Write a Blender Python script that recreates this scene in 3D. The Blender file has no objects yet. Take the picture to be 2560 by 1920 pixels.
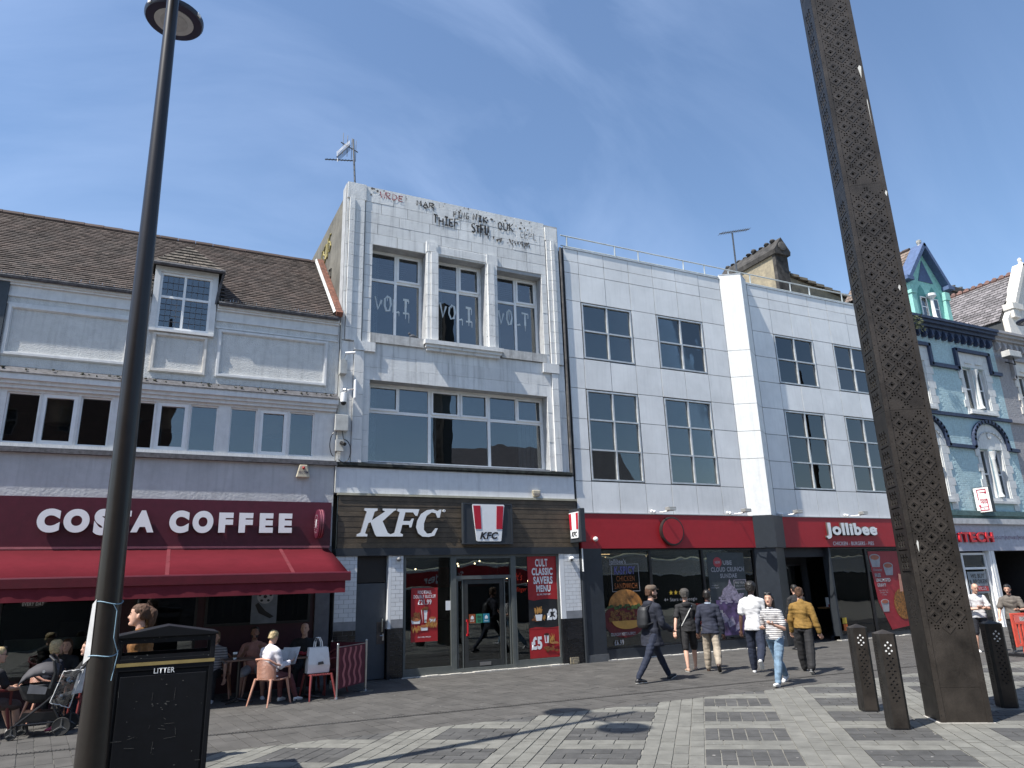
import bpy, bmesh, math, random
from mathutils import Vector, Matrix
random.seed(7)
SC = bpy.context.scene
COL = SC.collection
R = math.radians
# ---------------------------------------------------------------- camera, sky, sun, exposure
cam = bpy.data.cameras.new('camera'); camo = bpy.data.objects.new('camera', cam); COL.objects.link(camo)
cam.sensor_width = 36.0; cam.lens = 36.0*1764.66/2560.0; cam.clip_start = 0.1; cam.clip_end = 3000
def cam_matrix(yaw, pitch, roll, loc):
    cy, sy, cp, sp = math.cos(yaw), math.sin(yaw), math.cos(pitch), math.sin(pitch)
    f = Vector((sy*cp, cy*cp, sp)); r = Vector((cy, -sy, 0)); u = r.cross(f)
    r2 = math.cos(roll)*r + math.sin(roll)*u; u2 = -math.sin(roll)*r + math.cos(roll)*u
    m = Matrix((r2, u2, -f)).transposed().to_4x4(); m.translation = Vector(loc); return m
camo.matrix_world = cam_matrix(0.45478, 0.278666, -0.0311757, (0, 0, 1.98))
SC.camera = camo
SUN = Vector((0.675, 0.143, -1.0)).normalized()          # direction the light travels
world = bpy.data.worlds.new('World'); SC.world = world; world.use_nodes = True
def build_world():
    nt = world.node_tree; nt.nodes.clear(); N = nt.nodes.new; L = nt.links.new
    out = N('ShaderNodeOutputWorld'); bg = N('ShaderNodeBackground'); sky = N('ShaderNodeTexSky')
    sky.sky_type = 'NISHITA'; sky.sun_disc = False
    sky.sun_elevation = math.asin(-SUN.z); sky.sun_rotation = math.atan2(-SUN.x, -SUN.y)
    sky.air_density = 1.15; sky.dust_density = .7; sky.ozone_density = 4.0
    tc = N('ShaderNodeTexCoord'); mp = N('ShaderNodeMapping'); mp.inputs['Rotation'].default_value = (0.2, 0.5, 0.9)
    mp.inputs['Scale'].default_value = (1.0, 4.5, 1.6)
    n1 = N('ShaderNodeTexNoise'); n1.inputs['Scale'].default_value = 1.7; n1.inputs['Detail'].default_value = 9; n1.inputs['Roughness'].default_value = .55
    n1.inputs['Distortion'].default_value = .6
    n2 = N('ShaderNodeTexNoise'); n2.inputs['Scale'].default_value = 1.1; n2.inputs['Detail'].default_value = 3
    cr = N('ShaderNodeMapRange'); cr.inputs['From Min'].default_value = .40; cr.inputs['From Max'].default_value = .85
    cr.inputs['To Max'].default_value = .27
    cr2 = N('ShaderNodeMapRange'); cr2.inputs['From Min'].default_value = .38; cr2.inputs['From Max'].default_value = .62
    mu = N('ShaderNodeMath'); mu.operation = 'MULTIPLY'
    mix = N('ShaderNodeMix'); mix.data_type = 'RGBA'; mix.inputs['B'].default_value = (5.0, 6.1, 8.4, 1)
    L(tc.outputs['Generated'], mp.inputs['Vector']); L(mp.outputs[0], n1.inputs['Vector']); L(tc.outputs['Generated'], n2.inputs['Vector'])
    L(n1.outputs['Fac'], cr.inputs['Value']); L(n2.outputs['Fac'], cr2.inputs['Value'])
    L(cr.outputs[0], mu.inputs[0]); L(cr2.outputs[0], mu.inputs[1]); L(mu.outputs[0], mix.inputs['Factor'])
    L(sky.outputs[0], mix.inputs['A']); L(mix.outputs['Result'], bg.inputs['Color']); L(bg.outputs[0], out.inputs[0])
    bg.inputs['Strength'].default_value = 0.098
build_world()
sd = bpy.data.lights.new('sun', 'SUN'); sd.energy = 4.3; sd.angle = R(0.53); sd.color = (1.0, 0.955, 0.88)
so = bpy.data.objects.new('sun', sd); COL.objects.link(so); so.rotation_euler = SUN.to_track_quat('-Z', 'Y').to_euler()
so.location = (-30, -10, 40)
vs = SC.view_settings; vs.view_transform = 'Standard'; vs.look = 'None'; vs.gamma = 1; vs.use_curve_mapping = False; vs.exposure = 0.98
SC.render.engine = 'CYCLES'

# ---------------------------------------------------------------- materials
MATS = {}
def mat(name, col=(.5, .5, .5), rough=.7, metal=0, spec=.5, var=.12, scale=6, streak=0, bump=0, bscale=60, rnd=0, col2=None, emit=0, stripes=None, island=0, coat=0, speck=0, blot=0):
    if name in MATS: return MATS[name]
    m = bpy.data.materials.new(name); m.use_nodes = True; nt = m.node_tree; N = nt.nodes.new; L = nt.links.new
    b = nt.nodes['Principled BSDF']; b.inputs['Roughness'].default_value = rough; b.inputs['Metallic'].default_value = metal
    b.inputs['Specular IOR Level'].default_value = spec; b.inputs['Coat Weight'].default_value = coat
    g = N('ShaderNodeNewGeometry'); c = tuple(col)+(1,)
    cur = None
    def mixc(fac, A, B, bt='MIX'):
        x = N('ShaderNodeMix'); x.data_type = 'RGBA'; x.blend_type = bt
        if isinstance(fac, float): x.inputs['Factor'].default_value = fac
        else: L(fac, x.inputs['Factor'])
        for s, v in (('A', A), ('B', B)):
            if isinstance(v, tuple): x.inputs[s].default_value = v
            else: L(v, x.inputs[s])
        return x.outputs['Result']
    n = N('ShaderNodeTexNoise'); n.inputs['Scale'].default_value = scale; n.inputs['Detail'].default_value = 6; n.inputs['Roughness'].default_value = .65
    L(g.outputs['Position'], n.inputs['Vector'])
    r = N('ShaderNodeMapRange'); r.inputs['From Min'].default_value = .3; r.inputs['From Max'].default_value = .7
    L(n.outputs['Fac'], r.inputs['Value'])
    c2 = tuple(col2)+(1,) if col2 else tuple(max(0, v*(1-2.2*var)) for v in col)+(1,)
    hi = c if col2 else tuple(min(1, v*(1+var*.6)) for v in col)+(1,)
    cur = mixc(r.outputs[0], c2, hi)
    if stripes:   # printed stripes: (period, duty, colour, axis)
        sx = N('ShaderNodeSeparateXYZ'); L(g.outputs['Position'], sx.inputs[0])
        a = N('ShaderNodeMath'); a.operation = 'DIVIDE'; L(sx.outputs[stripes[3]], a.inputs[0]); a.inputs[1].default_value = stripes[0]
        f = N('ShaderNodeMath'); f.operation = 'FRACT'; L(a.outputs[0], f.inputs[0])
        q = N('ShaderNodeMath'); q.operation = 'LESS_THAN'; L(f.outputs[0], q.inputs[0]); q.inputs[1].default_value = stripes[1]
        cur = mixc(q.outputs[0], cur, tuple(stripes[2])+(1,))
    if streak:
        mp = N('ShaderNodeMapping'); mp.inputs['Scale'].default_value = (9, 9, .7); L(g.outputs['Position'], mp.inputs['Vector'])
        n3 = N('ShaderNodeTexNoise'); n3.inputs['Scale'].default_value = 1.3; n3.inputs['Detail'].default_value = 7; L(mp.outputs[0], n3.inputs['Vector'])
        r3 = N('ShaderNodeMapRange'); r3.inputs['From Min'].default_value = .5; r3.inputs['From Max'].default_value = .78; r3.inputs['To Max'].default_value = streak
        L(n3.outputs['Fac'], r3.inputs['Value'])
        cur = mixc(r3.outputs[0], cur, tuple(v*.34 for v in col)+(1,))
    if blot:
        n5 = N('ShaderNodeTexNoise'); n5.inputs['Scale'].default_value = .75; n5.inputs['Detail'].default_value = 10; n5.inputs['Roughness'].default_value = .7; L(g.outputs['Position'], n5.inputs['Vector'])
        r5 = N('ShaderNodeMapRange'); r5.inputs['From Min'].default_value = .46; r5.inputs['From Max'].default_value = .68; r5.inputs['To Max'].default_value = blot
        L(n5.outputs['Fac'], r5.inputs['Value']); cur = mixc(r5.outputs[0], cur, tuple(v*.35 for v in col)+(1,))
    if speck:
        n4 = N('ShaderNodeTexNoise'); n4.inputs['Scale'].default_value = 23; n4.inputs['Detail'].default_value = 8; n4.inputs['Roughness'].default_value = .8; L(g.outputs['Position'], n4.inputs['Vector'])
        r4 = N('ShaderNodeMapRange'); r4.inputs['From Min'].default_value = .64; r4.inputs['From Max'].default_value = .72; r4.inputs['To Max'].default_value = speck
        L(n4.outputs['Fac'], r4.inputs['Value']); cur = mixc(r4.outputs[0], cur, (.55, .53, .5, 1))
    if rnd or island:
        oi = N('ShaderNodeObjectInfo'); ad = N('ShaderNodeMath'); ad.operation = 'ADD'
        L(oi.outputs['Random'], ad.inputs[0])
        if island: L(g.outputs['Random Per Island'], ad.inputs[1])
        else: ad.inputs[1].default_value = 0
        fr = N('ShaderNodeMath'); fr.operation = 'FRACT'; L(ad.outputs[0], fr.inputs[0])
        rr = N('ShaderNodeMapRange'); amt = rnd or island; rr.inputs['To Min'].default_value = 1-amt; rr.inputs['To Max'].default_value = 1+amt*.6
        L(fr.outputs[0], rr.inputs['Value'])
        hs = N('ShaderNodeHueSaturation'); L(cur, hs.inputs['Color']); L(rr.outputs[0], hs.inputs['Value']); cur = hs.outputs[0]
    L(cur, b.inputs['Base Color'])
    if bump:
        nb = N('ShaderNodeTexNoise'); nb.inputs['Scale'].default_value = bscale; nb.inputs['Detail'].default_value = 5; L(g.outputs['Position'], nb.inputs['Vector'])
        bp = N('ShaderNodeBump'); bp.inputs['Strength'].default_value = bump; bp.inputs['Distance'].default_value = .02
        L(nb.outputs['Fac'], bp.inputs['Height']); L(bp.outputs[0], b.inputs['Normal'])
    if emit:
        b.inputs['Emission Color'].default_value = c; b.inputs['Emission Strength'].default_value = emit
    MATS[name] = m; return m
def glass(name, tint=(.75, .8, .82), ior=1.5, boost=.06, rough=0.0):
    if name in MATS: return MATS[name]
    m = bpy.data.materials.new(name); m.use_nodes = True; nt = m.node_tree; nt.nodes.clear(); N = nt.nodes.new; L = nt.links.new
    o = N('ShaderNodeOutputMaterial'); mx = N('ShaderNodeMixShader'); t = N('ShaderNodeBsdfTransparent'); gl = N('ShaderNodeBsdfGlossy')
    t.inputs['Color'].default_value = tint+(1,); gl.inputs['Roughness'].default_value = rough; gl.inputs['Color'].default_value = (.9, .93, .95, 1)
    fr = N('ShaderNodeFresnel'); fr.inputs['IOR'].default_value = ior; ad = N('ShaderNodeMath'); ad.operation = 'ADD'; ad.inputs[1].default_value = boost; ad.use_clamp = True
    L(fr.outputs[0], ad.inputs[0]); L(ad.outputs[0], mx.inputs[0]); L(t.outputs[0], mx.inputs[1]); L(gl.outputs[0], mx.inputs[2]); L(mx.outputs[0], o.inputs[0])
    nz = N('ShaderNodeTexNoise'); nz.inputs['Scale'].default_value = .9; g = N('ShaderNodeNewGeometry'); L(g.outputs['Position'], nz.inputs['Vector'])
    bp = N('ShaderNodeBump'); bp.inputs['Strength'].default_value = .09; bp.inputs['Distance'].default_value = .05; L(nz.outputs['Fac'], bp.inputs['Height'])
    L(bp.outputs[0], gl.inputs['Normal'])
    MATS[name] = m; return m
WHITE = mat('white_paint', (.67, .675, .67), .6, var=.06, streak=.22)
STONE = mat('painted_stone', (.71, .715, .705), .75, var=.08, scale=3, streak=.5, blot=.22, bump=.25, bscale=25, rnd=.05)
STONEJ = mat('stone_joint', (.36, .37, .38), .9)
STUCCO = mat('white_stucco', (.63, .635, .62), .9, var=.07, streak=.30, blot=.12, bump=1.0, bscale=38)
GREYW = mat('grey_render', (.47, .48, .49), .85, var=.09, scale=1.6, streak=.25, bump=.5, bscale=14)
LEAD = mat('lead_flashing', (.10, .10, .11), .7, var=.3, scale=12, bump=.5)
UPVC = mat('window_frame_white', (.78, .79, .79), .35, var=.03)
BURG = mat('burgundy_panel', (.075, .008, .02), .4, var=.1)
AWN = mat('awning_cloth', (.105, .010, .017), .9, spec=.1, var=.07, scale=2, streak=.1, speck=.05)
AWND = mat('awning_bar', (.09, .006, .014), .4)
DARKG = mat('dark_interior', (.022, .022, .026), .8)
CHAR = mat('charcoal_paint', (.026, .031, .038), .5, var=.08)
TILE = mat('clay_roof_tile', (.088, .064, .054), .9, var=.22, scale=1.6, island=.38, col2=(.058, .048, .042), speck=.3)
BRICK = mat('orange_brick', (.19, .078, .05), .9, var=.25, rnd=.2)
CEM = mat('cement_render', (.145, .137, .115), .95, var=.25, scale=1.3, streak=.5, bump=.5, bscale=10)
PANEL = mat('metal_cladding', (.755, .76, .755), .45, var=.06, scale=.9, streak=.13, rnd=.05, blot=.12, spec=.5)
ALU = mat('aluminium_frame', (.55, .57, .58), .4, metal=.3)
RED = mat('red_fascia', (.34, .011, .018), .5, var=.05)
REDP = mat('red_print', (.34, .014, .018), .5, var=.05)
BLK = mat('black_paint', (.012, .012, .014), .35)
INK = mat('black_print', (.015, .015, .017), .5)
LET = mat('white_sign_face', (.72, .74, .76), .4, var=.02)
LETS = mat('sign_return_grey', (.12, .12, .13), .4)
WOODB = mat('brown_board', (.095, .072, .048), .6, var=.22, scale=4, rnd=.16, bump=.2, bscale=30)
GBRICK = mat('white_glazed_brick', (.66, .68, .70), .25, var=.03, rnd=.05)
KBRICK = mat('black_glazed_brick', (.018, .019, .022), .2, rnd=.3)
GFRAME = mat('grey_green_metal', (.10, .11, .105), .45, var=.08)
DOORG = mat('grey_door_paint', (.055, .065, .078), .5, var=.08)
STEEL = mat('brushed_steel', (.55, .56, .57), .28, metal=1)
BRONZE = mat('bronze_patina', (.058, .049, .042), .5, metal=.45, var=.3, scale=2.2, streak=.25, bump=.15, bscale=40)
BRONZED = mat('bronze_dark', (.028, .025, .022), .5, metal=.4, var=.3)
POLE = mat('lamp_post_paint', (.016, .012, .010), .3, var=.15, spec=.5)
BIN = mat('bin_paint', (.005, .006, .009), .55, var=.15, speck=.04, spec=.25)
GOLD = mat('gold_band', (.36, .27, .10), .5)
TURQ = mat('turquoise_brick_paint', (.42, .565, .595), .85, var=.06, streak=.22, blot=.15, island=.06, bump=.12, bscale=22)
TURQL = mat('mint_paint', (.28, .58, .52), .7, var=.1, streak=.25)
NAVY = mat('navy_paint', (.028, .045, .095), .6, var=.2, streak=.2)
NAVY2 = mat('blue_slope_paint', (.075, .12, .235), .6, var=.15, speck=.4)
GREYB = mat('grey_brick_paint', (.33, .32, .33), .85, var=.08, streak=.2, bump=.15, bscale=22)
CREAM = mat('cream_stone_paint', (.66, .63, .58), .7, var=.08, streak=.3)
SLATE = mat('slate_tile', (.15, .14, .145), .7, var=.2, island=.45)
RUBBLE = mat('rubble_stone', (.33, .28, .19), .95, var=.4, scale=3.5, col2=(.17, .15, .115), bump=.8, bscale=8)
SOOT_SHADE = mat('soot_shade_stone', (.06, .056, .052), .95, var=.4, scale=3)  # soot on cap and ridge; painted shade on the chimney's front end
LAV = mat('lavender_grey_fascia', (.42, .43, .50), .5)
PANE = glass('window_glass', (.55, .58, .59), 1.45, .10)
PANED = glass('shop_glass', (.62, .66, .66), 1.5, .035)
CURT = mat('curtain_cloth', (.68, .72, .74), .9)
SKIN = mat('skin', (.56, .33, .24), .55, var=.06)
SKIND = mat('skin_dark', (.10, .05, .035), .5, var=.06)

# scratch scene in which text and remeshed bodies are turned into plain meshes (removed at the end)
TMP = bpy.data.scenes.new('scratch')
def baked(o):
    TMP.collection.objects.link(o)
    with bpy.context.temp_override(scene=TMP, view_layer=TMP.view_layers[0]):
        dg = bpy.context.evaluated_depsgraph_get(); dg.update(); me = bpy.data.meshes.new_from_object(o.evaluated_get(dg))
    TMP.collection.objects.unlink(o); return me
# ---------------------------------------------------------------- mesh helpers
class MB:
    def __init__(s): s.v = []; s.f = []
    def quad(s, *p):
        n = len(s.v); s.v += [tuple(q) for q in p]; s.f.append(tuple(range(n, n+len(p)))); return s
    def box(s, x0, x1, y0, y1, z0, z1, M=None):
        n = len(s.v); P = [(x0, y0, z0), (x1, y0, z0), (x1, y1, z0), (x0, y1, z0), (x0, y0, z1), (x1, y0, z1), (x1, y1, z1), (x0, y1, z1)]
        if M: P = [tuple(M @ Vector(p)) for p in P]
        s.v += P; s.f += [tuple(n+i for i in q) for q in ((0, 3, 2, 1), (4, 5, 6, 7), (0, 1, 5, 4), (1, 2, 6, 5), (2, 3, 7, 6), (3, 0, 4, 7))]; return s
    def tube(s, pts, r, n=8, cap=True):
        pts = [Vector(p) for p in pts]; rs = r if isinstance(r, (list, tuple)) else [r]*len(pts); b = len(s.v)
        for i, p in enumerate(pts):
            d = (pts[min(i+1, len(pts)-1)]-pts[max(i-1, 0)]).normalized()
            a = d.cross(Vector((0, 0, 1)) if abs(d.z) < .9 else Vector((1, 0, 0))).normalized(); c = d.cross(a)
            for k in range(n):
                t = 2*math.pi*k/n; s.v.append(tuple(p+(a*math.cos(t)+c*math.sin(t))*rs[i]))
        for i in range(len(pts)-1):
            for k in range(n): s.f.append((b+i*n+k, b+i*n+(k+1) % n, b+(i+1)*n+(k+1) % n, b+(i+1)*n+k))
        if cap: s.f.append(tuple(b+k for k in range(n))[::-1]); s.f.append(tuple(b+(len(pts)-1)*n+k for k in range(n)))
        return s
    def prism(s, poly, O, U, V, W):     # polygon (u,v) extruded by vector W
        O, U, V, W = map(Vector, (O, U, V, W)); n = len(s.v); k = len(poly)
        A = [O+U*a+V*b for a, b in poly]; s.v += [tuple(p) for p in A]+[tuple(p+W) for p in A]
        s.f.append(tuple(range(n, n+k))); s.f.append(tuple(range(n+2*k-1, n+k-1, -1)))
        for i in range(k): s.f.append((n+i, n+(i+1) % k, n+k+(i+1) % k, n+k+i))
        return s
    def lathe(s, prof, O=(0, 0, 0), n=20, axis=(0, 0, 1)):
        O = Vector(O); ax = Vector(axis).normalized(); a = ax.orthogonal().normalized(); c = ax.cross(a); b = len(s.v)
        for r, h in prof:
            for k in range(n):
                t = 2*math.pi*k/n; s.v.append(tuple(O+ax*h+(a*math.cos(t)+c*math.sin(t))*max(r, 1e-4)))
        for i in range(len(prof)-1):
            for k in range(n): s.f.append((b+i*n+k, b+i*n+(k+1) % n, b+(i+1)*n+(k+1) % n, b+(i+1)*n+k))
        s.f.append(tuple(b+k for k in range(n))[::-1]); s.f.append(tuple(b+(len(prof)-1)*n+k for k in range(n))); return s
    def ball(s, c, rx, ry=None, rz=None, n=10, m=7):
        ry = ry or rx; rz = rz or rx; b = len(s.v)
        for i in range(m+1):
            t = math.pi*i/m; rr = max(math.sin(t), .02)
            for k in range(n): a = 2*math.pi*k/n; s.v.append((c[0]+rx*rr*math.cos(a), c[1]+ry*rr*math.sin(a), c[2]+rz*math.cos(t)))
        for i in range(m):
            for k in range(n): s.f.append((b+i*n+k, b+(i+1)*n+k, b+(i+1)*n+(k+1) % n, b+i*n+(k+1) % n))
        return s
    def build(s, name, m, parent=None, smooth=False, **kw):
        me = bpy.data.meshes.new(name); me.from_pydata(s.v, [], s.f)
        bm = bmesh.new(); bm.from_mesh(me); bmesh.ops.recalc_face_normals(bm, faces=bm.faces); bm.to_mesh(me); bm.free()
        if isinstance(m, (list, tuple)):
            for q in m: me.materials.append(q)
        else: me.materials.append(m)
        o = bpy.data.objects.new(name, me); COL.objects.link(o)
        if smooth:
            me.polygons.foreach_set('use_smooth', [True]*len(me.polygons))
            me.set_sharp_from_angle(angle=R(40))
        adopt(o, parent)
        for k, v in kw.items(): o[k] = v
        return o
WLOC = {}
def adopt(o, parent):
    if parent is not None:
        o.parent = parent
        t = WLOC.get(parent.name, Vector((0, 0, 0))); o.matrix_parent_inverse = Matrix.Translation(-t)
    WLOC[o.name] = WLOC.get(o.name, Vector((0, 0, 0)))
def thing(name, label, cat, loc=(0, 0, 0), group=None):
    o = bpy.data.objects.new(name, None); COL.objects.link(o); o.location = loc; WLOC[o.name] = Vector(loc)
    o['label'] = label; o['category'] = cat
    if group: o['group'] = group
    return o
def tag(o, label, cat, group=None):
    o['label'] = label; o['category'] = cat
    if group: o['group'] = group
    return o
def copy_tree(o, delta, label=None, parent=None):
    c = o.copy(); COL.objects.link(c)
    if parent is None: c.location = Vector(o.location)+Vector(delta)
    else: c.parent = parent
    if label: c['label'] = label
    for ch in o.children: copy_tree(ch, delta, None, c)
    return c
def bevel(o, w=.01, seg=2):
    m = o.modifiers.new('bevel', 'BEVEL'); m.width = w; m.segments = seg; m.limit_method = 'ANGLE'; return o
CUBE = None
def piece(name, x0, x1, y0, y1, z0, z1, m, parent):     # a cheap box piece sharing one unit mesh per material
    key = 'unit_'+m.name; me = bpy.data.meshes.get(key)
    if not me:
        b = MB().box(-.5, .5, -.5, .5, -.5, .5); me = bpy.data.meshes.new(key); me.from_pydata(b.v, [], b.f); me.materials.append(m)
    o = bpy.data.objects.new(name, me); COL.objects.link(o); o.parent = parent
    t = WLOC.get(parent.name, Vector((0, 0, 0)))
    o.location = Vector(((x0+x1)/2, (y0+y1)/2, (z0+z1)/2))-t; o.scale = (abs(x1-x0), abs(y1-y0), abs(z1-z0)); return o
def gridwall(x0, x1, z0, z1, yf, yb, holes):
    xs = sorted({x0, x1, *[min(max(v, x0), x1) for h in holes for v in h[:2]]}); zs = sorted({z0, z1, *[min(max(v, z0), z1) for h in holes for v in h[2:]]})
    def solid(i, j):
        if i < 0 or j < 0 or i >= len(xs)-1 or j >= len(zs)-1: return False
        cx, cz = (xs[i]+xs[i+1])/2, (zs[j]+zs[j+1])/2
        return not any(h[0] < cx < h[1] and h[2] < cz < h[3] for h in holes)
    b = MB()
    for i in range(len(xs)-1):
        for j in range(len(zs)-1):
            if not solid(i, j): continue
            X0, X1, Z0, Z1 = xs[i], xs[i+1], zs[j], zs[j+1]
            b.quad((X0, yf, Z0), (X1, yf, Z0), (X1, yf, Z1), (X0, yf, Z1)); b.quad((X1, yb, Z0), (X0, yb, Z0), (X0, yb, Z1), (X1, yb, Z1))
            if not solid(i-1, j): b.quad((X0, yb, Z0), (X0, yf, Z0), (X0, yf, Z1), (X0, yb, Z1))
            if not solid(i+1, j): b.quad((X1, yf, Z0), (X1, yb, Z0), (X1, yb, Z1), (X1, yf, Z1))
            if not solid(i, j-1): b.quad((X0, yb, Z0), (X1, yb, Z0), (X1, yf, Z0), (X0, yf, Z0))
            if not solid(i, j+1): b.quad((X0, yf, Z1), (X1, yf, Z1), (X1, yb, Z1), (X0, yb, Z1))
    return b
def welded(o):
    bm = bmesh.new(); bm.from_mesh(o.data); bmesh.ops.remove_doubles(bm, verts=bm.verts, dist=1e-4); bmesh.ops.recalc_face_normals(bm, faces=bm.faces); bm.to_mesh(o.data); bm.free(); return o
def hwall(name, m, parent, *a): return welded(gridwall(*a).build(name, m, parent))
def frame(x0, x1, z0, z1, y0, y1, w, mx=(), mz=()):
    b = MB(); b.box(x0, x0+w, y0, y1, z0, z1); b.box(x1-w, x1, y0, y1, z0, z1)
    b.box(x0+w, x1-w, y0, y1, z1-w, z1); b.box(x0+w, x1-w, y0, y1, z0, z0+w)
    for x in mx: b.box(x-w/2, x+w/2, y0+.004, y1-.004, z0+w, z1-w)
    for z in mz: b.box(x0+w, x1-w, y0+.008, y1-.008, z-w/2, z+w/2)
    return b
def text(s, O, U, V, w, h, m, parent, depth=.0, bold=0.0, shear=0, sp=1.12, name='lettering', sidemat=None, N=None):
    """flat or raised lettering fitted to the rectangle w x h with lower left corner O, reading along U, up along V"""
    cu = bpy.data.curves.new('t', 'FONT'); cu.body = s; cu.size = 1; cu.offset = bold; cu.shear = shear; cu.resolution_u = 8 if len(s) == 1 else 3; cu.space_line = .95; cu.space_character = sp; cu.align_x = 'CENTER'
    if depth: cu.extrude = .1
    to = bpy.data.objects.new('t', cu); me = baked(to)
    bpy.data.objects.remove(to); bpy.data.curves.remove(cu)
    if not len(me.vertices): return None
    xs = [v.co.x for v in me.vertices]; ys = [v.co.y for v in me.vertices]; x0, x1, y0, y1 = min(xs), max(xs), min(ys), max(ys)
    O, U, V = Vector(O), Vector(U).normalized(), Vector(V).normalized(); W = U.cross(V)
    for v in me.vertices:
        c = v.co; v.co = O+U*((c.x-x0)/(x1-x0)*w)+V*((c.y-y0)/(y1-y0)*h)+W*((c.z+.1)/.2*depth if depth else 0)
    me.materials.clear(); me.materials.append(m)
    if sidemat:
        me.materials.append(sidemat)
        for p in me.polygons:
            if p.normal.length and abs(Vector(p.normal).dot(W)) < .5: p.material_index = 1
    me.name = name; o = bpy.data.objects.new(name, me); COL.objects.link(o); adopt(o, parent); return o
STROKES = dict(T=[[(0, 1), (1, .98)], [(.5, .98), (.48, 0)]], H=[[(0, 1), (.02, 0)], [(.9, 1), (.92, 0)], [(0, .52), (.9, .5)]], I=[[(.1, 1), (.9, .98)], [(.5, .98), (.5, .02)], [(.1, 0), (.95, .03)]],
    E=[[(.9, 1), (.05, .97), (.02, .02), (.95, 0)], [(.04, .5), (.7, .52)]], F=[[(.9, 1), (.05, .97), (.02, 0)], [(.04, .5), (.7, .52)]], S=[[(.9, .9), (.5, 1), (.1, .85), (.15, .6), (.8, .42), (.9, .15), (.5, 0), (.05, .1)]],
    U=[[(0, 1), (.05, .2), (.3, 0), (.7, .02), (.9, .3), (.92, 1)]], V=[[(0, 1), (.4, 0), (.9, .8)]], O=[[(.5, 1), (.12, .8), (.05, .35), (.35, 0), (.75, .08), (.95, .5), (.8, .9), (.42, .98)]], L=[[(.1, 1), (.06, 0), (.9, .06)]],
    W=[[(0, 1), (.22, 0), (.5, .7), (.75, 0), (1, 1)]], R=[[(0, 0), (.03, 1), (.7, .95), (.75, .6), (.05, .5), (.85, 0)]], D=[[(.02, 0), (.04, 1), (.7, .8), (.85, .4), (.5, .05), (.02, 0)]], M=[[(0, 0), (.08, 1), (.45, .4), (.85, 1), (.92, 0)]],
    A=[[(0, 0), (.45, 1), (.9, 0)], [(.2, .4), (.75, .4)]], N=[[(0, 0), (.05, 1), (.85, 0), (.9, 1)]], K=[[(.05, 1), (.05, 0)], [(.8, 1), (.08, .5), (.9, 0)]], C=[[(.9, .9), (.4, 1), (.05, .5), (.3, .03), (.9, .08)]], P=[[(0, 0), (.05, 1), (.8, .9), (.75, .55), (.05, .48)]], G=[[(.9, .9), (.4, 1), (.05, .5), (.3, .03), (.9, .1), (.88, .45), (.5, .45)]])
STROKES['1'] = STROKES['I']
def spray(s, x0, x1, z0, z1, y, m, parent, r=.014, seed=1, drips=.5, name='graffiti', face=None):   # hand sprayed letters as strokes
    rn = random.Random(seed); b = MB(); w = (x1-x0)/len(s); P3 = face or (lambda x, z: (x, y, z))
    for i, ch in enumerate(s):
        sx, sz, tz = w*rn.uniform(.68, .86), (z1-z0)*rn.uniform(.85, 1.1), rn.uniform(-.06, .06)*(z1-z0)
        for st in STROKES.get(ch, []):
            p = [P3(x0+i*w+u*sx+rn.uniform(-.03, .03)*w, z0+tz+v*sz+rn.uniform(-.03, .03)*(z1-z0)) for u, v in st]; b.tube(p, [r*rn.uniform(.7, 1.3) for _ in p], 5)
            if rn.random() < drips: u, v = st[-1]; q = (x0+i*w+u*sx, z0+tz+v*sz); b.tube([P3(*q), P3(q[0], q[1]-(z1-z0)*rn.uniform(.2, .7))], [r*.5, r*.2], 4)
    o = b.build(name, m, parent)
    for v in o.data.vertices:
        if not face: v.co.y = y+(v.co.y-y)*.12
    return o
X, Y, Z = Vector((1, 0, 0)), Vector((0, 1, 0)), Vector((0, 0, 1))
def ft(s, x0, x1, z0, z1, y, m, parent, **k): return text(s, (x0, y, z0), X, Z, x1-x0, z1-z0, m, parent, **k)
def flat(poly, y, m, parent, name='print', th=.002):   # printed shape on a wall plane
    return MB().prism(poly, (0, y, 0), X, Z, (0, -th, 0)).build(name, m, parent)
def ell(cx, cz, rx, rz, n=20, a0=0, a1=360): return [(cx+rx*math.cos(R(a0+(a1-a0)*i/n)), cz+rz*math.sin(R(a0+(a1-a0)*i/n))) for i in range(n+(a1-a0 < 360))]
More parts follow.
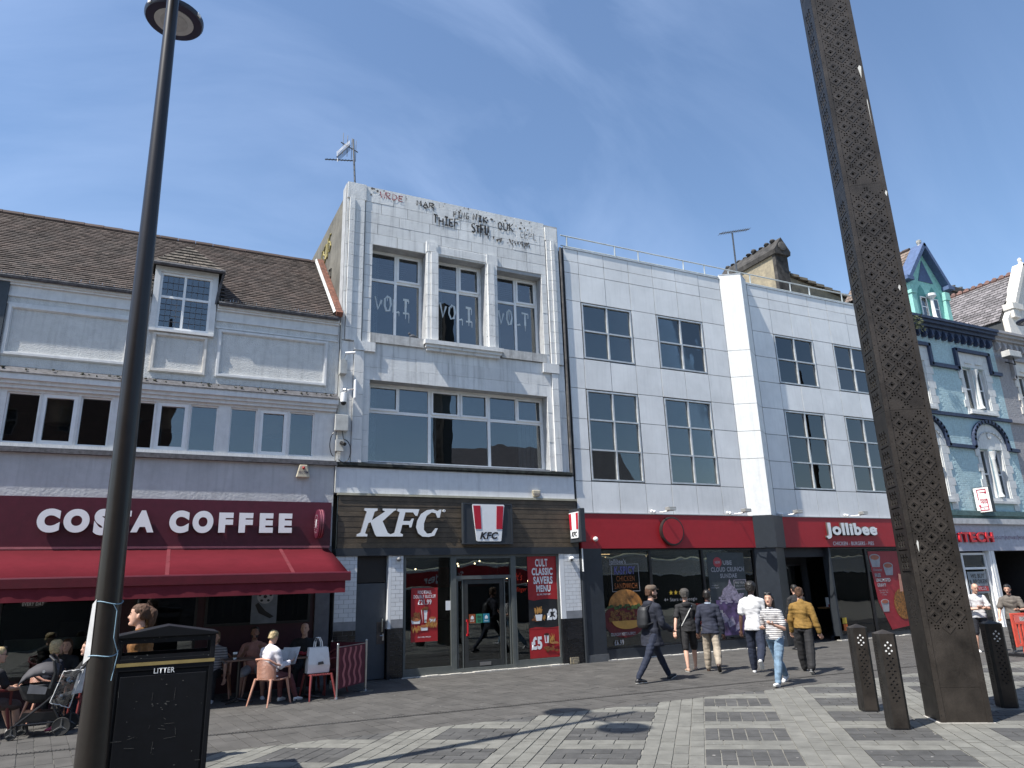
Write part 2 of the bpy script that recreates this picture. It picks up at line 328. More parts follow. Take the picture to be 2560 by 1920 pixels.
# ---------------------------------------------------------------- ground and paving
def build_ground():
    base = MB().quad((-400, -400, -.012), (400, -400, -.012), (400, 400, -.012), (-400, 400, -.012)).build('ground', mat('grout_bed', (.20, .195, .175), .95, var=.12, scale=9, bump=.4), None, kind='structure')
    pd = mat('dark_granite', (.080, .079, .077), .72, blot=.25, var=.16, scale=5, island=.22, rnd=.2, bump=.35, bscale=70, speck=.12)
    pl = mat('light_granite', (.178, .176, .158), .75, blot=.30, var=.16, scale=3.2, island=.10, rnd=.1, bump=.35, bscale=60, streak=0, speck=.1)
    ps = mat('sett_granite', (.083, .079, .074), .75, blot=.35, var=.16, scale=2.2, island=.13, rnd=.12, bump=.3, bscale=70, speck=.12)
    U = Vector((math.cos(R(-35)), math.sin(R(-35)), 0)); V = Vector((math.cos(R(50)), math.sin(R(50)), 0))
    bnd = lambda x: 10.98-.03*x
    rects = []     # (poly world 4 pts, material key)
    def clip(P, keep):   # keep half plane y < bnd (sign 1) or y > bnd (-1)
        out = []; n = len(P)
        g = lambda p: keep*(bnd(p[0])-p[1])
        for i in range(n):
            a, b = P[i], P[(i+1) % n]; fa, fb = g(a), g(b)
            if fa >= 0: out.append(a)
            if fa*fb < 0: t = fa/(fa-fb); out.append((a[0]+(b[0]-a[0])*t, a[1]+(b[1]-a[1])*t))
        return out
    rnd = random.Random(3)
    def slab(u0, u1, v0, v1, key, g=.007):
        g *= rnd.uniform(.5, 1.5)
        P = [U*a+V*b for a, b in ((u0+g, v0+g), (u1-g, v0+g), (u1-g, v1-g), (u0+g, v1-g))]; P = [(p.x, p.y) for p in P]
        if min(p[1] for p in P) > 11.4 or max(p[1] for p in P) < -1 or max(p[0] for p in P) < -4 or min(p[0] for p in P) > 30: return
        P = clip(P, 1)
        if len(P) > 2: rects.append((P, key))
    PU, PV, U0, V0, PW, PD = 1.82, 1.31, -.145, 9.77, 1.08, .78
    for i in range(-9, 17):
        for j in range(-10, 12):
            u, v = U0+i*PU, V0+j*PV
            # dark panel: courses
            n = 3 if (i+j) % 2 else 4; hh = PD/n
            if (i*7+j*3) % 3:
                for k in range(n):
                    off = .18*(k % 2); x = u-off
                    while x < u+PW:
                        a, b = max(x, u), min(x+.355, u+PW)
                        if b-a > .03: slab(a, b, v-PD+k*hh, v-PD+(k+1)*hh, 'd')
                        x += .355
            else:
                for k in range(6):
                    w = PW/6; y = v-PD-.2*(k % 2)
                    while y < v:
                        a, b = max(y, v-PD), min(y+.42, v)
                        if b-a > .03: slab(u+k*w, u+(k+1)*w, a, b, 'd')
                        y += .42
            # light band between rows
            m = 3
            for k in range(2):
                x = u-.22*k
                while x < u+PW:
                    a, b = max(x, u), min(x+.45, u+PW)
                    if b-a > .03: slab(a, b, v+k*(PV-PD)/2, v+(k+1)*(PV-PD)/2, 'l')
                    x += .45
            for k in range(4):
                w = (PU-PW)/4; y = v-PD-.19*((k+j) % 3)
                while y < v-PD+PV:
                    a, b = max(y, v-PD), min(y+.46, v-PD+PV)
                    if b-a > .03: slab(u+PW+k*w, u+PW+(k+1)*w, a, b, 'l')
                    y += .46
    # setts towards the shops
    th = R(-7.5); S = Vector((math.sin(-th), -math.cos(th), 0))*-1; T = Vector((S.y, -S.x, 0))
    for i in range(-30, 170):
        y = -1.2*rnd.random()
        while y < 8.4:
            l = rnd.choice((.42, .6, .6, .85)); g = .0055*rnd.uniform(.3, 1.5)
            O = Vector((i*.205, 10.0, 0)); P = [O+T*a+S*b for a, b in ((g, y+g), (.205-g, y+g), (.205-g, y+l-g), (g, y+l-g))]
            P = [(p.x, p.y) for p in P]
            y += l
            if min(p[1] for p in P) > 17.05 or min(p[0] for p in P) > 34: continue
            P = clip(P, -1)
            if len(P) > 2: rects.append((P, 's'))
    def cam_size(P):
        cx = sum(p[0] for p in P)/len(P); cy = sum(p[1] for p in P)/len(P); d = camo.matrix_world.inverted() @ Vector((cx, cy, 0))
        if d.z > -.5: return 0
        px, py = d.x/-d.z*1764, d.y/-d.z*1764
        if abs(px) > 1290 or abs(py) > 990: return 0
        return 1/(d.length**2)
    rects.sort(key=lambda r: -cam_size(r[0])); mk = {'d': pd, 'l': pl, 's': ps}
    def add(b, P, dz=0):
        n = len(b.v); k = len(P); z = rnd.uniform(-.0015, .0015)
        b.v += [(p[0], p[1], z) for p in P]+[(p[0], p[1], -.011) for p in P]
        b.f.append(tuple(range(n, n+k)))
        for i in range(k): b.f.append((n+i, n+k+i, n+k+(i+1) % k, n+(i+1) % k))
    for P, k in rects[:300]:
        b = MB(); add(b, P); b.build('paving_slab', mk[k], base)
    for k, nm in (('d', 'dark_paving'), ('l', 'light_paving'), ('s', 'paving_setts')):
        b = MB()
        for P, q in rects[300:]:
            if q == k: add(b, P)
        b.build(nm, mk[k], base, kind='stuff')
    # slotted drain channel
    iron = mat('iron_grating', (.03, .03, .03), .6)
    b = MB(); D = Vector((1, -.065, 0)).normalized(); Nn = Vector((-D.y, D.x, 0)); O = Vector((-5, 12.62, 0))
    b.prism([(0, -.05), (22, -.05), (22, .05), (0, .05)], O+Vector((0, 0, .001)), D, Nn, (0, 0, .002))
    b.build('drain_channel', iron, base)
    b = MB()
    for i in range(440):
        o = O+D*(i*.05)
        b.prism([(0, -.046), (.022, -.046), (.022, .046), (0, .046)], o+Vector((0, 0, .003)), D, Nn, (0, 0, .006))
    b.build('drain_grating', mat('worn_iron', (.12, .115, .11), .5, metal=.5), base, kind='stuff')
    # chewing gum and litter flecks
    b = MB()
    for i in range(420):
        x, y = rnd.uniform(0, 16), rnd.uniform(5, 16.5); r = rnd.uniform(.006, .022)
        b.prism(ell(0, 0, r, r*rnd.uniform(.5, 1), 7), (x, y, .0018), X, Y, (0, 0, .0015))
    b.build('gum_spots', mat('old_gum', (.27, .26, .25), .8, var=.3), base, kind='stuff')
    # pale mortar skirting along the shopfronts
    b = MB()
    for x0, x1 in ((5.2, 9.65), (10.83, 16.4), (19.55, 24.5)):
        x = x0
        while x < x1:
            w = min(.3, x1-x); b.box(x, x+w, 16.9-rnd.uniform(.02, .06), 17.05, .0, rnd.uniform(.012, .03)); x += w
    b.build('mortar_edge', mat('pale_mortar', (.50, .48, .44), .9, var=.15), base)
build_ground()
# ---------------------------------------------------------------- coffee shop building (left)
def pane(x0, x1, z0, z1, y, parent, m=PANE, name='pane'):
    o = piece(name, x0, x1, y-.004, y+.004, z0, z1, m, parent); o.rotation_euler = (random.uniform(-.007, .007), 0, random.uniform(-.006, .006)); return o
def moulding(b, x0, x1, z0, z1, w=.06, d=.035, y=17.0):
    for k, (ww, dd) in enumerate(((w, d*.55), (w*.55, d))):
        o = (w-ww)/2
        b.box(x0+o, x0+o+ww, y-dd, y+.01, z0+o, z1-o); b.box(x1-o-ww, x1-o, y-dd, y+.01, z0+o, z1-o)
        b.box(x0+o+ww, x1-o-ww, y-dd-.002, y+.01, z1-o-ww, z1-o); b.box(x0+o+ww, x1-o-ww, y-dd-.002, y+.01, z0+o, z0+o+ww)
def spikes(name, parent, x0, x1, y, z, h=.07, step=.05, m=STEEL):
    b = MB(); x = x0; r = random.Random(1)
    while x < x1:
        b.tube([(x, y, z), (x+r.uniform(-.02, .02), y-r.uniform(0, .04), z+h*r.uniform(.7, 1.1))], .0035, 3, cap=False); x += step
    return b.build(name, m, parent, kind='stuff')
def cafe_building():
    t = thing('cafe_building', 'brown roofed coffee shop building with white panelled upper wall above a burgundy shopfront', 'building', (-3, 17, 0))
    XL = -9.0
    win = [(-3.2, -2.61, 0), (-2.58, -1.94, 1), (-1.89, -1.31, 0), (-1.0, -.46, 0), (-.42, .2, 1), (.24, .82, 0), (1.08, 1.67, 0), (1.73, 2.35, 1), (2.4, 2.98, 0),
           (-5.2, -4.6, 0), (-4.56, -3.95, 1), (-3.9, -3.45, 0)]
    hwall('lower_wall', GREYW, t, XL, 3.5, 3.0, 4.9, 17.0, 17.3, [])
    hwall('window_wall', WHITE, t, XL, 3.5, 4.985, 6.2, 17.0, 17.3, [(a, b, 5.08, 6.14) for a, b, c in win])
    hwall('upper_wall', STUCCO, t, XL, 3.5, 6.2, 8.58, 17.0, 17.3, [(-.66, .43, 7.84, 8.6)])
    for a, b, c in win:
        w = .075 if c else .032
        f = frame(a, b, 5.08, 6.14, 17.02 if c else 17.05, 17.12, w).build('window', UPVC, t); pane(a+w, b-w, 5.08+w, 6.14-w, 17.09, f)
    b = MB(); b.box(XL, 3.55, 16.9, 17.02, 4.88, 4.97); b.box(XL, 3.52, 16.94, 17.02, 4.97, 4.99); b.build('ledge', LEAD, t)
    spikes('bird_spikes', t, -5.5, 3.2, 16.95, 4.985, .075, .03, UPVC)
    b = MB(); b.box(XL, 3.48, 16.93, 17.01, 6.2, 6.28); b.box(XL, 3.49, 16.88, 17.01, 6.28, 6.36); b.box(XL, 3.5, 16.82, 17.01, 6.36, 6.50); b.build('cornice', WHITE, t)
    b = MB(); b.quad((XL, 16.80, 6.505), (3.5, 16.80, 6.505), (3.5, 17.0, 6.67), (XL, 17.0, 6.67)); b.quad((XL, 16.80, 6.505), (3.5, 16.80, 6.505), (3.5, 16.80, 6.485), (XL, 16.80, 6.485)).build('lead_flashing', LEAD, t)
    r = random.Random(5); b = MB()
    for i in range(90):
        x = r.uniform(-4, 3.4); b.ball((x, 16.9+r.uniform(-.06, .08), 6.59+r.uniform(-.02, .04)), r.uniform(.01, .04), .03, .02, 5, 3)
    b.build('moss', mat('moss', (.07, .07, .045), .95, var=.4), t, kind='stuff')
    b = MB()
    for x0, x1 in ((XL, -.80), (.60, 3.46)):
        for z0, z1, d in ((8.20, 8.27, .03), (8.27, 8.45, .015), (8.45, 8.50, .06), (8.50, 8.58, .10)): b.box(x0, x1, 17-d, 17.01, z0, z1)
        b.box(x0, x1, 16.975, 17.01, 8.02, 8.06)
    b.build('eaves_cornice', WHITE, t)
    b = MB(); moulding(b, .67, 3.22, 6.83, 8.0, .09, .05); b.build('panel_moulding', WHITE, t)
    b = MB(); moulding(b, -.69, .47, 6.82, 7.76, .09, .055); b.build('panel_moulding', CREAM, t)
    b = MB(); moulding(b, -3.44, -1.12, 6.89, 8.02, .09, .05); b.build('panel_moulding', WHITE, t)
    b = MB(); moulding(b, -8.6, -3.6, 6.89, 8.02, .09, .05); b.build('panel_moulding', WHITE, t)
    MB().box(XL, -3.47, 16.93, 17.0, 6.68, 8.56).build('slate_grey_painted_wall', mat('slate_paint', (.05, .065, .08), .7), t)
    b = MB(); b.tube([(XL, 16.86, 8.6), (-.8, 16.86, 8.6)], .06, 8); b.tube([(.62, 16.86, 8.6), (3.44, 16.86, 8.6)], .06, 8); b.build('gutter', LEAD, t, True)
    spikes('gutter_spikes', t, -4, -.8, 16.82, 8.62, .09, .06); spikes('gutter_spikes', t, .62, 3.4, 16.82, 8.62, .09, .06)
    # roof: tiles laid in courses as real pieces
    A = Vector((0, 16.82, 8.62)); B = Vector((0, 20.0, 11.52)); L = (B-A).length; D = (B-A)/L; Nn = Vector((0, -D.z, D.y))
    dn = lambda x0, x1, s0: [tuple(A+D*s+Vector((x, 0, -.03))) for x, s in ((x0, s0), (x1, s0), (x1, L), (x0, L))]
    b = MB().quad(*dn(XL, -.80, 0)).quad(*dn(-.80, .60, .75)).quad(*dn(.60, 3.3, 0)); b.quad((XL, 20, 11.48), (3.3, 20, 11.48), (3.3, 24, 8), (XL, 24, 8)); b.build('roof', mat('roof_felt', (.03, .028, .026), .9), t)
    b = MB(); n = 35; st = L/n
    for i in range(n):
        x = -5.2-(.083 if i % 2 else 0)
        while x < 3.27:
            if not (-.93 < x < .60 and i*st < .80):
                p = A+D*(i*st)+Vector((x, 0, 0)); lift = .02+r.uniform(0, .012); q = D*(st*1.05); e = Nn
                w = min(.16, 3.3-x)
                b.quad(p+e*lift, p+e*lift+X*w, p+q+X*w+e*.004, p+q+e*.004); b.quad(p-e*.003, p-e*.003+X*w, p+e*lift+X*w, p+e*lift)
            x += .165
    b.build('roof_tiles', TILE, t, kind='stuff')
    b = MB(); x = -5.4
    while x < 3.2:
        b.tube([(x, 20.0, 11.50), (x+.44, 20.0, 11.50+r.uniform(0, .012))], .10, 8); x += .45
    b.build('ridge_tiles', mat('ridge_clay', (.085, .058, .05), .85, island=.3), t, True, kind='stuff')
    # brick verge beside the taller neighbour
    b = MB().quad((3.28, 16.8, 8.72), (3.34, 16.8, 8.78), (3.34, 20, 11.68), (3.28, 20, 11.6)); b.build('verge_fillet', mat('mortar_white', (.5, .5, .48), .9, var=.2, streak=.3), t)
    for i in range(34):
        for k in range(2):
            p = A+D*(i*L/34)+Vector((3.35+k*.085, 0, .02)); w = .08; q = D*(L/34-.012)
            bb = MB(); bb.prism([(0, 0), (w, 0), (w, .13), (0, .13)], p, X, Nn, q); bb.build('brick', BRICK, t)
    # dormer
    b = MB(); b.box(-.78, -.66, 16.92, 17.5, 7.82, 9.36); b.box(.45, .57, 16.92, 17.5, 7.82, 9.36); b.box(-.66, .45, 16.92, 17.2, 9.22, 9.36)
    b.box(-.78, .57, 16.9, 17.02, 7.77, 7.83); d = b.build('dormer', WHITE, t)
    f = frame(-.66, .45, 7.84, 9.22, 16.96, 17.04, .055, (-.13,), (8.63,)).build('dormer_window', UPVC, t)
    for x0, x1 in ((-.605, -.16), (-.10, .395)):
        for z0, z1 in ((7.9, 8.6), (8.66, 9.16)):
            pane(x0, x1, z0, z1, 17.0, f)
    b = MB()
    for x0, x1 in ((-.605, -.16), (-.10, .395)):
        for z0, z1 in ((7.9, 8.6), (8.66, 9.16)):
            for k in range(1, 4): x = x0+(x1-x0)*k/4; b.box(x-.005, x+.005, 16.985, 16.995, z0, z1)
            nz = 5 if z1-z0 > .6 else 3
            for k in range(1, nz): z = z0+(z1-z0)*k/nz; b.box(x0, x1, 16.986, 16.994, z-.005, z+.005)
    b.build('leaded_lights', LEAD, f)
    MB().box(-.76, .55, 17.3, 17.9, 7.8, 9.3).build('dormer_room', DARKG, t)
    b = MB(); b.quad((-.76, 17.05, 9.36), (-.76, 18.6, 9.36), (-.76, 17.3, 8.5), (-.76, 16.95, 8.5)); b.quad((.55, 17.05, 9.36), (.55, 18.6, 9.36), (.55, 17.3, 8.5), (.55, 16.95, 8.5)); b.build('dormer_cheeks', STUCCO, t)
    ap = Vector((-.12, 17.55, 10.22)); fl, fr_ = Vector((-.86, 16.80, 9.38)), Vector((.68, 16.80, 9.38)); bl, br = Vector((-.86, 18.2, 9.5)), Vector((.68, 18.2, 9.5))
    bk = Vector((-.12, 18.65, 10.28))
    MB().quad(fl, fr_, ap).quad(fr_, br, bk, ap).quad(bl, fl, ap, bk).build('dormer_roof', mat('roof_felt'), t)
    b = MB()
    for i in range(7):       # hipped front tiles
        a0, a1 = i/7, (i+1.1)/7; z = Vector((0, -.02, .03))
        nn = 9-i
        for k in range(nn):
            s0, s1 = k/nn, (k+.93)/nn; P = [fl.lerp(ap, a0).lerp(fr_.lerp(ap, a0), s) for s in (s0, s1)]; Q = [fl.lerp(ap, min(1, a1)).lerp(fr_.lerp(ap, min(1, a1)), s) for s in (s0, s1)]
            b.quad(P[0]+z*1.5, P[1]+z*1.5, Q[1]+z*.6, Q[0]+z*.6); b.quad(P[0], P[1], P[1]+z*1.5, P[0]+z*1.5)
        for s in (0, 1):
            c0, c1, e0 = (bl, fl, bk) if s == 0 else (fr_, br, bk)
            for k in range(6):
                u0, u1 = k/6, (k+.93)/6; g = lambda u, a: (c0.lerp(c1, u)).lerp((ap if (u < .5) == (s == 1) else bk), a)
                b.quad(g(u0, a0)+Z*.04, g(u1, a0)+Z*.04, g(u1, min(1, a1))+Z*.02, g(u0, min(1, a1))+Z*.02)
    b.build('dormer_tiles', mat('weathered_tile', (.13, .11, .09), .9, var=.3, island=.4, speck=.6), t, kind='stuff')
    b = MB(); b.tube([fl+Vector((-.02, -.04, -.02)), fr_+Vector((.02, -.04, -.02))], .05, 8); b.tube([fr_+Vector((.0, -.04, -.03)), fr_+Vector((-.06, .1, -.32)), fr_+Vector((-.12, .14, -.8))], .035, 8); b.build('dormer_gutter', LEAD, t, True)
    # shopfront
    hwall('shopfront_wall', mat('shop_burgundy', (.05, .01, .018), .5), t, XL, 3.18, 0, 2.98, 17.05, 17.25, [(-8.6, -2.9, .55, 2.75), (-2.75, -.75, .55, 2.75), (-.45, .75, .02, 2.75), (.9, 3.08, 1.34, 2.75)])
    MB().box(3.18, 3.5, 16.96, 17.25, 0, 3.0).build('pilaster', mat('grey_pilaster', (.13, .13, .145), .6), t)
    for x0, x1, z0 in ((-8.6, -2.9, .55), (-2.75, -.75, .55), (-.45, .75, .02), (.9, 3.08, 1.34)):
        f = frame(x0, x1, z0, 2.75, 17.0, 17.08, .05).build('shop_window', BLK, t); pane(x0+.05, x1-.05, z0+.05, 2.7, 17.05, f, PANED)
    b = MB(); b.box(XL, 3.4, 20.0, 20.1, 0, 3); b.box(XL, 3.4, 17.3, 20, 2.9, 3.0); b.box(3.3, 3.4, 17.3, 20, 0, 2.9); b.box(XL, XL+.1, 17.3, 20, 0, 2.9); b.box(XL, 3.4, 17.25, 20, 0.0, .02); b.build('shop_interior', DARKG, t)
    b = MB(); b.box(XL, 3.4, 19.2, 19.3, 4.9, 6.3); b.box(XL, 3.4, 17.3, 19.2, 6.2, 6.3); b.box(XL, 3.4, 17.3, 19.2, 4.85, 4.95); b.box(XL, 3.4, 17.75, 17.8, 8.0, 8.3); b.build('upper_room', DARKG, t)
    b = MB()
    for x in (-2.28, -.1, 2.02):
        b.lathe([(.05, -.30), (.22, -.26), (.29, -.1), (.29, .1), (.2, .26), (.05, .3)], (x*1.02, 17.47, 5.86), 16)
    b.build('paper_lantern', mat('lantern_paper', (.80, .50, .30), .7), t, True)
    MB().box(-2.64, -1.15, 17.4, 17.5, 1.03, 1.26).build('counter_edge', mat('pale_counter', (.42, .44, .42), .5), t)
    MB().box(-.3, .7, 17.6, 17.65, .1, 2.7).build('inner_door', mat('inner_dark', (.02, .012, .014), .5), t)
    b = MB(); b.box(-4.5, -3.4, 18.3, 18.6, 0, 1.2); b.box(-1.9, -1.2, 19, 19.3, 0, 1.5); b.box(1.2, 2.9, 18.5, 18.9, 0, 1.15)
    for i in range(9): b.box(1.1+i*.22, 1.14+i*.22, 18.0, 18.05, 1.5, 2.6)
    b.build('cafe_furniture', mat('inner_wood', (.07, .05, .035), .6), t)
    # fascia board and letters
    MB().box(XL, 3.44, 16.86, 17.0, 3.0, 3.99).build('fascia', BURG, t); MB().box(XL, 3.42, 16.84, 17.0, 2.955, 3.0).build('fascia_trim', mat('pink_trim', (.40, .14, .15), .5), t)
    for ch, a, b, z0, z1 in (('C', -2.32, -1.93, 3.27, 3.74), ('O', -1.87, -1.42, 3.27, 3.74), ('S', -1.34, -1.04, 3.22, 3.75), ('T', -1.02, -.68, 3.28, 3.72), ('A', -.67, -.24, 3.28, 3.73), ('C', .04, .42, 3.27, 3.74), ('O', .49, .90, 3.27, 3.74), ('F', 1.01, 1.30, 3.28, 3.71), ('F', 1.42, 1.71, 3.28, 3.71), ('E', 1.85, 2.14, 3.28, 3.71), ('E', 2.26, 2.55, 3.28, 3.71)):
        text(ch, (a, 16.82, z0), X, Z, b-a, z1-z0, LET, t, depth=.07, bold=.075 if ch in 'COS' else .065, name='sign_letter', sidemat=LETS)
    return t
CAFE = cafe_building()
def awning():
    t = thing('shop_awning', 'long burgundy fabric awning with hanging valance over the coffee shop terrace', 'awning', (-2, 16, 2.3))
    XL = -9
    b = MB(); n = 46
    for i in range(n):
        x0, x1 = XL+(3.4-XL)*i/n, XL+(3.4-XL)*(i+1)/n; s = lambda x: .012*math.sin(x*2.1)
        m0 = (15.8, 2.66)
        b.quad((x0, 14.72, 2.33+s(x0)), (x1, 14.72, 2.33+s(x1)), (x1, *m0[:1], m0[1]+s(x1)-.02), (x0, m0[0], m0[1]+s(x0)-.02))
        b.quad((x0, m0[0], m0[1]+s(x0)-.02), (x1, m0[0], m0[1]+s(x1)-.02), (x1, 16.9, 2.94), (x0, 16.9, 2.94))
    o = welded(b.build('awning_fabric', AWN, t, True)); sm = o.modifiers.new('thick', 'SOLIDIFY'); sm.thickness = .006
    for xx in (.05, -3.9, 2.3):
        MB().quad((xx, 14.72, 2.344+.012*math.sin(xx*2.1)), (xx+.07, 14.72, 2.344+.012*math.sin(xx*2.1)), (xx+.07, 16.88, 2.952), (xx, 16.88, 2.952)).quad((xx, 14.72, 2.35), (xx, 14.72, 2.351), (xx, 16.88, 2.953)).build('fabric_seam', mat('seam', (.14, .03, .038), .9, spec=.1), t)
    b = MB(); b.box(XL, 3.42, 14.62, 14.74, 2.185, 2.33); b.tube([(XL, 14.66, 2.335), (3.42, 14.66, 2.335)], .03, 8); b.build('front_bar', AWND, t)
    b = MB(); n = 160
    for i in range(n):
        x0, x1 = XL+(3.32-XL)*i/n, XL+(3.32-XL)*(i+1)/n; s = lambda x: .004*math.sin(x*23)+.006*math.sin(x*9)
        b.quad((x0, 14.65, 2.2), (x1, 14.65, 2.2), (x1, 14.64+s(x1), 1.96), (x0, 14.64+s(x0), 1.96))
    welded(b.build('valance', mat('valance_cloth', (.13, .022, .032), .9, spec=.1, var=.08, streak=.15), t, True))
    MB().box(XL, 3.4, 16.84, 17.0, 2.80, 2.95).build('cassette', AWND, t)
    b = MB()
    for x in (-6.5, -1.6, 3.3): b.tube([(x, 16.9, 2.75), (x-.6, 15.8, 2.45), (x-.05, 14.7, 2.24)], .025, 6)
    b.build('folding_arm', BLK, t)
awning()
def round_sign():
    t = thing('round_projecting_sign', 'round burgundy projecting sign with white coffee bean emblem beside the white coffee shop letters', 'sign', (3.12, 16.9, 3.47))
    O = (3.06, 16.6, 3.47); a = (1, 0, 0)
    MB().lathe([(.29, 0), (.32, .01), (.32, .035), (.28, .036), (.28, .05), (.32, .051), (.32, .08), (.28, .081), (.28, .1), (.32, .101), (.32, .13), (.29, .14)], O, 36, a).build('sign_disc', mat('sign_burgundy', (.09, .012, .03), .4), t, True)
    for r in (.32,): MB().lathe([(r+.002, .037), (r+.002, .05)], O, 36, a).lathe([(r+.002, .082), (r+.002, .1)], O, 36, a).build('pink_rim', mat('rim_pink', (.36, .13, .15), .4), t)
    b = MB()
    for k in range(40):
        an = 2*math.pi*k/40
        if k % 2: continue
        b.box(3.052, 3.058, 16.6+.2*math.cos(an)-.006, 16.6+.2*math.cos(an)+.006, 3.47+.2*math.sin(an)-.006, 3.47+.2*math.sin(an)+.006)
    b.prism([(.0, -.1), (-.045, -.04), (-.05, .03), (-.035, .09), (-.005, .1), (-.012, .03)], (3.058, 16.6, 3.47), -Y, Z, (-.006, 0, 0)); b.prism([(.0, -.1), (.012, .03), (.01, .1), (.045, .09), (.052, .03), (.04, -.04)], (3.058, 16.6, 3.47), -Y, Z, (-.006, 0, 0))
    b.build('bean_emblem', LET, t)
    MB().box(3.1, 3.16, 16.85, 17.0, 3.38, 3.56).build('bracket', LEAD, t)
round_sign()
def alarm_box(x, z, s, label, inv=False, w=.32, h=.30):
    t = thing('alarm_box', label, 'alarm box', (x, 17, z)); P = [(-w/2, -h/2), (w/2, -h/2), (w*.28, h/2), (-w*.28, h/2)]
    if inv: P = [(-w*.36, -h/2), (w*.36, -h/2), (w/2, h/2), (-w/2, h/2)]
    bevel(MB().prism(P, (x, 16.88, z), X, Z, (0, .1, 0)).build('housing', mat('aged_cream_plastic', (.50, .45, .34), .5), t), .02)
    ft(s, x-.11, x+.11, z-.06, z, 16.876, mat('alarm_print', (.10, .08, .12), .5), t, bold=.02)
    if not inv: MB().ball((x, 16.86, z+.07), .035).build('strobe', mat('strobe_red', (.35, .02, .02), .3), t, True); 
    return t
alarm_box(2.76, 4.71, 'SECOM', 'tapered cream alarm box with red strobe on the grey render')
alarm_box(8.9, 4.36, 'KINGS', 'small cream alarm box on the smooth white wall above the brown boarded sign', True, .24, .17)
def cafe_poster():
    t = thing('football_poster', 'grey poster of a football and boot in the coffee shop window', 'poster', (2.1, 17, 1.3))
    MB().box(1.82, 2.36, 16.985, 16.992, 1.36, 1.98+.1).build('sheet', mat('poster_grey', (.20, .22, .25), .5), t)
    flat(ell(2.1, 1.92, .17, .15), 16.983, mat('ball_white', (.48, .48, .50), .5), t)
    b = MB(); 
    for a in range(5): b.prism(ell(2.1+.12*math.cos(a*1.257+.3), 1.92+.1*math.sin(a*1.257+.3), .035, .03, 5), (0, 16.98, 0), X, Z, (0, -.002, 0))
    b.prism(ell(2.1, 1.92, .045, .04, 5), (0, 16.98, 0), X, Z, (0, -.002, 0)); b.prism([(1.9, 1.75), (1.96, 1.8), (2.12, 1.62), (2.3, 1.5), (2.22, 1.46), (1.98, 1.58)], (0, 16.98, 0), X, Z, (0, -.002, 0)); b.build('print', INK, t)
    t2 = thing('round_window_sticker', 'round dark sticker with white lettering in the coffee shop window behind the lamp post', 'sticker', (-2.2, 17, 2))
    flat(ell(-2.2, 2.13, .3, .28), 16.99, mat('sticker_dark', (.05, .04, .04), .5), t2, 'disc'); flat(ell(-2.2, 2.13, .3, .28)+[], 16.993, LET, t2, 'rim') if 0 else None
    ft('EVERY DAY', -2.38, -2.02, 1.89, 1.96, 16.985, LET, t2, bold=.03)
cafe_poster()
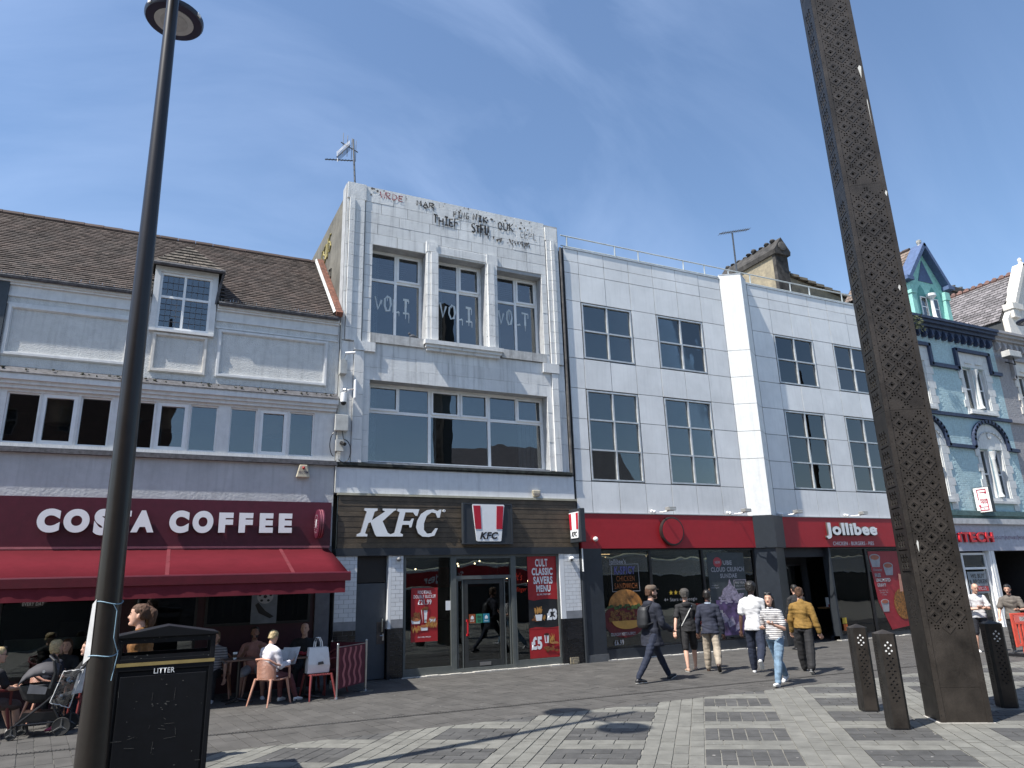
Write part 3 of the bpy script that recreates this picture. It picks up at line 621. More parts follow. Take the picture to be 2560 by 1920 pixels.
# ---------------------------------------------------------------- white stone three storey building with chicken shop
def shop_building():
    t = thing('stone_shop_building', 'tall white painted stone building with parapet graffiti above a brown boarded shop front', 'building', (6.8, 17, 0))
    XL, XR, TOP = 3.53, 10.12, 12.62
    ups = [(4.28, 5.77, 8.38, 10.9), (6.13, 7.56, 8.38, 10.9), (7.93, 9.38, 8.36, 10.8)]; low = (4.30, 9.40, 5.03, 7.12)
    hwall('backing_wall', STONEJ, t, XL, 10.02, 4.88, TOP-.03, 17.0, 17.4, ups+[low])
    b = MB(); b.prism([(17.4, 0), (24, 0), (24, 12.72), (17.4, 12.3)], (3.53, 0, 0), Y, Z, (.25, 0, 0)); b.build('side_wall', CEM, t)
    MB().box(10.0, 10.1, 17.2, 24, 4, 12.2).box(XL+.25, 10.0, 23.9, 24, 0, 12.3).box(XL+.25, 10.0, 17.4, 24, 12.05, 12.15).build('rear_shell', CEM, t)
    spray('GSUS', 0, 1.5, 11.35, 11.95, 0, mat('yellow_graffiti', (.30, .25, .08), .7), t, .03, 12, 0, face=lambda x, z: (3.515, 20.2-x, z+(x*.1)))
    spray('MOP', 0, 1.5, 10.2, 10.9, 0, mat('faint_graffiti', (.10, .095, .08), .8), t, .02, 13, 0, face=lambda x, z: (3.515, 19.9-x, z))
    # stone blocks in courses
    rnd = random.Random(11)
    def course(x0, x1, z0, z1, y, holes, L=.82, off=0, gp=.007):
        x = x0-off
        while x < x1-.01:
            l = L*rnd.uniform(.85, 1.15) if off >= 0 else L
            a, b = max(x, x0), min(x+l, x1)
            if x1-b < .15: b = x1
            x = b if b < x1 else x1+1
            if b-a < .05: continue
            segs = [(a, b)]
            for h in holes:
                if h[2] < z1-.02 and h[3] > z0+.02:
                    ns = []
                    for s in segs:
                        if h[1] <= s[0] or h[0] >= s[1]: ns.append(s); continue
                        if s[0] < h[0]: ns.append((s[0], h[0]))
                        if s[1] > h[1]: ns.append((h[1], s[1]))
                    segs = ns
            for s in segs:
                if s[1]-s[0] > .03: piece('stone_block', s[0]+gp, s[1]-gp, y+rnd.uniform(-.004, .004), 17.02, z0+gp*.8, z1-gp*.8, STONE, t)
    H = ups+[low]
    zz = [7.12, 7.45, 7.78, 8.10, 8.38, 8.70, 9.02, 9.34, 9.66, 9.98, 10.28, 10.58, 10.9, 11.22, 11.53, 11.84, 12.15, 12.40]
    for i in range(len(zz)-1):
        z0, z1 = zz[i], zz[i+1]
        course(4.06, 9.55, z0, z1, 16.975, H, .85, .4*(i % 2), gp=.006 if z1 > 8.2 else .002)
    course(4.06, 9.55, 12.40, TOP, 16.985, [], 1.1, 0)
    for i, (z0, z1) in enumerate([(5.0, 5.4), (5.4, 5.8), (5.8, 6.2), (6.2, 6.65), (6.65, 7.12)]):
        course(4.06, 4.30, z0, z1, 16.975, [], .9, 0, .003); course(9.40, 9.6, z0, z1, 16.975, [], .9, 0, .003)
    def pil(x0, x1, steps, z0, z1, n):
        for i in range(n):
            a, b = z0+(z1-z0)*i/n, z0+(z1-z0)*(i+1)/n
            for (u0, u1, d) in steps: piece('stone_block', u0+.003, u1-.003, 17-d, 17.0, a+.004, b-.004, STONE, t)
    pil(0, 0, [(3.62, 3.76, .10), (3.76, 4.03, .065)], 8.1, 12.14, 12); piece('stone_block', 3.56, 4.06, 16.94, 17.02, 12.15, TOP, STONE, t)
    pil(0, 0, [(9.58, 9.72, .065), (9.72, 9.84, .10), (9.84, 9.98, .065)], 8.1, 12.05, 12); piece('stone_block', 9.56, 9.97, 16.94, 17.02, 12.06, TOP-.12, STONE, t)
    piece('stone_block', 3.85, 4.40, 16.9, 16.98, 7.85, 8.10, STONE, t); piece('stone_block', 9.28, 9.8, 16.9, 16.98, 7.82, 8.1, STONE, t)
    pil(0, 0, [(3.87, 4.12, .08)], 4.98, 7.84, 5); pil(0, 0, [(9.56, 9.76, .08)], 4.98, 7.81, 6)
    pil(0, 0, [(3.55, 3.86, .03)], 4.98, 8.08, 4); pil(0, 0, [(9.77, 10.0, .03)], 4.98, 8.08, 4); pil(0, 0, [(3.55, 3.61, .03)], 8.1, 12.12, 6)
    pil(0, 0, [(5.80, 5.90, .07), (5.90, 6.11, .11)], 8.38, 10.95, 8); pil(0, 0, [(7.60, 7.80, .11), (7.80, 7.91, .07)], 8.38, 10.9, 8)
    b = MB(); b.box(5.78, 6.12, 16.93, 17, 10.955, 11.26); b.box(5.84, 6.06, 16.91, 16.93, 10.97, 11.16); b.box(7.59, 7.93, 16.93, 17, 10.90, 11.2); b.box(6.12, 7.59, 16.95, 17, 10.95, 11.17); b.build('lintel_blocks', STONE, t)
    b = MB(); b.box(5.70, 7.99, 16.78, 17, 8.22, 8.33); b.box(5.74, 7.95, 16.83, 17, 8.14, 8.22); b.box(5.78, 7.91, 16.88, 17, 8.06, 8.14); b.build('central_sill', STONE, t)
    ds = mat('stained_sill', (.50, .50, .49), .85, var=.15, streak=.9)
    for x0, x1 in ((4.26, 5.70), (7.99, 9.42)): MB().box(x0, x1, 16.92, 17.2, 8.12, 8.37).build('window_sill', ds, t)
    # reveals
    b = MB()
    for x0, x1, z0, z1 in H: b.box(x0, x1, 17.0, 17.38, z0-.012, z0-.002)
    b.build('reveal_sills', STONE, t)
    Wf = mat('upper_frame_white', (.82, .82, .81), .4, var=.05)
    for x0, x1, z0, z1 in ups:
        mx = (x0+x1)/2; zt = z0+(z1-z0)*.66
        f = frame(x0, x1, z0, z1, 17.33, 17.40, .072, (mx,), (zt,)).build('window', Wf, t)
        frame(mx+.03, x1-.06, zt+.03, z1-.06, 17.305, 17.345, .055).build('casement', Wf, f)
        for a, c in ((x0+.06, mx-.03), (mx+.03, x1-.06)):
            for p, q in ((z0+.06, zt-.03), (zt+.03, z1-.06)): pane(a, c, p, q, 17.37, f)
        cb = MB()
        for k in range(7): cb.box(x0+.02+k*.045, x0+.055+k*.045, 17.55+.02*(k % 2), 17.58+.02*(k % 2), z0, z1)
        cb.build('curtain', CURT, t)
        cl = MB()
        for k in range(6): cl.box(x0+.3+.03*k, x1-.2, 17.9+k*.13, 17.96+k*.13, z1-.1, z1-.09)
        cl.build('louvre', mat('louvre_grey', (.3, .3, .3), .6), t)
        # sprayed tag on the glass
        gm = mat('pale_spray', (.60, .66, .68), .8)
        s = 'VOLI' if x0 < 7.8 else 'VOLT'; sd_ = int(x0*10); zz0 = z0+(.84 if x0 < 7.8 else .95)-.02*sd_ % .05
        spray(s, x0+.20, x0+1.20, zz0+.03, zz0+.47, 17.362, gm, f, .030, sd_, .7, 'sprayed_tag')
    x0, x1, z0, z1 = low; zt = 6.38
    f = frame(x0, x1, z0, z1, 17.30, 17.38, .078, (6.0, 7.72), (zt,)).build('window', Wf, t); mxs = (x0, 6.0, 7.72, x1)
    for k in range(3):
        a, c = mxs[k]+.045, mxs[k+1]-.045; m = (a+c)/2
        pane(a, c, z0+.06, zt-.03, 17.34, f)
        for j, (p, q) in enumerate(((a, m-.02), (m+.02, c))):
            pane(p, q, zt+.03, z1-.06, 17.342, f)
            if (k, j) in ((0, 0), (1, 0), (1, 1), (2, 1)): frame(p, q, zt+.03, z1-.06, 17.275, 17.318, .05).build('casement', Wf, f)
        MB().box(m-.02, m+.02, 17.305, 17.37, zt+.03, z1-.06).build('glazing_bar', Wf, f)
    b = MB()
    for k in range(10): b.box(8.75+k*.065, 8.80+k*.065, 17.6+.02*(k % 2), 17.63+.02*(k % 2), z0, z1); b.box(4.35+k*.03, 4.37+k*.03, 17.6, 17.63, z0, z1)
    for k in range(5): b.box(6.05+k*.05, 6.09+k*.05, 17.6+.02*(k % 2), 17.63+.02*(k % 2), z0, z1)
    b.build('curtain', CURT, t)
    MB().box(5.2, 9.3, 17.5, 17.52, 6.55, 7.1).build('blind', mat('blind_grey', (.45, .48, .48), .8), t)
    MB().quad((3.8, 20, 4.9), (9.95, 20, 4.9), (9.95, 20, 12.2), (3.8, 20, 12.2)).box(3.8, 9.95, 17.4, 20, 7.6, 7.7).box(3.8, 9.95, 17.4, 20, 4.9, 4.95).box(3.8, 9.95, 17.4, 20, 11.2, 11.25).build('upper_rooms', DARKG, t)
    b = MB(); rnd2 = random.Random(4)
    for k in range(10): b.box(4.9+rnd2.uniform(0, 1), 5.2+rnd2.uniform(0, 1), 18+k*.1, 18.02+k*.1, 7.3, 7.32)
    b.build('ceiling_fitting', mat('louvre_grey'), t)
    # ledge, smooth wall
    b = MB(); b.box(3.56, 10.05, 16.90, 17.0, 4.90, 4.965); b.box(3.56, 10.05, 16.94, 17.0, 4.86, 4.90); b.build('ledge', mat('mossy_lead', (.035, .04, .035), .8, var=.5, scale=9), t)
    MB().box(XL, 10.12, 16.975, 17.3, 4.24, 4.87).build('smooth_wall', mat('smooth_white_wall', (.64, .66, .69), .6, var=.04, streak=.25), t)
    # parapet paint marks and graffiti
    gk = mat('black_spray', (.03, .03, .035), .8, var=.4, scale=20); gr = mat('red_spray', (.28, .03, .06), .8)
    spray('THIEF', 6.0, 6.78, 11.9, 12.14, 16.962, gk, t, .022, 1); spray('STFU', 7.15, 7.72, 11.86, 12.12, 16.962, gk, t, .027, 2); spray('MAR', 5.5, 6.05, 12.34, 12.5, 16.962, gk, t, .02, 3)
    spray('PING', 6.6, 7.1, 12.22, 12.42, 16.962, gk, t, .014, 4); spray('NIK', 7.2, 7.7, 12.24, 12.44, 16.962, gk, t, .024, 5); spray('WRDE', 4.45, 5.15, 12.34, 12.52, 16.962, gr, t, .014, 6); spray('CEPL', 8.72, 9.3, 11.98, 12.2, 16.962, gk, t, .008, 7)
    spray('OUK', 8.0, 8.55, 12.12, 12.34, 16.962, gk, t, .02, 8)
    b = MB()
    for k in range(45):
        x, z = rnd2.uniform(4.1, 9.4), min(12.57, 12.36+rnd2.gauss(.08, .11)); r_ = rnd2.uniform(.006, .04)
        b.prism(ell(x, z, r_*rnd2.uniform(.4, 1.4), r_, 6, rnd2.uniform(0, 30)), (0, 16.969, 0), X, Z, (0, -.001*rnd2.uniform(.5, 2), 0))
    for k in range(40):
        x, z = rnd2.uniform(7.6, 9.0), rnd2.uniform(11.72, 11.86); b.prism([(x, z), (x+.05, z+.01), (x+.03, z-rnd2.uniform(.03, .1))], (0, 16.967, 0), X, Z, (0, -.001*rnd2.uniform(.5, 2), 0))
    b.build('flaked_paint', mat('flaked_dark', (.13, .12, .115), .9, var=.4, scale=20), t, kind='stuff')
    # ground floor: boards, tiled piers, doors, windows
    for k in range(10): piece('board', 3.62, 10.13, 16.93+.004*(k % 2), 17.0, 2.945+k*.1235, 2.945+(k+1)*.1235-.008, WOODB, t)
    MB().box(3.6, 10.15, 16.955, 17.0, 2.94, 4.18).build('board_backing', BLK, t)
    MB().box(3.58, 10.15, 16.90, 17.0, 4.182, 4.235).build('fascia_coping', mat('cream_trim', (.40, .38, .29), .6, streak=.3), t)
    MB().box(3.6, 10.13, 16.91, 17.2, 2.77, 2.94).build('header_beam', CHAR, t)
    def tiled(x0, x1, y, side=None):
        MB().box(x0, x1, y+.012, 17.3, 0, 2.77).build('pier', mat('tile_grout', (.30, .31, .32), .9), t)
        gz = mat('grey_tile_band', (.24, .25, .27), .4); piece('tile_band', x0, x1, y, y+.01, 1.12, 1.30, gz, t)
        n = 15
        for k in range(n):
            z0 = 1.305+k*(1.46/n); x = x0-(.11 if k % 2 else 0)
            while x < x1-.01:
                a, b = max(x, x0), min(x+.22, x1); x += .22
                if b-a > .02: piece('white_brick', a+.004, b-.004, y, y+.012, z0+.003, z0+1.46/n-.003, GBRICK, t)
        for k in range(11):
            z0 = .01+k*.1; x = x0-(.11 if k % 2 else 0)
            while x < x1-.01:
                a, b = max(x, x0), min(x+.22, x1); x += .22
                if b-a > .02: piece('black_brick', a+.003, b-.003, y, y+.012, z0+.003, z0+.097, KBRICK, t)
    tiled(3.60, 4.11, 16.95); tiled(4.93, 5.23, 16.95); tiled(9.66, 10.14, 16.93)
    MB().box(9.52, 9.655, 16.93, 17.3, 1.12, 2.77).build('pier_return', GBRICK, t); MB().box(9.52, 9.655, 16.93, 17.3, 0, 1.12).build('pier_base', KBRICK, t)
    MB().box(4.86, 4.93, 16.95, 17.3, 1.1, 2.77).build('door_jamb', GBRICK, t); MB().box(4.86, 4.93, 16.95, 17.3, 0, 1.1).build('door_jamb', KBRICK, t)
    MB().box(9.7, 9.95, 16.90, 16.95, .01, .16).box(9.78, 9.9, 16.88, 16.93, .01, .10).build('broken_tiles', RUBBLE, t)
    MB().box(4.11, 4.86, 17.12, 17.2, 2.16, 2.77).build('door_head_panel', BLK, t)
    d = MB().box(4.13, 4.84, 17.10, 17.16, .02, 2.14).build('side_door', DOORG, t)
    MB().box(4.64, 4.83, 17.09, 17.10, .78, 1.26).build('kick_plate', mat('worn_plate', (.09, .07, .06), .6, var=.4), d)
    MB().tube([(4.76, 17.09, 1.05), (4.76, 17.04, 1.05), (4.76, 17.04, 1.33), (4.76, 17.09, 1.33)], .012, 6).box(4.775, 4.81, 17.07, 17.1, .85, 1.0).tube([(4.79, 17.07, .96), (4.79, 17.04, .96), (4.71, 17.04, .96)], .009, 6).build('handle', STEEL, d)
    # left window, entrance, right window
    def shopwin(x0, x1):
        f = frame(x0, x1, .02, 2.77, 16.98, 17.08, .055).build('shop_window', GFRAME, t)
        piece('bottom_rail', x0+.055, x1-.055, 16.985, 17.075, .075, .19, GFRAME, f); pane(x0+.055, x1-.055, .19, 2.715, 17.03, f, PANED); return f
    shopwin(5.25, 6.51); shopwin(8.19, 9.51)
    f = frame(6.51, 8.19, .02, 2.77, 16.975, 17.085, .09, (), (2.22,)).build('entrance_frame', GFRAME, t); pane(6.6, 8.1, 2.27, 2.68, 17.03, f, PANED)
    for x0, x1 in ((6.62, 6.79), (7.9, 8.08)): frame(x0, x1, .03, 2.17, 17.0, 17.07, .03).build('sidelight', GFRAME, f); pane(x0+.03, x1-.03, .06, 2.14, 17.04, f, PANED)
    d = frame(6.81, 7.88, .02, 2.16, 17.0, 17.06, .1).build('glass_door', mat('dark_door_frame', (.035, .038, .038), .4), t); piece('bottom_rail', 6.91, 7.78, 17.002, 17.058, .12, .26, mat('dark_door_frame'), d); pane(6.91, 7.78, .26, 2.06, 17.03, d, PANED)
    MB().box(6.86, 6.89, 16.93, 16.96, .84, 1.22).box(6.855, 6.9, 16.93, 17.0, .84, .89).box(6.855, 6.9, 16.93, 17.0, 1.17, 1.22).build('handle', mat('red_handle', (.5, .02, .03), .3), d)
    MB().box(7.2, 7.5, 16.985, 17.0, .14, .22).build('letter_plate', STEEL, d)
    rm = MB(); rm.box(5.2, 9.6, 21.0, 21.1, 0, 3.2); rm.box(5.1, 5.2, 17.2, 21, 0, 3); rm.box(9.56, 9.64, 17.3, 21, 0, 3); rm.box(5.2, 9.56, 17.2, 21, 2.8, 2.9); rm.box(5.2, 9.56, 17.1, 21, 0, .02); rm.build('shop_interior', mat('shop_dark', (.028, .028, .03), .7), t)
    MB().box(5.4, 9.2, 20.2, 20.8, 0, 1.1).box(8.8, 9.4, 18.8, 19.4, 0, .9).build('counter', mat('counter_green', (.02, .06, .04), .5), t)
    MB().box(5.6, 9.2, 20.9, 20.99, 2.0, 2.6).build('menu_board', mat('menu_red', (.14, .01, .012), .5), t)
    lm = mat('pendant_glow', (1, .72, .40), .5, emit=6, var=0); b = MB()
    for x, y, z in ((6.9, 17.6, 2.52), (7.15, 18.3, 2.6), (7.4, 17.7, 2.58), (7.75, 18.2, 2.66), (8.6, 18, 2.05), (8.75, 18.6, 2.2), (8.9, 17.6, 2.1), (6.2, 19, 2.5)): b.ball((x, y, z), .022, n=6, m=4)
    b.build('pendant_lamps', lm, t)
    # signs belonging to the front
    K = [(-.02, 0), (.235, 0), (.24, .05), (.18, .07), (.255, .31), (.31, .33), (.425, .04), (.46, 0), (.80, 0), (.80, .05), (.73, .09), (.60, .36), (.87, .60), (.93, .63), (.93, .66), (.60, .66), (.60, .62), (.66, .59), (.34, .38), (.40, .58), (.47, .61), (.47, .66), (.16, .66), (.15, .61), (.21, .58), (.08, .09), (-.01, .05)]
    F_ = [(0, 0), (.30, 0), (.31, .05), (.24, .08), (.29, .28), (.46, .28), (.47, .22), (.52, .22), (.58, .43), (.53, .43), (.49, .37), (.31, .37), (.365, .58), (.56, .58), (.62, .50), (.67, .50), (.72, .66), (.17, .66), (.16, .61), (.22, .58), (.10, .09), (.0, .05)]
    Cc = [(.47, .02), (.56, .20), (.50, .20), (.40, .08), (.28, .07), (.20, .16), (.20, .32), (.27, .50), (.40, .59), (.50, .57), (.55, .46), (.61, .46), (.66, .66), (.61, .66), (.56, .62), (.44, .665), (.28, .64), (.12, .54), (.03, .38), (.0, .22), (.05, .08), (.16, .0), (.32, -.01)]
    for P, x in ((K, 4.06), (F_, 4.86), (Cc, 5.50)):
        o = MB().prism(P, (x, 16.83, 3.21), X, Z, (0, .07, 0)).build('sign_letter', [LET, LETS], t)
        for p in o.data.polygons:
            if abs(p.normal.y) < .5: p.material_index = 1
        bmq = bmesh.new(); bmq.from_mesh(o.data); bmesh.ops.triangulate(bmq, faces=[q for q in bmq.faces if len(q.verts) > 4]); bmq.to_mesh(o.data); bmq.free()
    b = MB().lathe([(.035, 0), (.035, .03)], (6.22, 16.80, 3.84), 16, (0, 1, 0)); b.tube([(6.22, 16.83, 3.84), (6.22, 16.95, 3.84)], .01, 5); b.build('registered_mark', LET, t); ft('R', 6.205, 6.235, 3.82, 3.86, 16.797, INK, t)
    return t
SHOP = shop_building()
def bucket(O, U, V, w, h, parent, letters=True):     # white tapering bucket with two red bars and black letters
    O, U, V = Vector(O), Vector(U), Vector(V); W = U.cross(V)
    def pr(P, dz, m, nm, th=.006): return MB().prism([(a*w, b*h) for a, b in P], O+W*dz, U, V, W*th).build(nm, m, parent)
    pr([(.12, .02), (.15, 0), (.85, 0), (.88, .02), (1.0, .97), (.98, 1), (.02, 1), (0, .97)], .0, LET, 'bucket_face', .02)
    rb = mat('bar_red', (.42, .012, .03), .4, var=.03)
    pr([(.085, .33), (.27, .33), (.245, .96), (.03, .96)], .022, rb, 'red_bar'); pr([(.73, .33), (.915, .33), (.97, .96), (.755, .96)], .022, rb, 'red_bar')
    text('KFC', O+W*.022+U*(w*.22)+V*(h*.06), U, V, w*.56, h*.19, INK, parent, depth=.005, bold=.04, shear=.25, name='lettering')
def kfc_signs():
    t = thing('square_bucket_sign', 'square dark sign box with white bucket badge above the glass entrance door', 'sign', (7.4, 16.9, 3.5))
    bevel(MB().box(6.72, 8.10, 16.80, 16.92, 3.02, 4.05).build('sign_box', CHAR, t), .012)
    frame(6.72, 8.10, 3.02, 4.05, 16.785, 16.80, .035).build('box_rim', CHAR, t)
    bucket((6.97, 16.798, 3.09), X, Z, .9, .93, t)
    t = thing('projecting_bucket_sign', 'small dark projecting sign box with white bucket badge beside the red fascia', 'sign', (9.95, 16.65, 3.5))
    bevel(MB().box(9.885, 10.03, 16.34, 16.93, 3.05, 3.93).build('sign_box', CHAR, t), .01)
    bucket((9.883, 16.90, 3.16), -Y, Z, .5, .68, t)
    MB().box(9.9, 10.0, 16.93, 17.0, 3.2, 3.6).build('bracket', CHAR, t)
kfc_signs()
def sticker(nm, lab, x0, x1, z0, z1, col, s, y=16.993, tc=None, c2=None):
    t = thing(nm, lab, 'sticker', ((x0+x1)/2, 17, z0)); MB().box(x0, x1, y, y+.004, z0, z1).build('sheet', mat('sticker_%s' % s.replace(' ', '_').lower()[:8], col, .5), t)
    ft(s, x0+(x1-x0)*.18, x1-(x1-x0)*.18, z0+(z1-z0)*.12, z0+(z1-z0)*(.3 if s != 'Uber\nEats' else .85), y-.002, tc or LET, t, bold=.02); 
    if s != 'Uber\nEats': flat([( (x0+x1)/2-.04, z0+.09), ((x0+x1)/2+.04, z0+.09), ((x0+x1)/2+.04, z0+.14), ((x0+x1)/2, z0+.18), ((x0+x1)/2-.04, z0+.14)], y-.001, LET, t)
sticker('delivery_sticker', 'orange delivery sticker on the glass door, leftmost of three', 6.93, 7.10, 1.13, 1.34, (.30, .075, .02), 'JUST EAT')
sticker('delivery_sticker', 'green delivery sticker on the glass door, middle of three', 7.12, 7.29, 1.13, 1.34, (.03, .22, .12), 'Uber\nEats', tc=INK)
sticker('delivery_sticker', 'blue delivery sticker on the glass door, rightmost of three', 7.31, 7.48, 1.13, 1.34, (.02, .22, .33), 'deliveroo')
def posters():
    FR = mat('chips_yellow', (.50, .25, .06), .6); CH = mat('chicken_brown', (.28, .10, .03), .6, var=.4, scale=40); CR = mat('sauce_orange', (.45, .16, .06), .5); RD = REDP
    def fries(b, cx, cz, n, w, h, y, r):
        for k in range(n):
            x, z, a = cx+r.uniform(-w, w), cz+r.uniform(-h, h)*.5, r.uniform(-.6, .6); l = r.uniform(.07, .13)
            b.prism([(x, z), (x+.014, z), (x+.014+l*a*.7, z+l*(1-abs(a)*.4)), (x+l*a*.7, z+l*(1-abs(a)*.4))], (0, y-.0006*k/n-.001, 0), X, Z, (0, -.001, 0))
    r = random.Random(2)
    t = thing('bucket_offer_poster', 'red football double bucket poster in the left window of the chicken shop', 'poster', (5.8, 17, .8)); y = 17.018
    MB().box(5.45, 6.12, y, y+.004, .77, 2.0).build('sheet', RD, t)
    ft('FOOTBALL\nDOUBLE BUCKET', 5.51, 6.07, 1.76, 1.94, y-.003, LET, t, bold=.012); ft('£21.99', 5.62, 5.96, 1.61, 1.73, y-.003, LET, t, bold=.02); ft('ONLY UNTIL 19TH JULY', 5.62, 5.95, .85, .89, y-.003, LET, t, bold=.02)
    flat([(5.74, 1.2), (5.88, 1.2), (5.92, 1.5), (5.70, 1.5)], y-.002, LET, t); flat([(5.74, 1.2), (5.78, 1.2), (5.765, 1.5), (5.72, 1.5)], y-.004, RD, t); flat([(5.84, 1.2), (5.88, 1.2), (5.92, 1.5), (5.86, 1.5)], y-.004, RD, t)
    ft('KFC', 5.77, 5.85, 1.22, 1.27, y-.006, INK, t, bold=.03)
    for cx, cz, rr in ((5.57, 1.28, .12), (5.99, 1.3, .08), (5.78, 1.12, .1)): flat([(cx-rr*.8, cz-.1), (cx+rr*.8, cz-.1), (cx+rr, cz), (cx-rr, cz)], y-.005, LET, t); flat(ell(cx, cz, rr, rr*.35, 14), y-.007, CR, t)
    b = MB()
    for k in range(16): b.prism(ell(5.56+r.uniform(-.09, .09), 1.33+r.uniform(-.02, .09), .035, .03, 7), (0, y-.008-.0003*k, 0), X, Z, (0, -.001, 0)); b.prism(ell(5.81+r.uniform(-.09, .09), 1.51+r.uniform(-.01, .03), .03, .025, 7), (0, y-.008-.0003*k, 0), X, Z, (0, -.001, 0))
    b.build('printed_chicken', CH, t, kind='stuff')
    b = MB(); fries(b, 5.96, 1.12, 34, .12, .12, y-.008, r); fries(b, 5.58, 1.02, 24, .1, .1, y-.008, r); b.build('printed_chips', FR, t, kind='stuff')
    t = thing('savers_menu_poster', 'tall red and black savers menu poster in the chicken shop window', 'poster', (9.05, 17, .2)); y = 17.016
    MB().box(8.60, 9.455, y, y+.004, 1.63, 2.715).build('red_sheet', RD, t); MB().box(8.60, 9.455, y, y+.004, .92, 1.628).build('black_sheet', INK, t); MB().box(8.60, 9.455, y, y+.004, .2, .918).build('red_sheet', RD, t)
    flat([(8.6, 1.63), (8.75, 1.6), (9.1, 1.64), (9.455, 1.61), (9.455, 1.66), (8.6, 1.66)], y-.0005, RD, t, 'torn_edge'); flat([(8.6, .92), (8.8, .95), (9.2, .91), (9.455, .94), (9.455, .90), (8.6, .90)], y-.0005, RD, t, 'torn_edge')
    ft('CULT', 8.83, 9.2, 2.45, 2.65, y-.003, LET, t, bold=.03); ft('CLASSIC', 8.72, 9.34, 2.23, 2.42, y-.003, LET, t, bold=.04); ft('SAVERS', 8.76, 9.33, 2.01, 2.20, y-.003, LET, t, bold=.04); ft('MENU', 8.84, 9.26, 1.81, 1.98, y-.003, LET, t, bold=.04); ft('ALL DAY, EVERY DAY', 8.85, 9.25, 1.72, 1.77, y-.003, LET, t, bold=.02)
    ft('£3', 9.12, 9.42, 1.1, 1.38, y-.003, LET, t, bold=.05); ft('£5', 8.64, 8.95, .40, .72, y-.003, LET, t, bold=.05)
    b = MB(); fries(b, 8.86, 1.3, 40, .1, .1, y-.008, r); fries(b, 8.9, 1.12, 30, .16, .06, y-.008, r); fries(b, 9.2, .6, 36, .1, .16, y-.008, r); b.build('printed_chips', FR, t, kind='stuff')
    b = MB()
    for k in range(20): b.prism(ell(9.2+r.uniform(-.18, .2), .4+r.uniform(-.05, .07), .035, .03, 7), (0, y-.01-.0003*k, 0), X, Z, (0, -.001, 0)); b.prism(ell(8.78+r.uniform(-.08, .1), 1.13+r.uniform(-.03, .04), .03, .025, 7), (0, y-.01-.0003*k, 0), X, Z, (0, -.001, 0))
    b.build('printed_chicken', CH, t, kind='stuff'); flat(ell(9.32, .52, .11, .06, 14, 0, 180), y-.018, mat('bun', (.42, .2, .07), .6), t)
    flat([(8.8, 1.1), (8.95, 1.1), (8.98, 1.25), (8.77, 1.25)], y-.016, LET, t); flat([(9.03, .55), (9.13, .55), (9.15, .75), (9.01, .75)], y-.016, LET, t); flat([(9.05, .58), (9.08, .58), (9.08, .72), (9.045, .72)], y-.018, RD, t); flat(ell(9.08, .76, .075, .03, 12), y-.02, mat('cola', (.06, .02, .015), .4), t)
    t = thing('white_notice', 'small white paper notice stuck inside the left window beside the entrance', 'notice', (6.4, 17, 1.5)); MB().box(6.33, 6.47, 17.02, 17.022, 1.46, 1.68).build('paper', LET, t)
    t = thing('neon_script_sign', 'red neon handwriting behind the right window of the chicken shop', 'sign', (8.5, 17.4, 1.9)); ft("It's", 8.48, 8.68, 2.12, 2.32, 17.5, mat('neon_red', (1, .08, .05), .5, emit=.22, var=0), t, shear=.3); ft('finger', 8.50, 8.8, 1.80, 1.95, 17.5, mat('neon_red'), t, shear=.3)
posters()
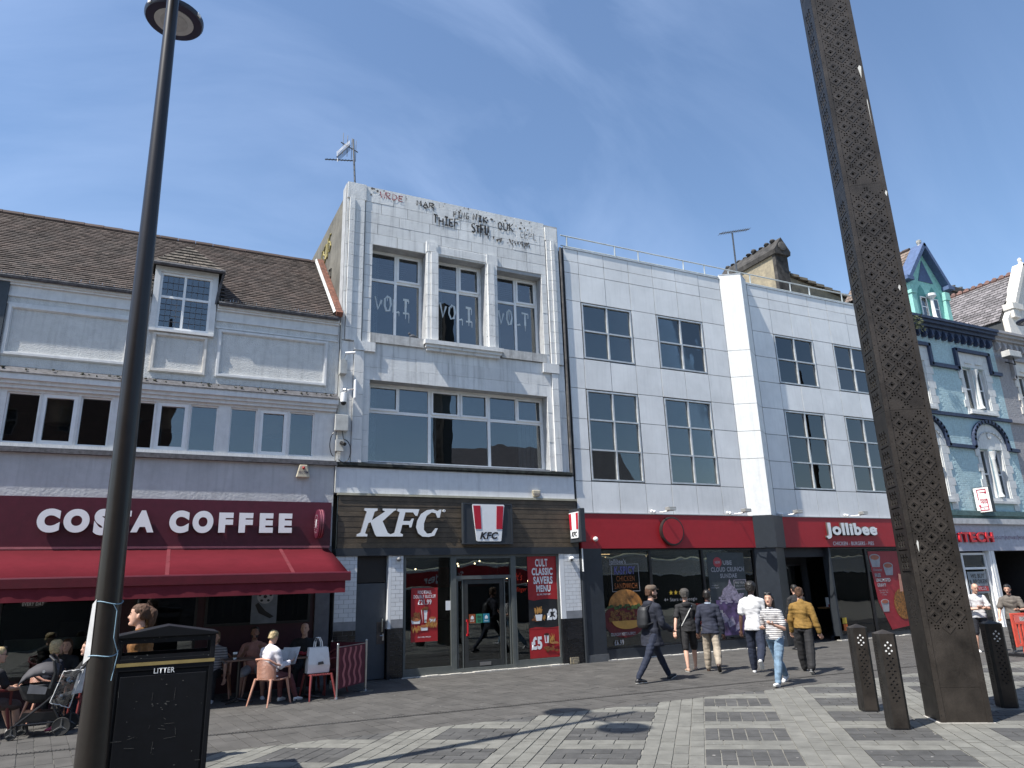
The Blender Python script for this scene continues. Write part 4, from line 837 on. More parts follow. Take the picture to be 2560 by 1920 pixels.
def wall_services():
    # cameras, boxes and cables at the left corner
    t = thing('security_camera', 'white bullet camera on a grey box at the left corner of the stone building', 'camera', (3.55, 16.9, 7.6))
    MB().tube([(3.58, 16.6, 7.62), (3.80, 16.5, 7.63)], .035, 8).build('camera_body', UPVC, t); MB().box(3.5, 3.66, 16.75, 16.97, 7.15, 7.5).tube([(3.58, 16.85, 7.5), (3.6, 16.6, 7.62)], .012, 5).build('bracket', mat('grey_plastic', (.4, .41, .4), .5), t)
    t = thing('panel_antenna', 'small white panel antenna on an arm above the junction boxes', 'antenna', (3.75, 16.8, 6.7))
    bevel(MB().box(3.83, 3.88, 16.6, 16.72, 6.5, 6.98).build('panel', UPVC, t), .02); MB().tube([(3.6, 16.9, 6.75), (3.85, 16.66, 6.74)], .015, 5).ball((3.66, 16.84, 6.74), .05).build('arm', STEEL, t)
    t = thing('dome_camera', 'white dome camera with black lens hanging below the panel antenna', 'camera', (3.6, 16.8, 6.4))
    MB().lathe([(.02, 0), (.07, -.02), (.08, -.2), (.075, -.25)], (3.62, 16.82, 6.68), 14).build('housing', UPVC, t, True); MB().ball((3.62, 16.82, 6.42), .07, n=12).build('lens', BLK, t, True)
    t = thing('junction_box', 'pale grey junction box on the left corner above the black cable loops', 'box', (3.6, 16.9, 5.9)); bevel(MB().box(3.44, 3.76, 16.82, 16.96, 5.72, 6.12).build('housing', mat('box_grey', (.5, .5, .47), .5), t), .01)
    t = thing('cable_loops', 'black cable loops around a grey camera base on the left corner', 'cable', (3.6, 16.9, 5.3))
    b = MB(); b.tube([(3.40+.02*math.cos(a)+.02, 16.86, 5.34+.32*math.sin(a)) if 0 else (3.46-.12*math.cos(a), 16.86, 5.38+.30*math.sin(a)) for a in [R(k) for k in range(-80, 90, 17)]], .012, 5)
    b.tube([(3.66+.17*math.cos(a), 16.8, 5.22+.28*math.sin(a)) for a in [R(k) for k in range(-130, 110, 20)]], .012, 5); b.tube([(3.62, 16.86, 5.72), (3.66, 16.84, 5.5), (3.6, 16.84, 5.35)], .014, 5); b.build('cable', BLK, t, True)
    MB().box(3.48, 3.66, 16.82, 16.94, 5.22, 5.5).build('camera_base', mat('box_grey'), t); MB().tube([(3.6, 16.82, 5.42), (3.66, 16.68, 5.36)], .045, 8).build('camera_head', BLK, t)
    t = thing('drainpipe', 'thin grey conduit in the seam left of the white stone building', 'pipe', (3.5, 16.9, 5)); MB().tube([(3.52, 16.93, 5.0), (3.52, 16.93, 8.9)], .018, 6).tube([(3.52, 16.93, 4.24), (3.52, 16.93, 4.86)], .018, 6).build('pipe', mat('box_grey'), t)
    t = thing('drainpipe', 'dark rusty downpipe in the gap between the white stone and metal clad buildings', 'pipe', (10.1, 17, 6)); MB().tube([(10.07, 16.96, 4.9), (10.07, 16.96, 11.9)], .045, 8).build('pipe', mat('dark_pipe', (.10, .095, .09), .7, var=.3), t, True)
    t = thing('pigeon', 'grey pigeon perched on the sill of the leftmost upper window', 'pigeon', (5.45, 17.05, 8.37))
    MB().ball((5.45, 17.1, 8.46), .10, .06, .06).ball((5.36, 17.1, 8.53), .035).tube([(5.52, 17.1, 8.46), (5.64, 17.1, 8.42)], [.04, .02], 6).build('body', mat('pigeon_grey', (.06, .065, .075), .8), t, True)
    t = thing('dome_camera', 'small white dome camera on the tiled pier right of the savers poster', 'camera', (9.85, 16.9, 2.6)); MB().ball((9.86, 16.86, 2.64), .075, .075, .06, 12, 8).build('housing', UPVC, t, True); MB().ball((9.83, 16.81, 2.61), .035).build('lens', BLK, t, True)
    t = thing('dome_camera', 'small dark dome camera under the fascia left of the bucket poster', 'camera', (5.08, 16.9, 2.7)); MB().ball((5.1, 16.9, 2.68), .055, .055, .05, 12, 8).build('housing', mat('cam_grey', (.2, .2, .2), .4), t, True)
    t = thing('corner_post', 'dark corner post with thin white conduit between the tiled pier and the charcoal shopfront', 'post', (10.2, 17, 0)); MB().box(10.16, 10.22, 16.86, 17.0, .0, 2.9).build('post', CHAR, t); MB().tube([(10.19, 16.84, 2.3), (10.19, 16.84, 2.9)], .02, 6).build('conduit', UPVC, t)
wall_services()
def aerial(nm, lab, base, top, booms, sz=1.0):
    t = thing(nm, lab, 'aerial', base); B, T = Vector(base), Vector(top)
    MB().tube([B, T], .03*sz, 6).build('mast', mat('aerial_metal', (.12, .125, .13), .4, metal=.6), t)
    for p, q, ev, n, L in booms:
        p, q, ev = Vector(p), Vector(q), Vector(ev).normalized(); b = MB(); b.tube([p, q], .018*sz, 5)
        for k in range(n):
            c = p.lerp(q, (k+.5)/n); b.tube([c-ev*L/2, c+ev*L/2], .009*sz, 4)
        b.build('element_array', mat('aerial_metal'), t)
aerial('tv_aerial', 'rooftop mast with two crossed television aerials above the left end of the parapet', (4.3, 19, 12.2), (4.09, 19, 15.4), [((3.98, 18.9, 15.1), (3.5, 18.4, 14.25), (0, .3, 1), 12, .45), ((4.1, 19, 14.65), (3.25, 18.9, 14.42), (0, 1, .3), 9, .22), ((3.72, 19, 15.2), (4.27, 19.1, 15.05), (0, 0, 1), 4, .75)])
# ---------------------------------------------------------------- metal clad building (centre right)
def clad_building():
    t = thing('clad_building', 'white metal panelled building with gridded grey windows over a red and charcoal shopfront', 'building', (17, 17, 0))
    xsL = [10.2, 10.71, 11.64, 12.57, 13.51, 14.45, 15.42, 16.36]; xsR = [17.6, 18.56, 19.53, 20.5, 21.48, 22.46, 23.43, 24.5]
    zs = [3.87, 4.76, 5.67, 6.57, 7.48, 8.40, 9.30, 10.22, 11.13, 11.52, 11.93]
    wins = [(1, 5, 2, 1), (1, 1, 2, 3), (4, 5, 2, 1), (4, 1, 2, 3)]
    backing = mat('joint_grey', (.13, .14, .15), .7); gp = .018
    for xs, base in ((xsL, 17.0), (xsR, 17.0)):
        cells = []
        if xs is xsL: W = [(1, 3, 5, 7), (4, 6, 5, 7), (1, 3, 1, 4), (4, 6, 1, 4)]
        else: W = [(1, 3, 5, 7), (4, 6, 5, 7), (1, 3, 1, 4), (4, 6, 1, 4)]
        hwall('backing_wall', backing, t, xs[0], xs[-1], 3.87, 11.95, 17.02, 17.3, [(xs[a], xs[b], zs[c], zs[d]) for a, b, c, d in W])
        for i in range(len(xs)-1):
            for j in range(len(zs)-1):
                if any(a <= i < b and c <= j < d for a, b, c, d in W): continue
                dy = random.uniform(-.003, .003)
                piece('cladding_panel', xs[i]+gp/2, xs[i+1]-gp/2, 16.99+dy, 17.02, zs[j]+gp/2, zs[j+1]-gp/2, PANEL, t)
        for a, b, c, d in W:
            x0, x1, z0, z1 = xs[a]+.03, xs[b]-.03, zs[c]+.03, zs[d]-.03; n = d-c
            f = frame(x0, x1, z0, z1, 16.985, 17.08, .045, ((x0+x1)/2,), [z0+(z1-z0)*k/n for k in range(1, n)]).build('window', ALU, t)
            for k in range(n):
                for p, q in ((x0+.045, (x0+x1)/2-.022), ((x0+x1)/2+.022, x1-.045)): pane(p, q, z0+(z1-z0)*k/n+.03, z0+(z1-z0)*(k+1)/n-.03, 17.05, f, glass('grey_glass', (.55, .57, .56), 1.45, .075))
            MB().box(x0, x1, 17.22, 17.24, z0, z1).build('blind', mat('blind_dark', (.34, .36, .35), .8, var=.1, scale=1.5), t)
    # full height wedge shaped pier between the two halves: one facet turned to the left, one to the right
    PW = [(16.375, 17.05), (16.375, 16.985), (16.98, 16.60), (17.58, 16.985), (17.58, 17.05)]
    wedge = lambda z0, z1, k=0: MB().prism([(x, y+k) for x, y in PW], (0, 0, z0), X, Y, (0, 0, z1-z0))
    wedge(3.86, 12.04, .025).build('pier_core', backing, t)
    zz = [3.87, 5.67, 6.57, 7.48, 8.40, 9.32, 12.06]; pw = mat('pier_white', (.74, .75, .74), .5, var=.05, streak=.2, rnd=.03)
    for i in range(6): wedge(zz[i]+.007, zz[i+1]-.007).build('pier_panel', pw, t)
    MB().box(10.2, 16.36, 16.97, 17.3, 11.93, 11.97).box(17.6, 24.5, 16.97, 17.3, 11.93, 11.97).build('coping', ALU, t); wedge(12.06, 12.09, -.01).build('pier_cap', ALU, t)
    MB().box(10.2, 10.3, 17.3, 26, 3, 11.9).box(24.4, 24.5, 17.3, 26, 3, 11.9).box(10.3, 24.4, 25.9, 26, 3, 11.9).box(10.3, 24.4, 17.3, 25.9, 11.6, 11.7).build('building_shell', mat('shell_grey', (.35, .36, .37), .8), t)
    MB().box(10.3, 24.4, 19, 19.05, 3.9, 11.6).build('room_back', DARKG, t)
    # roof rail
    b = MB(); rs = mat('rail_paint', (.42, .46, .47), .5)
    for x in (10.42, 12.2, 13.12, 14.97, 15.88, 16.95, 17.95, 19.9, 20.87, 22.6, 24.0): b.tube([(x, 17.12, 11.95), (x, 17.12, 12.42)], .024, 6)
    b.tube([(10.2, 17.12, 12.43), (24.4, 17.12, 12.43)], .022, 6); b.tube([(10.2, 17.12, 12.08), (24.4, 17.12, 12.08)], .018, 6); b.build('roof_rail', rs, t)
    # shopfront
    for x0, x1 in ((10.22, 16.5), (17.72, 24.6)): MB().box(x0, x1, 16.90, 17.05, 2.9, 3.85).build('red_fascia', RED, t)
    MB().box(10.22, 16.5, 16.88, 17.0, 3.85, 3.872).box(17.72, 24.6, 16.88, 17.0, 3.85, 3.872).build('fascia_drip', mat('drip', (.3, .3, .31), .5), t)
    MB().prism([(16.47, 17.1), (16.47, 16.88), (17.0, 16.55), (17.72, 16.88), (17.72, 17.1)], (0, 0, 2.885), X, Y, (0, 0, .975)).build('pier_fascia', CHAR, t)
    TC = mat('charcoal_tile', (.03, .036, .045), .35, var=.1)
    MB().prism([(16.45, 17.4), (16.45, 16.97), (17.0, 16.62), (17.70, 16.97), (17.70, 17.4)], (0, 0, 0), X, Y, (0, 0, 2.88)).build('tiled_pier', TC, t)
    MB().box(10.22, 10.83, 16.9, 17.4, .0, 2.9).build('left_pier', TC, t); MB().box(10.2, 10.86, 16.87, 16.9, 0, .18).build('pier_plinth', mat('plinth_grey', (.10, .105, .11), .6), t)
    MB().box(10.83, 16.45, 16.97, 17.3, 0, .27).build('stall_riser', TC, t); MB().box(19.62, 24.6, 16.97, 17.3, 0, .14).build('stall_riser', TC, t)
    for x0, x1, z0 in ((10.83, 12.52, .27), (12.52, 14.42, .27), (14.42, 16.45, .27), (19.7, 21.46, .14), (21.46, 23.3, .14), (23.3, 24.5, .14)):
        f = frame(x0, x1, z0, 2.88, 17.0, 17.1, .04).build('shop_window', BLK, t); pane(x0+.04, x1-.04, z0+.04, 2.84, 17.05, f, PANED)
    MB().box(19.62, 19.7, 16.93, 17.2, 0, 2.88).build('door_post', CHAR, t)
    MB().box(17.72, 19.62, 17.9, 17.95, 0, 2.88).box(17.72, 19.62, 17.1, 17.9, 2.6, 2.9).build('door_recess', mat('recess_dark', (.014, .014, .018), .6), t)
    f = frame(18.2, 19.3, .02, 2.4, 17.82, 17.88, .06).build('glass_door', BLK, t); pane(18.26, 19.24, .08, 2.34, 17.85, f, PANED)
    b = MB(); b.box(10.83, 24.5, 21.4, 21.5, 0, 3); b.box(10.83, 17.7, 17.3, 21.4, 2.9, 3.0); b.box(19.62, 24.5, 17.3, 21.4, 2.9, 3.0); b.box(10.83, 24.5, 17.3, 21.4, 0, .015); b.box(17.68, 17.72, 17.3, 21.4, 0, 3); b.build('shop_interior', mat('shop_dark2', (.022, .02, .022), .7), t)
    MB().box(11.5, 16, 20.6, 21, 0, 1.1).box(19.9, 23.9, 17.6, 17.95, .95, 1.0).build('counter', mat('counter_wood', (.22, .12, .05), .5), t)
    MB().box(12.7, 14.2, 19.5, 19.55, .5, 2.85).build('wood_screen', mat('screen_wood', (.07, .035, .018), .5), t)
    lm = mat('ceiling_strip', (1, .62, .3), .5, emit=1.6, var=0); b = MB()
    for k in range(9):
        x = 11.0+random.uniform(0, 4.5); y = 18+random.uniform(0, 2.4); b.box(x, x+random.uniform(.25, .6), y, y+.02, 2.8, 2.815)
    b.build('ceiling_strip_lights', lm, t)
    # lettering
    text('Jollibee', (19.54, 16.86, 3.16), X, Z, 2.44, .52, LET, t, depth=.04, bold=.042, sp=1.1, name='sign_letters', sidemat=LETS); text('Jollibee', (19.53, 16.90, 3.145), X, Z, 2.46, .55, mat('backing_brown', (.05, .035, .03), .5), t, depth=.03, bold=.065, sp=1.1, name='letter_backing')  # brown backing letters set behind the white ones
    ft('CHICKEN - BURGERS - PIES', 19.84, 21.80, 2.95, 3.07, 16.885, LET, t, bold=.006, sp=1.05, name='sign_letters')
    MB().lathe([(.022, 0), (.022, .02)], (22.04, 16.87, 3.5), 10, (0, 1, 0)).build('registered_mark', LET, t)
clad_building()
def badge():
    t = thing('round_wall_badge', 'round red wall badge with dark rim on the left red fascia', 'sign', (13.25, 16.8, 3.37))
    MB().lathe([(.395, 0), (.41, .01), (.41, .1)], (13.25, 16.78, 3.37), 40, (0, 1, 0)).build('badge_rim', mat('badge_dark', (.03, .02, .018), .4), t)
    MB().lathe([(.36, 0), (.36, .01)], (13.25, 16.772, 3.37), 40, (0, 1, 0)).build('badge_face', RED, t)
badge()
def flood(x, lab):
    t = thing('floodlight', lab, 'floodlight', (x, 16.7, 3.95), 'floodlights above the red fascia')
    b = MB(); b.box(x-.12, x+.14, 16.40, 16.58, 3.93, 4.03); o = bevel(b.build('lamp_body', mat('lamp_grey', (.26, .26, .25), .5), t), .01)
    MB().box(x-.10, x+.12, 16.39, 16.40, 3.935, 4.0).build('lens', mat('lens_pale', (.5, .5, .48), .3), t)
    MB().tube([(x-.02, 16.95, 3.93), (x-.12, 16.7, 3.9), (x, 16.55, 3.93)], .02, 6).ball((x-.26, 16.9, 3.93), .05).ball((x-.33, 16.93, 3.95), .045).build('bracket', UPVC, t, True)
for x, l in ((13.0, 'small grey floodlight above the round red badge'), (15.85, 'small grey floodlight near the white full height pier, on its left'), (18.0, 'small grey floodlight just right of the white full height pier'), (21.0, 'small grey floodlight above the white rounded sign letters')): flood(x, l)
def clad_bits():
    t = thing('dome_sensor', 'white dome sensor at the left end of the red fascia', 'sensor', (10.62, 16.8, 3.15)); MB().ball((10.64, 16.84, 3.15), .07, .07, .065, 12, 8).build('dome', UPVC, t, True)
    t = thing('vent_pipe', 'short white bent pipe at pavement level behind the woman in the yellow sweater', 'pipe', (17.6, 16.6, 0)); MB().tube([(17.75, 16.6, 0), (17.75, 16.6, .40), (17.71, 16.6, .47), (17.62, 16.6, .48)], .05, 10).tube([(17.62, 16.6, .48), (17.55, 16.58, .44)], .06, 10).build('pipe', UPVC, t, True)
    r = random.Random(8); y = 17.03
    t = thing('burger_poster', 'dark poster with a big burger in the leftmost window of the red shopfront', 'poster', (11.5, 17, .6)); OR = mat('print_orange', (.30, .09, .02), .6); PU = mat('print_blue', (.10, .10, .25), .6); PW = mat('print_grey', (.34, .34, .36), .6)
    flat(ell(11.55, 1.0, .68, .46, 28), y+.01, mat('print_darkred', (.12, .01, .012), .6), t, 'print')
    ft('Jollibee\'s', 11.15, 11.7, 2.45, 2.62, y, PW, t, bold=.02); ft('K-SPICY', 11.3, 12.0, 2.2, 2.42, y, PU, t, bold=.04); ft('CHICKEN\nSANDWICH', 11.28, 12.03, 1.82, 2.16, y, OR, t, bold=.0)
    frame(11.2, 12.12, 1.74, 2.48, y+.002, y+.004, .012).build('print_outline', PW, t)
    flat(ell(11.6, 1.35, .56, .45, 24, 0, 180), y-.004, mat('print_bun', (.52, .22, .05), .5, var=.5, scale=3), t, 'printed_bun')
    b = MB()
    for k in range(70): b.prism(ell(11.6+r.uniform(-.55, .55), 1.12+r.uniform(-.17, .12), .05, .04, 7), (0, y-.006-.00003*k, 0), X, Z, (0, -.001, 0))
    b.build('printed_chicken', mat('print_fried', (.22, .09, .02), .6, var=.6, scale=30), t, kind='stuff')
    b = MB()
    for k in range(30): b.prism(ell(11.6+r.uniform(-.58, .5), 1.33+r.uniform(-.05, .05), .06, .035, 6), (0, y-.009-.00003*k, 0), X, Z, (0, -.001, 0))
    b.build('printed_lettuce', mat('print_green', (.06, .11, .025), .6, var=.5, scale=20), t, kind='stuff')
    flat(ell(11.62, .98, .5, .22, 20, 180, 360), y-.011, mat('print_bun2', (.50, .27, .06), .5), t, 'printed_bun')
    ft('CRUNCHY MEETS K-SPICY', 11.05, 11.85, .60, .68, y-.015, PW, t, bold=.02); ft('£6.99', 11.15, 11.45, .36, .50, y-.015, PW, t, bold=.02)
    t = thing('star_rating_decal', 'yellow star rating decal on the middle window of the red shopfront', 'decal', (13.4, 17, 1.6)); b = MB()
    for k in range(4):
        cx = 13.18+k*.17; b.prism([(cx+(.07 if i % 2 == 0 else .03)*math.sin(i*math.pi/5), 1.66+(.07 if i % 2 == 0 else .03)*math.cos(i*math.pi/5)) for i in range(10)], (0, y, 0), X, Z, (0, -.002, 0))
    b.build('stars', mat('print_yellow', (.55, .38, .04), .5), t); ft('4+ Stars on Google', 12.92, 14.1, 1.40, 1.52, y, PW, t, bold=.0)
    t = thing('sundae_poster', 'purple sundae poster in the window left of the wedge shaped pier', 'poster', (15.4, 17, .5)); VI = mat('print_violet', (.12, .075, .18), .6, var=.4, scale=4); VP = mat('print_lilac', (.33, .29, .38), .6, var=.3, scale=12)
    MB().box(14.62, 16.05, y+.012, y+.016, .35, 2.76).build('dark_film', mat('film_slate', (.045, .055, .06), .4), t)
    flat(ell(15.0, 2.48, .16, .15, 24), y+.004, mat('print_newred', (.42, .05, .06), .5), t); ft('NEW', 14.9, 15.1, 2.44, 2.52, y, PW, t, bold=.03); ft('UBE', 15.2, 15.55, 2.40, 2.53, y, PW, t, bold=.04); ft('CLOUD CRUNCH', 14.72, 16.0, 2.2, 2.34, y, PW, t, bold=.04); ft('SUNDAE', 15.05, 15.7, 2.02, 2.15, y, PW, t, bold=.04)
    flat([(14.98, .4), (15.72, .4), (15.95, 1.4), (14.78, 1.4)], y, VI, t, 'printed_cup'); flat([(14.98, 1.42), (15.75, 1.42), (15.6, 1.7), (15.45, 1.82), (15.38, 2.0), (15.32, 1.82), (15.1, 1.7)], y-.003, VP, t, 'printed_swirl')
    b = MB()
    for k in range(50): b.prism(ell(15.35+r.uniform(-.5, .5), 1.42+r.uniform(-.12, .14), .05, .035, 6), (0, y-.005-.00003*k, 0), X, Z, (0, -.001, 0))
    for k in range(3): b.prism([(14.85+k*.3, .9-k*.13), (15.05+k*.3, 1.05-k*.1), (15.25+k*.2, .8-k*.1), (15.0+k*.2, .75-k*.13)], (0, y-.005, 0), X, Z, (0, -.001, 0))
    b.build('printed_cream', VP, t, kind='stuff'); ft('£2.99', 14.72, 15.0, .98, 1.12, y-.008, PW, t, bold=.03); ft('crushed\nmeringue', 14.66, 14.95, 1.72, 1.84, y-.008, PW, t)
    frame(15.55, 16.03, 1.68, 1.96, y-.002, y, .015).build('badge_outline', mat('print_pale', (.35, .33, .4), .5), t); ft('THE VIRAL', 15.6, 15.98, 1.84, 1.91, y-.004, PW, t, bold=.02); ft('PURPLE ICE CREAM', 15.6, 15.98, 1.76, 1.80, y-.004, PW, t)
    t = thing('gravy_poster', 'tall red poster of fried chicken and gravy pots left of the pylon', 'poster', (22.3, 17, .3)); y = 17.03
    flat([(21.6, 2.75), (23.3, 2.75), (23.25, .3), (22.2, .2), (21.75, 1.1)], y+.008, mat('print_crimson', (.32, .02, .03), .5), t, 'sheet')
    for cx, cz, rr in ((21.9, 2.55, .27), (22.5, 2.27, .25), (22.05, 1.1, .2)):
        flat([(cx-rr*.7, cz-.32), (cx+rr*.7, cz-.32), (cx+rr, cz), (cx-rr, cz)], y, PW, t, 'printed_pot'); flat(ell(cx, cz, rr, rr*.42, 18), y-.003, PW, t, 'printed_pot'); flat(ell(cx, cz, rr*.8, rr*.3, 18), y-.006, mat('print_gravy', (.36, .11, .06), .5), t, 'printed_gravy')
    flat(ell(22.95, 1.0, .45, .5, 24), y-.002, mat('print_drum', (.36, .15, .03), .5, var=.5, scale=20), t, 'printed_chicken'); flat([(22.9, 1.4), (23.05, 1.4), (23.15, 1.95), (22.95, 2.0)], y-.004, mat('print_skin', (.5, .25, .18), .5), t, 'printed_hand')
    ft('Chickenjoy', 21.73, 22.15, 2.08, 2.18, y-.008, PW, t, bold=.02); ft('FREE', 21.76, 22.05, 1.9, 2.02, y-.008, PW, t, bold=.05); ft('UNLIMITED', 21.78, 22.5, 1.74, 1.86, y-.008, PW, t, bold=.05); ft('GRAVY', 21.8, 22.25, 1.58, 1.70, y-.008, PW, t, bold=.05); ft('Free refills for any\nChickenjoy Meal\nor Bucket', 21.85, 22.3, 1.3, 1.5, y-.008, PW, t)
    t = thing('takeaway_tray', 'white takeaway bags and red box on the wooden window counter', 'takeaway', (20.5, 17.7, 1.0)); MB().box(20.2, 20.45, 17.7, 17.85, 1.0, 1.3).box(20.5, 20.8, 17.72, 17.85, 1.0, 1.26).build('bag', LET, t); MB().box(20.12, 20.5, 17.62, 17.69, 1.0, 1.08).build('box', RED, t)
    t = thing('door_stickers', 'yellow and orange stickers low on the right hand red shopfront window', 'sticker', (19.9, 17, .5)); MB().box(19.86, 20.05, 16.99, 16.994, .5, .68).build('yellow_sticker', mat('print_yellow'), t); MB().box(19.88, 20.06, 16.99, 16.994, .28, .48).build('orange_sticker', mat('print_orange2', (.5, .12, .02), .5), t)
clad_bits()
# ---------------------------------------------------------------- turquoise and grey brick buildings (right)
def arc(cx, z0, rx, rz, a0, a1, n): return [(cx+rx*math.cos(R(a0+(a1-a0)*i/n)), z0+rz*math.sin(R(a0+(a1-a0)*i/n))) for i in range(n+1)]
def strip(b, path, w, y0, y1):      # band following a path in the wall plane
    for (xa, za), (xb, zb) in zip(path[:-1], path[1:]):
        d = Vector((xb-xa, zb-za)).normalized(); n = Vector((-d.y, d.x))*w/2; e = d*w*.35
        b.prism([(xa-n.x-e.x, za-n.y-e.y), (xb-n.x+e.x, zb-n.y+e.y), (xb+n.x+e.x, zb+n.y+e.y), (xa+n.x-e.x, za+n.y-e.y)], (0, y0, 0), X, Z, (0, y1-y0, 0))
def victorian(nm, lab, x0, x1, wall, band, cs, stone, seed):
    t = thing(nm, lab, 'building', ((x0+x1)/2, 17, 0)); rnd = random.Random(seed)
    up = []; lo = []
    for c in cs: up += [(c-.80, c-.20, 8.35, 10.12), (c+.10, c+.62, 8.35, 10.12)]; lo += [(c-.85, c-.25, 4.75, 6.68), (c+.08, c+.62, 4.75, 6.68)]
    cl = [(max(a, x0+.02), min(b, x1-.02), c, d) for a, b, c, d in up+lo if b > x0+.1 and a < x1-.1]
    hwall('wall', wall, t, x0, x1, 3.7, 11.55, 17.0, 17.35, cl)
    # painted brick relief, courses of real bricks
    b = MB(); z = 4.2; i = 0
    bounds = [(c-1.16, c+1.16) for c in cs]
    while z < 11.4:
        x = x0-(.12 if i % 2 else 0)
        while x < x1:
            a, c_ = max(x, x0), min(x+.23, x1)
            inwin = any(a < q and c_ > p for p, q in bounds) and (4.2 < z < 7.85 or 8.1 < z < 10.85)
            if not inwin and c_-a > .03: b.box(a+.004, c_-.004, 16.994+rnd.uniform(-.0015, .0015), 17.01, z+.004, z+.078)
            x += .24
        z += .082; i += 1
    b.build('painted_bricks', wall, t, kind='stuff')
    for a, b_, c, d in cl:
        MB().box(b_-.02, b_+.02, 16.99, 17.3, c-.01, d+.01).build('reveal', stone, t); MB().box(a-.02, a+.02, 16.99, 17.3, c-.01, d+.01).build('reveal', stone, t); f = frame(a+.02, b_-.02, c, d, 17.12, 17.18, .05, (), ((c+d)/2,)).build('sash_window', UPVC, t); pane(a+.05, b_-.05, c+.05, (c+d)/2-.02, 17.15, f); pane(a+.05, b_-.05, (c+d)/2+.02, d-.05, 17.152, f)
    for c in cs:
        if c-1.2 > x1 or c+1.2 < x0: continue
        b = MB()
        for z0, z1, hh in ((8.1, 10.8, 9), (4.25, 7.0, 9)):      # quoined surrounds
            for k in range(hh):
                za, zb = z0+(z1-z0)*k/hh, z0+(z1-z0)*(k+1)/hh; e = .12*(k % 2)
                for s in (-1, 1):
                    xa, xb = (c-1.0-e, c-.83) if s < 0 else (c+.66, c+1.0+e)
                    xa, xb = max(xa, x0), min(xb, x1)
                    if xb > xa: b.box(xa, xb, 16.965, 17.0, za+.004, zb-.004)
        for z0 in (8.12, 4.52):
            b.prism([(c-.95, z0), (c+.85, z0), (c+.85, z0+.1), (c-.95, z0+.1)], (0, 16.86, 0), X, Z, (0, .2, 0)); b.prism([(c-.85, z0+.1), (c+.7, z0+.1), (c+.7, z0+.22), (c-.85, z0+.22)], (0, 16.93, 0), X, Z, (0, .3, 0))
        b.prism([(c-.83, 10.14), (c+.66, 10.14), (c+.66, 10.78), (c-.83, 10.78)], (0, 16.97, 0), X, Z, (0, .04, 0)); b.prism([(c-.2, 8.4), (c+.1, 8.4), (c+.1, 10.12), (c-.2, 10.12)], (0, 17.06, 0), X, Z, (0, .2, 0)); b.prism([(c-.25, 4.8), (c+.08, 4.8), (c+.08, 6.68), (c-.25, 6.68)], (0, 17.06, 0), X, Z, (0, .2, 0))
        b.prism([(c-1.0, 6.70)]+arc(c-.02, 6.95, 1.0, .78, 180, 0, 12)+[(c+1.0, 6.70)], (0, 16.975, 0), X, Z, (0, .04, 0))
        b.build('window_surround', stone, t)
        for z0, z1 in ((8.38, 10.05), (4.78, 6.62)): MB().lathe([(.13, 0), (.13, .06), (.085, .12), (.078, .2), (.07, z1-z0-.35), (.09, z1-z0-.3), (.08, z1-z0-.27), (.15, z1-z0-.08), (.16, z1-z0)], (c-.06, 16.97, z0), 12).build('column', stone, t, True)
        MB().lathe([(.13, 0), (.1, .05), (.06, .05)], (c-.05, 16.93, 7.25), 12, (0, 1, 0)).build('roundel', stone, t, True)
        b = MB(); strip(b, arc(c-.02, 6.9, .80, .52, 165, 15, 10), .05, 16.93, 16.98); b.box(c-.6, c-.15, 16.93, 16.97, 10.3, 10.36); b.box(c+.1, c+.5, 16.93, 16.97, 10.3, 10.36)
        b.build('surround_moulding', stone, t, kind='stuff')
    b = MB()
    for i, c in enumerate(cs):
        P = [(c-1.2, 10.0), (c-1.14, 10.0), (c-1.14, 10.83), (c+1.06, 10.83), (c+1.06, 10.02), (c+3.87-1.16, 10.02)]
        P = [(min(max(p[0], x0), x1), p[1]) for p in P]; P = [p for k, p in enumerate(P) if k == 0 or p != P[k-1]]
        if len(P) > 1: strip(b, P, .14, 16.86, 16.99)
        Q = [(c-1.2, 6.72), (c-1.12, 6.76)]+arc(c-.02, 7.0, 1.08, .84, 176, 4, 14)+[(c+1.12, 6.74), (c+3.87-1.2, 6.72)]; Q = [(min(max(p[0], x0), x1), p[1]) for p in Q]; Q = [p for k, p in enumerate(Q) if k == 0 or p != Q[k-1]]
        if len(Q) > 1: strip(b, Q, .13, 16.86, 16.992)
    b.box(x0, x1, 16.88, 17, 7.93, 8.06); b.box(x0, x1, 16.8, 17, 11.58, 11.72); b.box(x0, x1, 16.68, 17, 11.72, 11.84); b.box(x0, x1, 16.6, 17.1, 11.84, 11.95)
    b.build('hood_and_cornice', band, t)
    x = x0+.12; k = 0
    while x < x1-.3:
        b = MB(); b.prism([(0, 0)]+[(.22*math.sin(R(a)), -.34+.0-.0*a+.34*math.cos(R(a))) for a in (0, 30, 60, 90)]+[(.2, -.40), (.1, -.47), (0, -.42)], (x, 16.995, 11.58), (0, -1, 0), Z, (.11, 0, 0)); b.prism([(0, 0)]+arc(.2, -.28, .13, .13, 180, 0, 6)+[(.4, 0)], (x+.05, 16.9, 11.58), X, Z, (0, .08, 0)); b.build('corbel', band, t)
        x += .42; k += 1
    return t
T1 = victorian('turquoise_building', 'turquoise painted brick building with navy trim and a steep mint gabled dormer', 24.55, 31.5, TURQ, NAVY, (25.93, 29.8), mat('white_stone_paint', (.60, .61, .60), .7, var=.06, streak=.3), 3)
T2 = victorian('grey_brick_building', 'grey painted brick building at the right edge with matching columned windows', 31.5, 39.5, GREYB, GREYB, (33.67, 37.54), CREAM, 4)
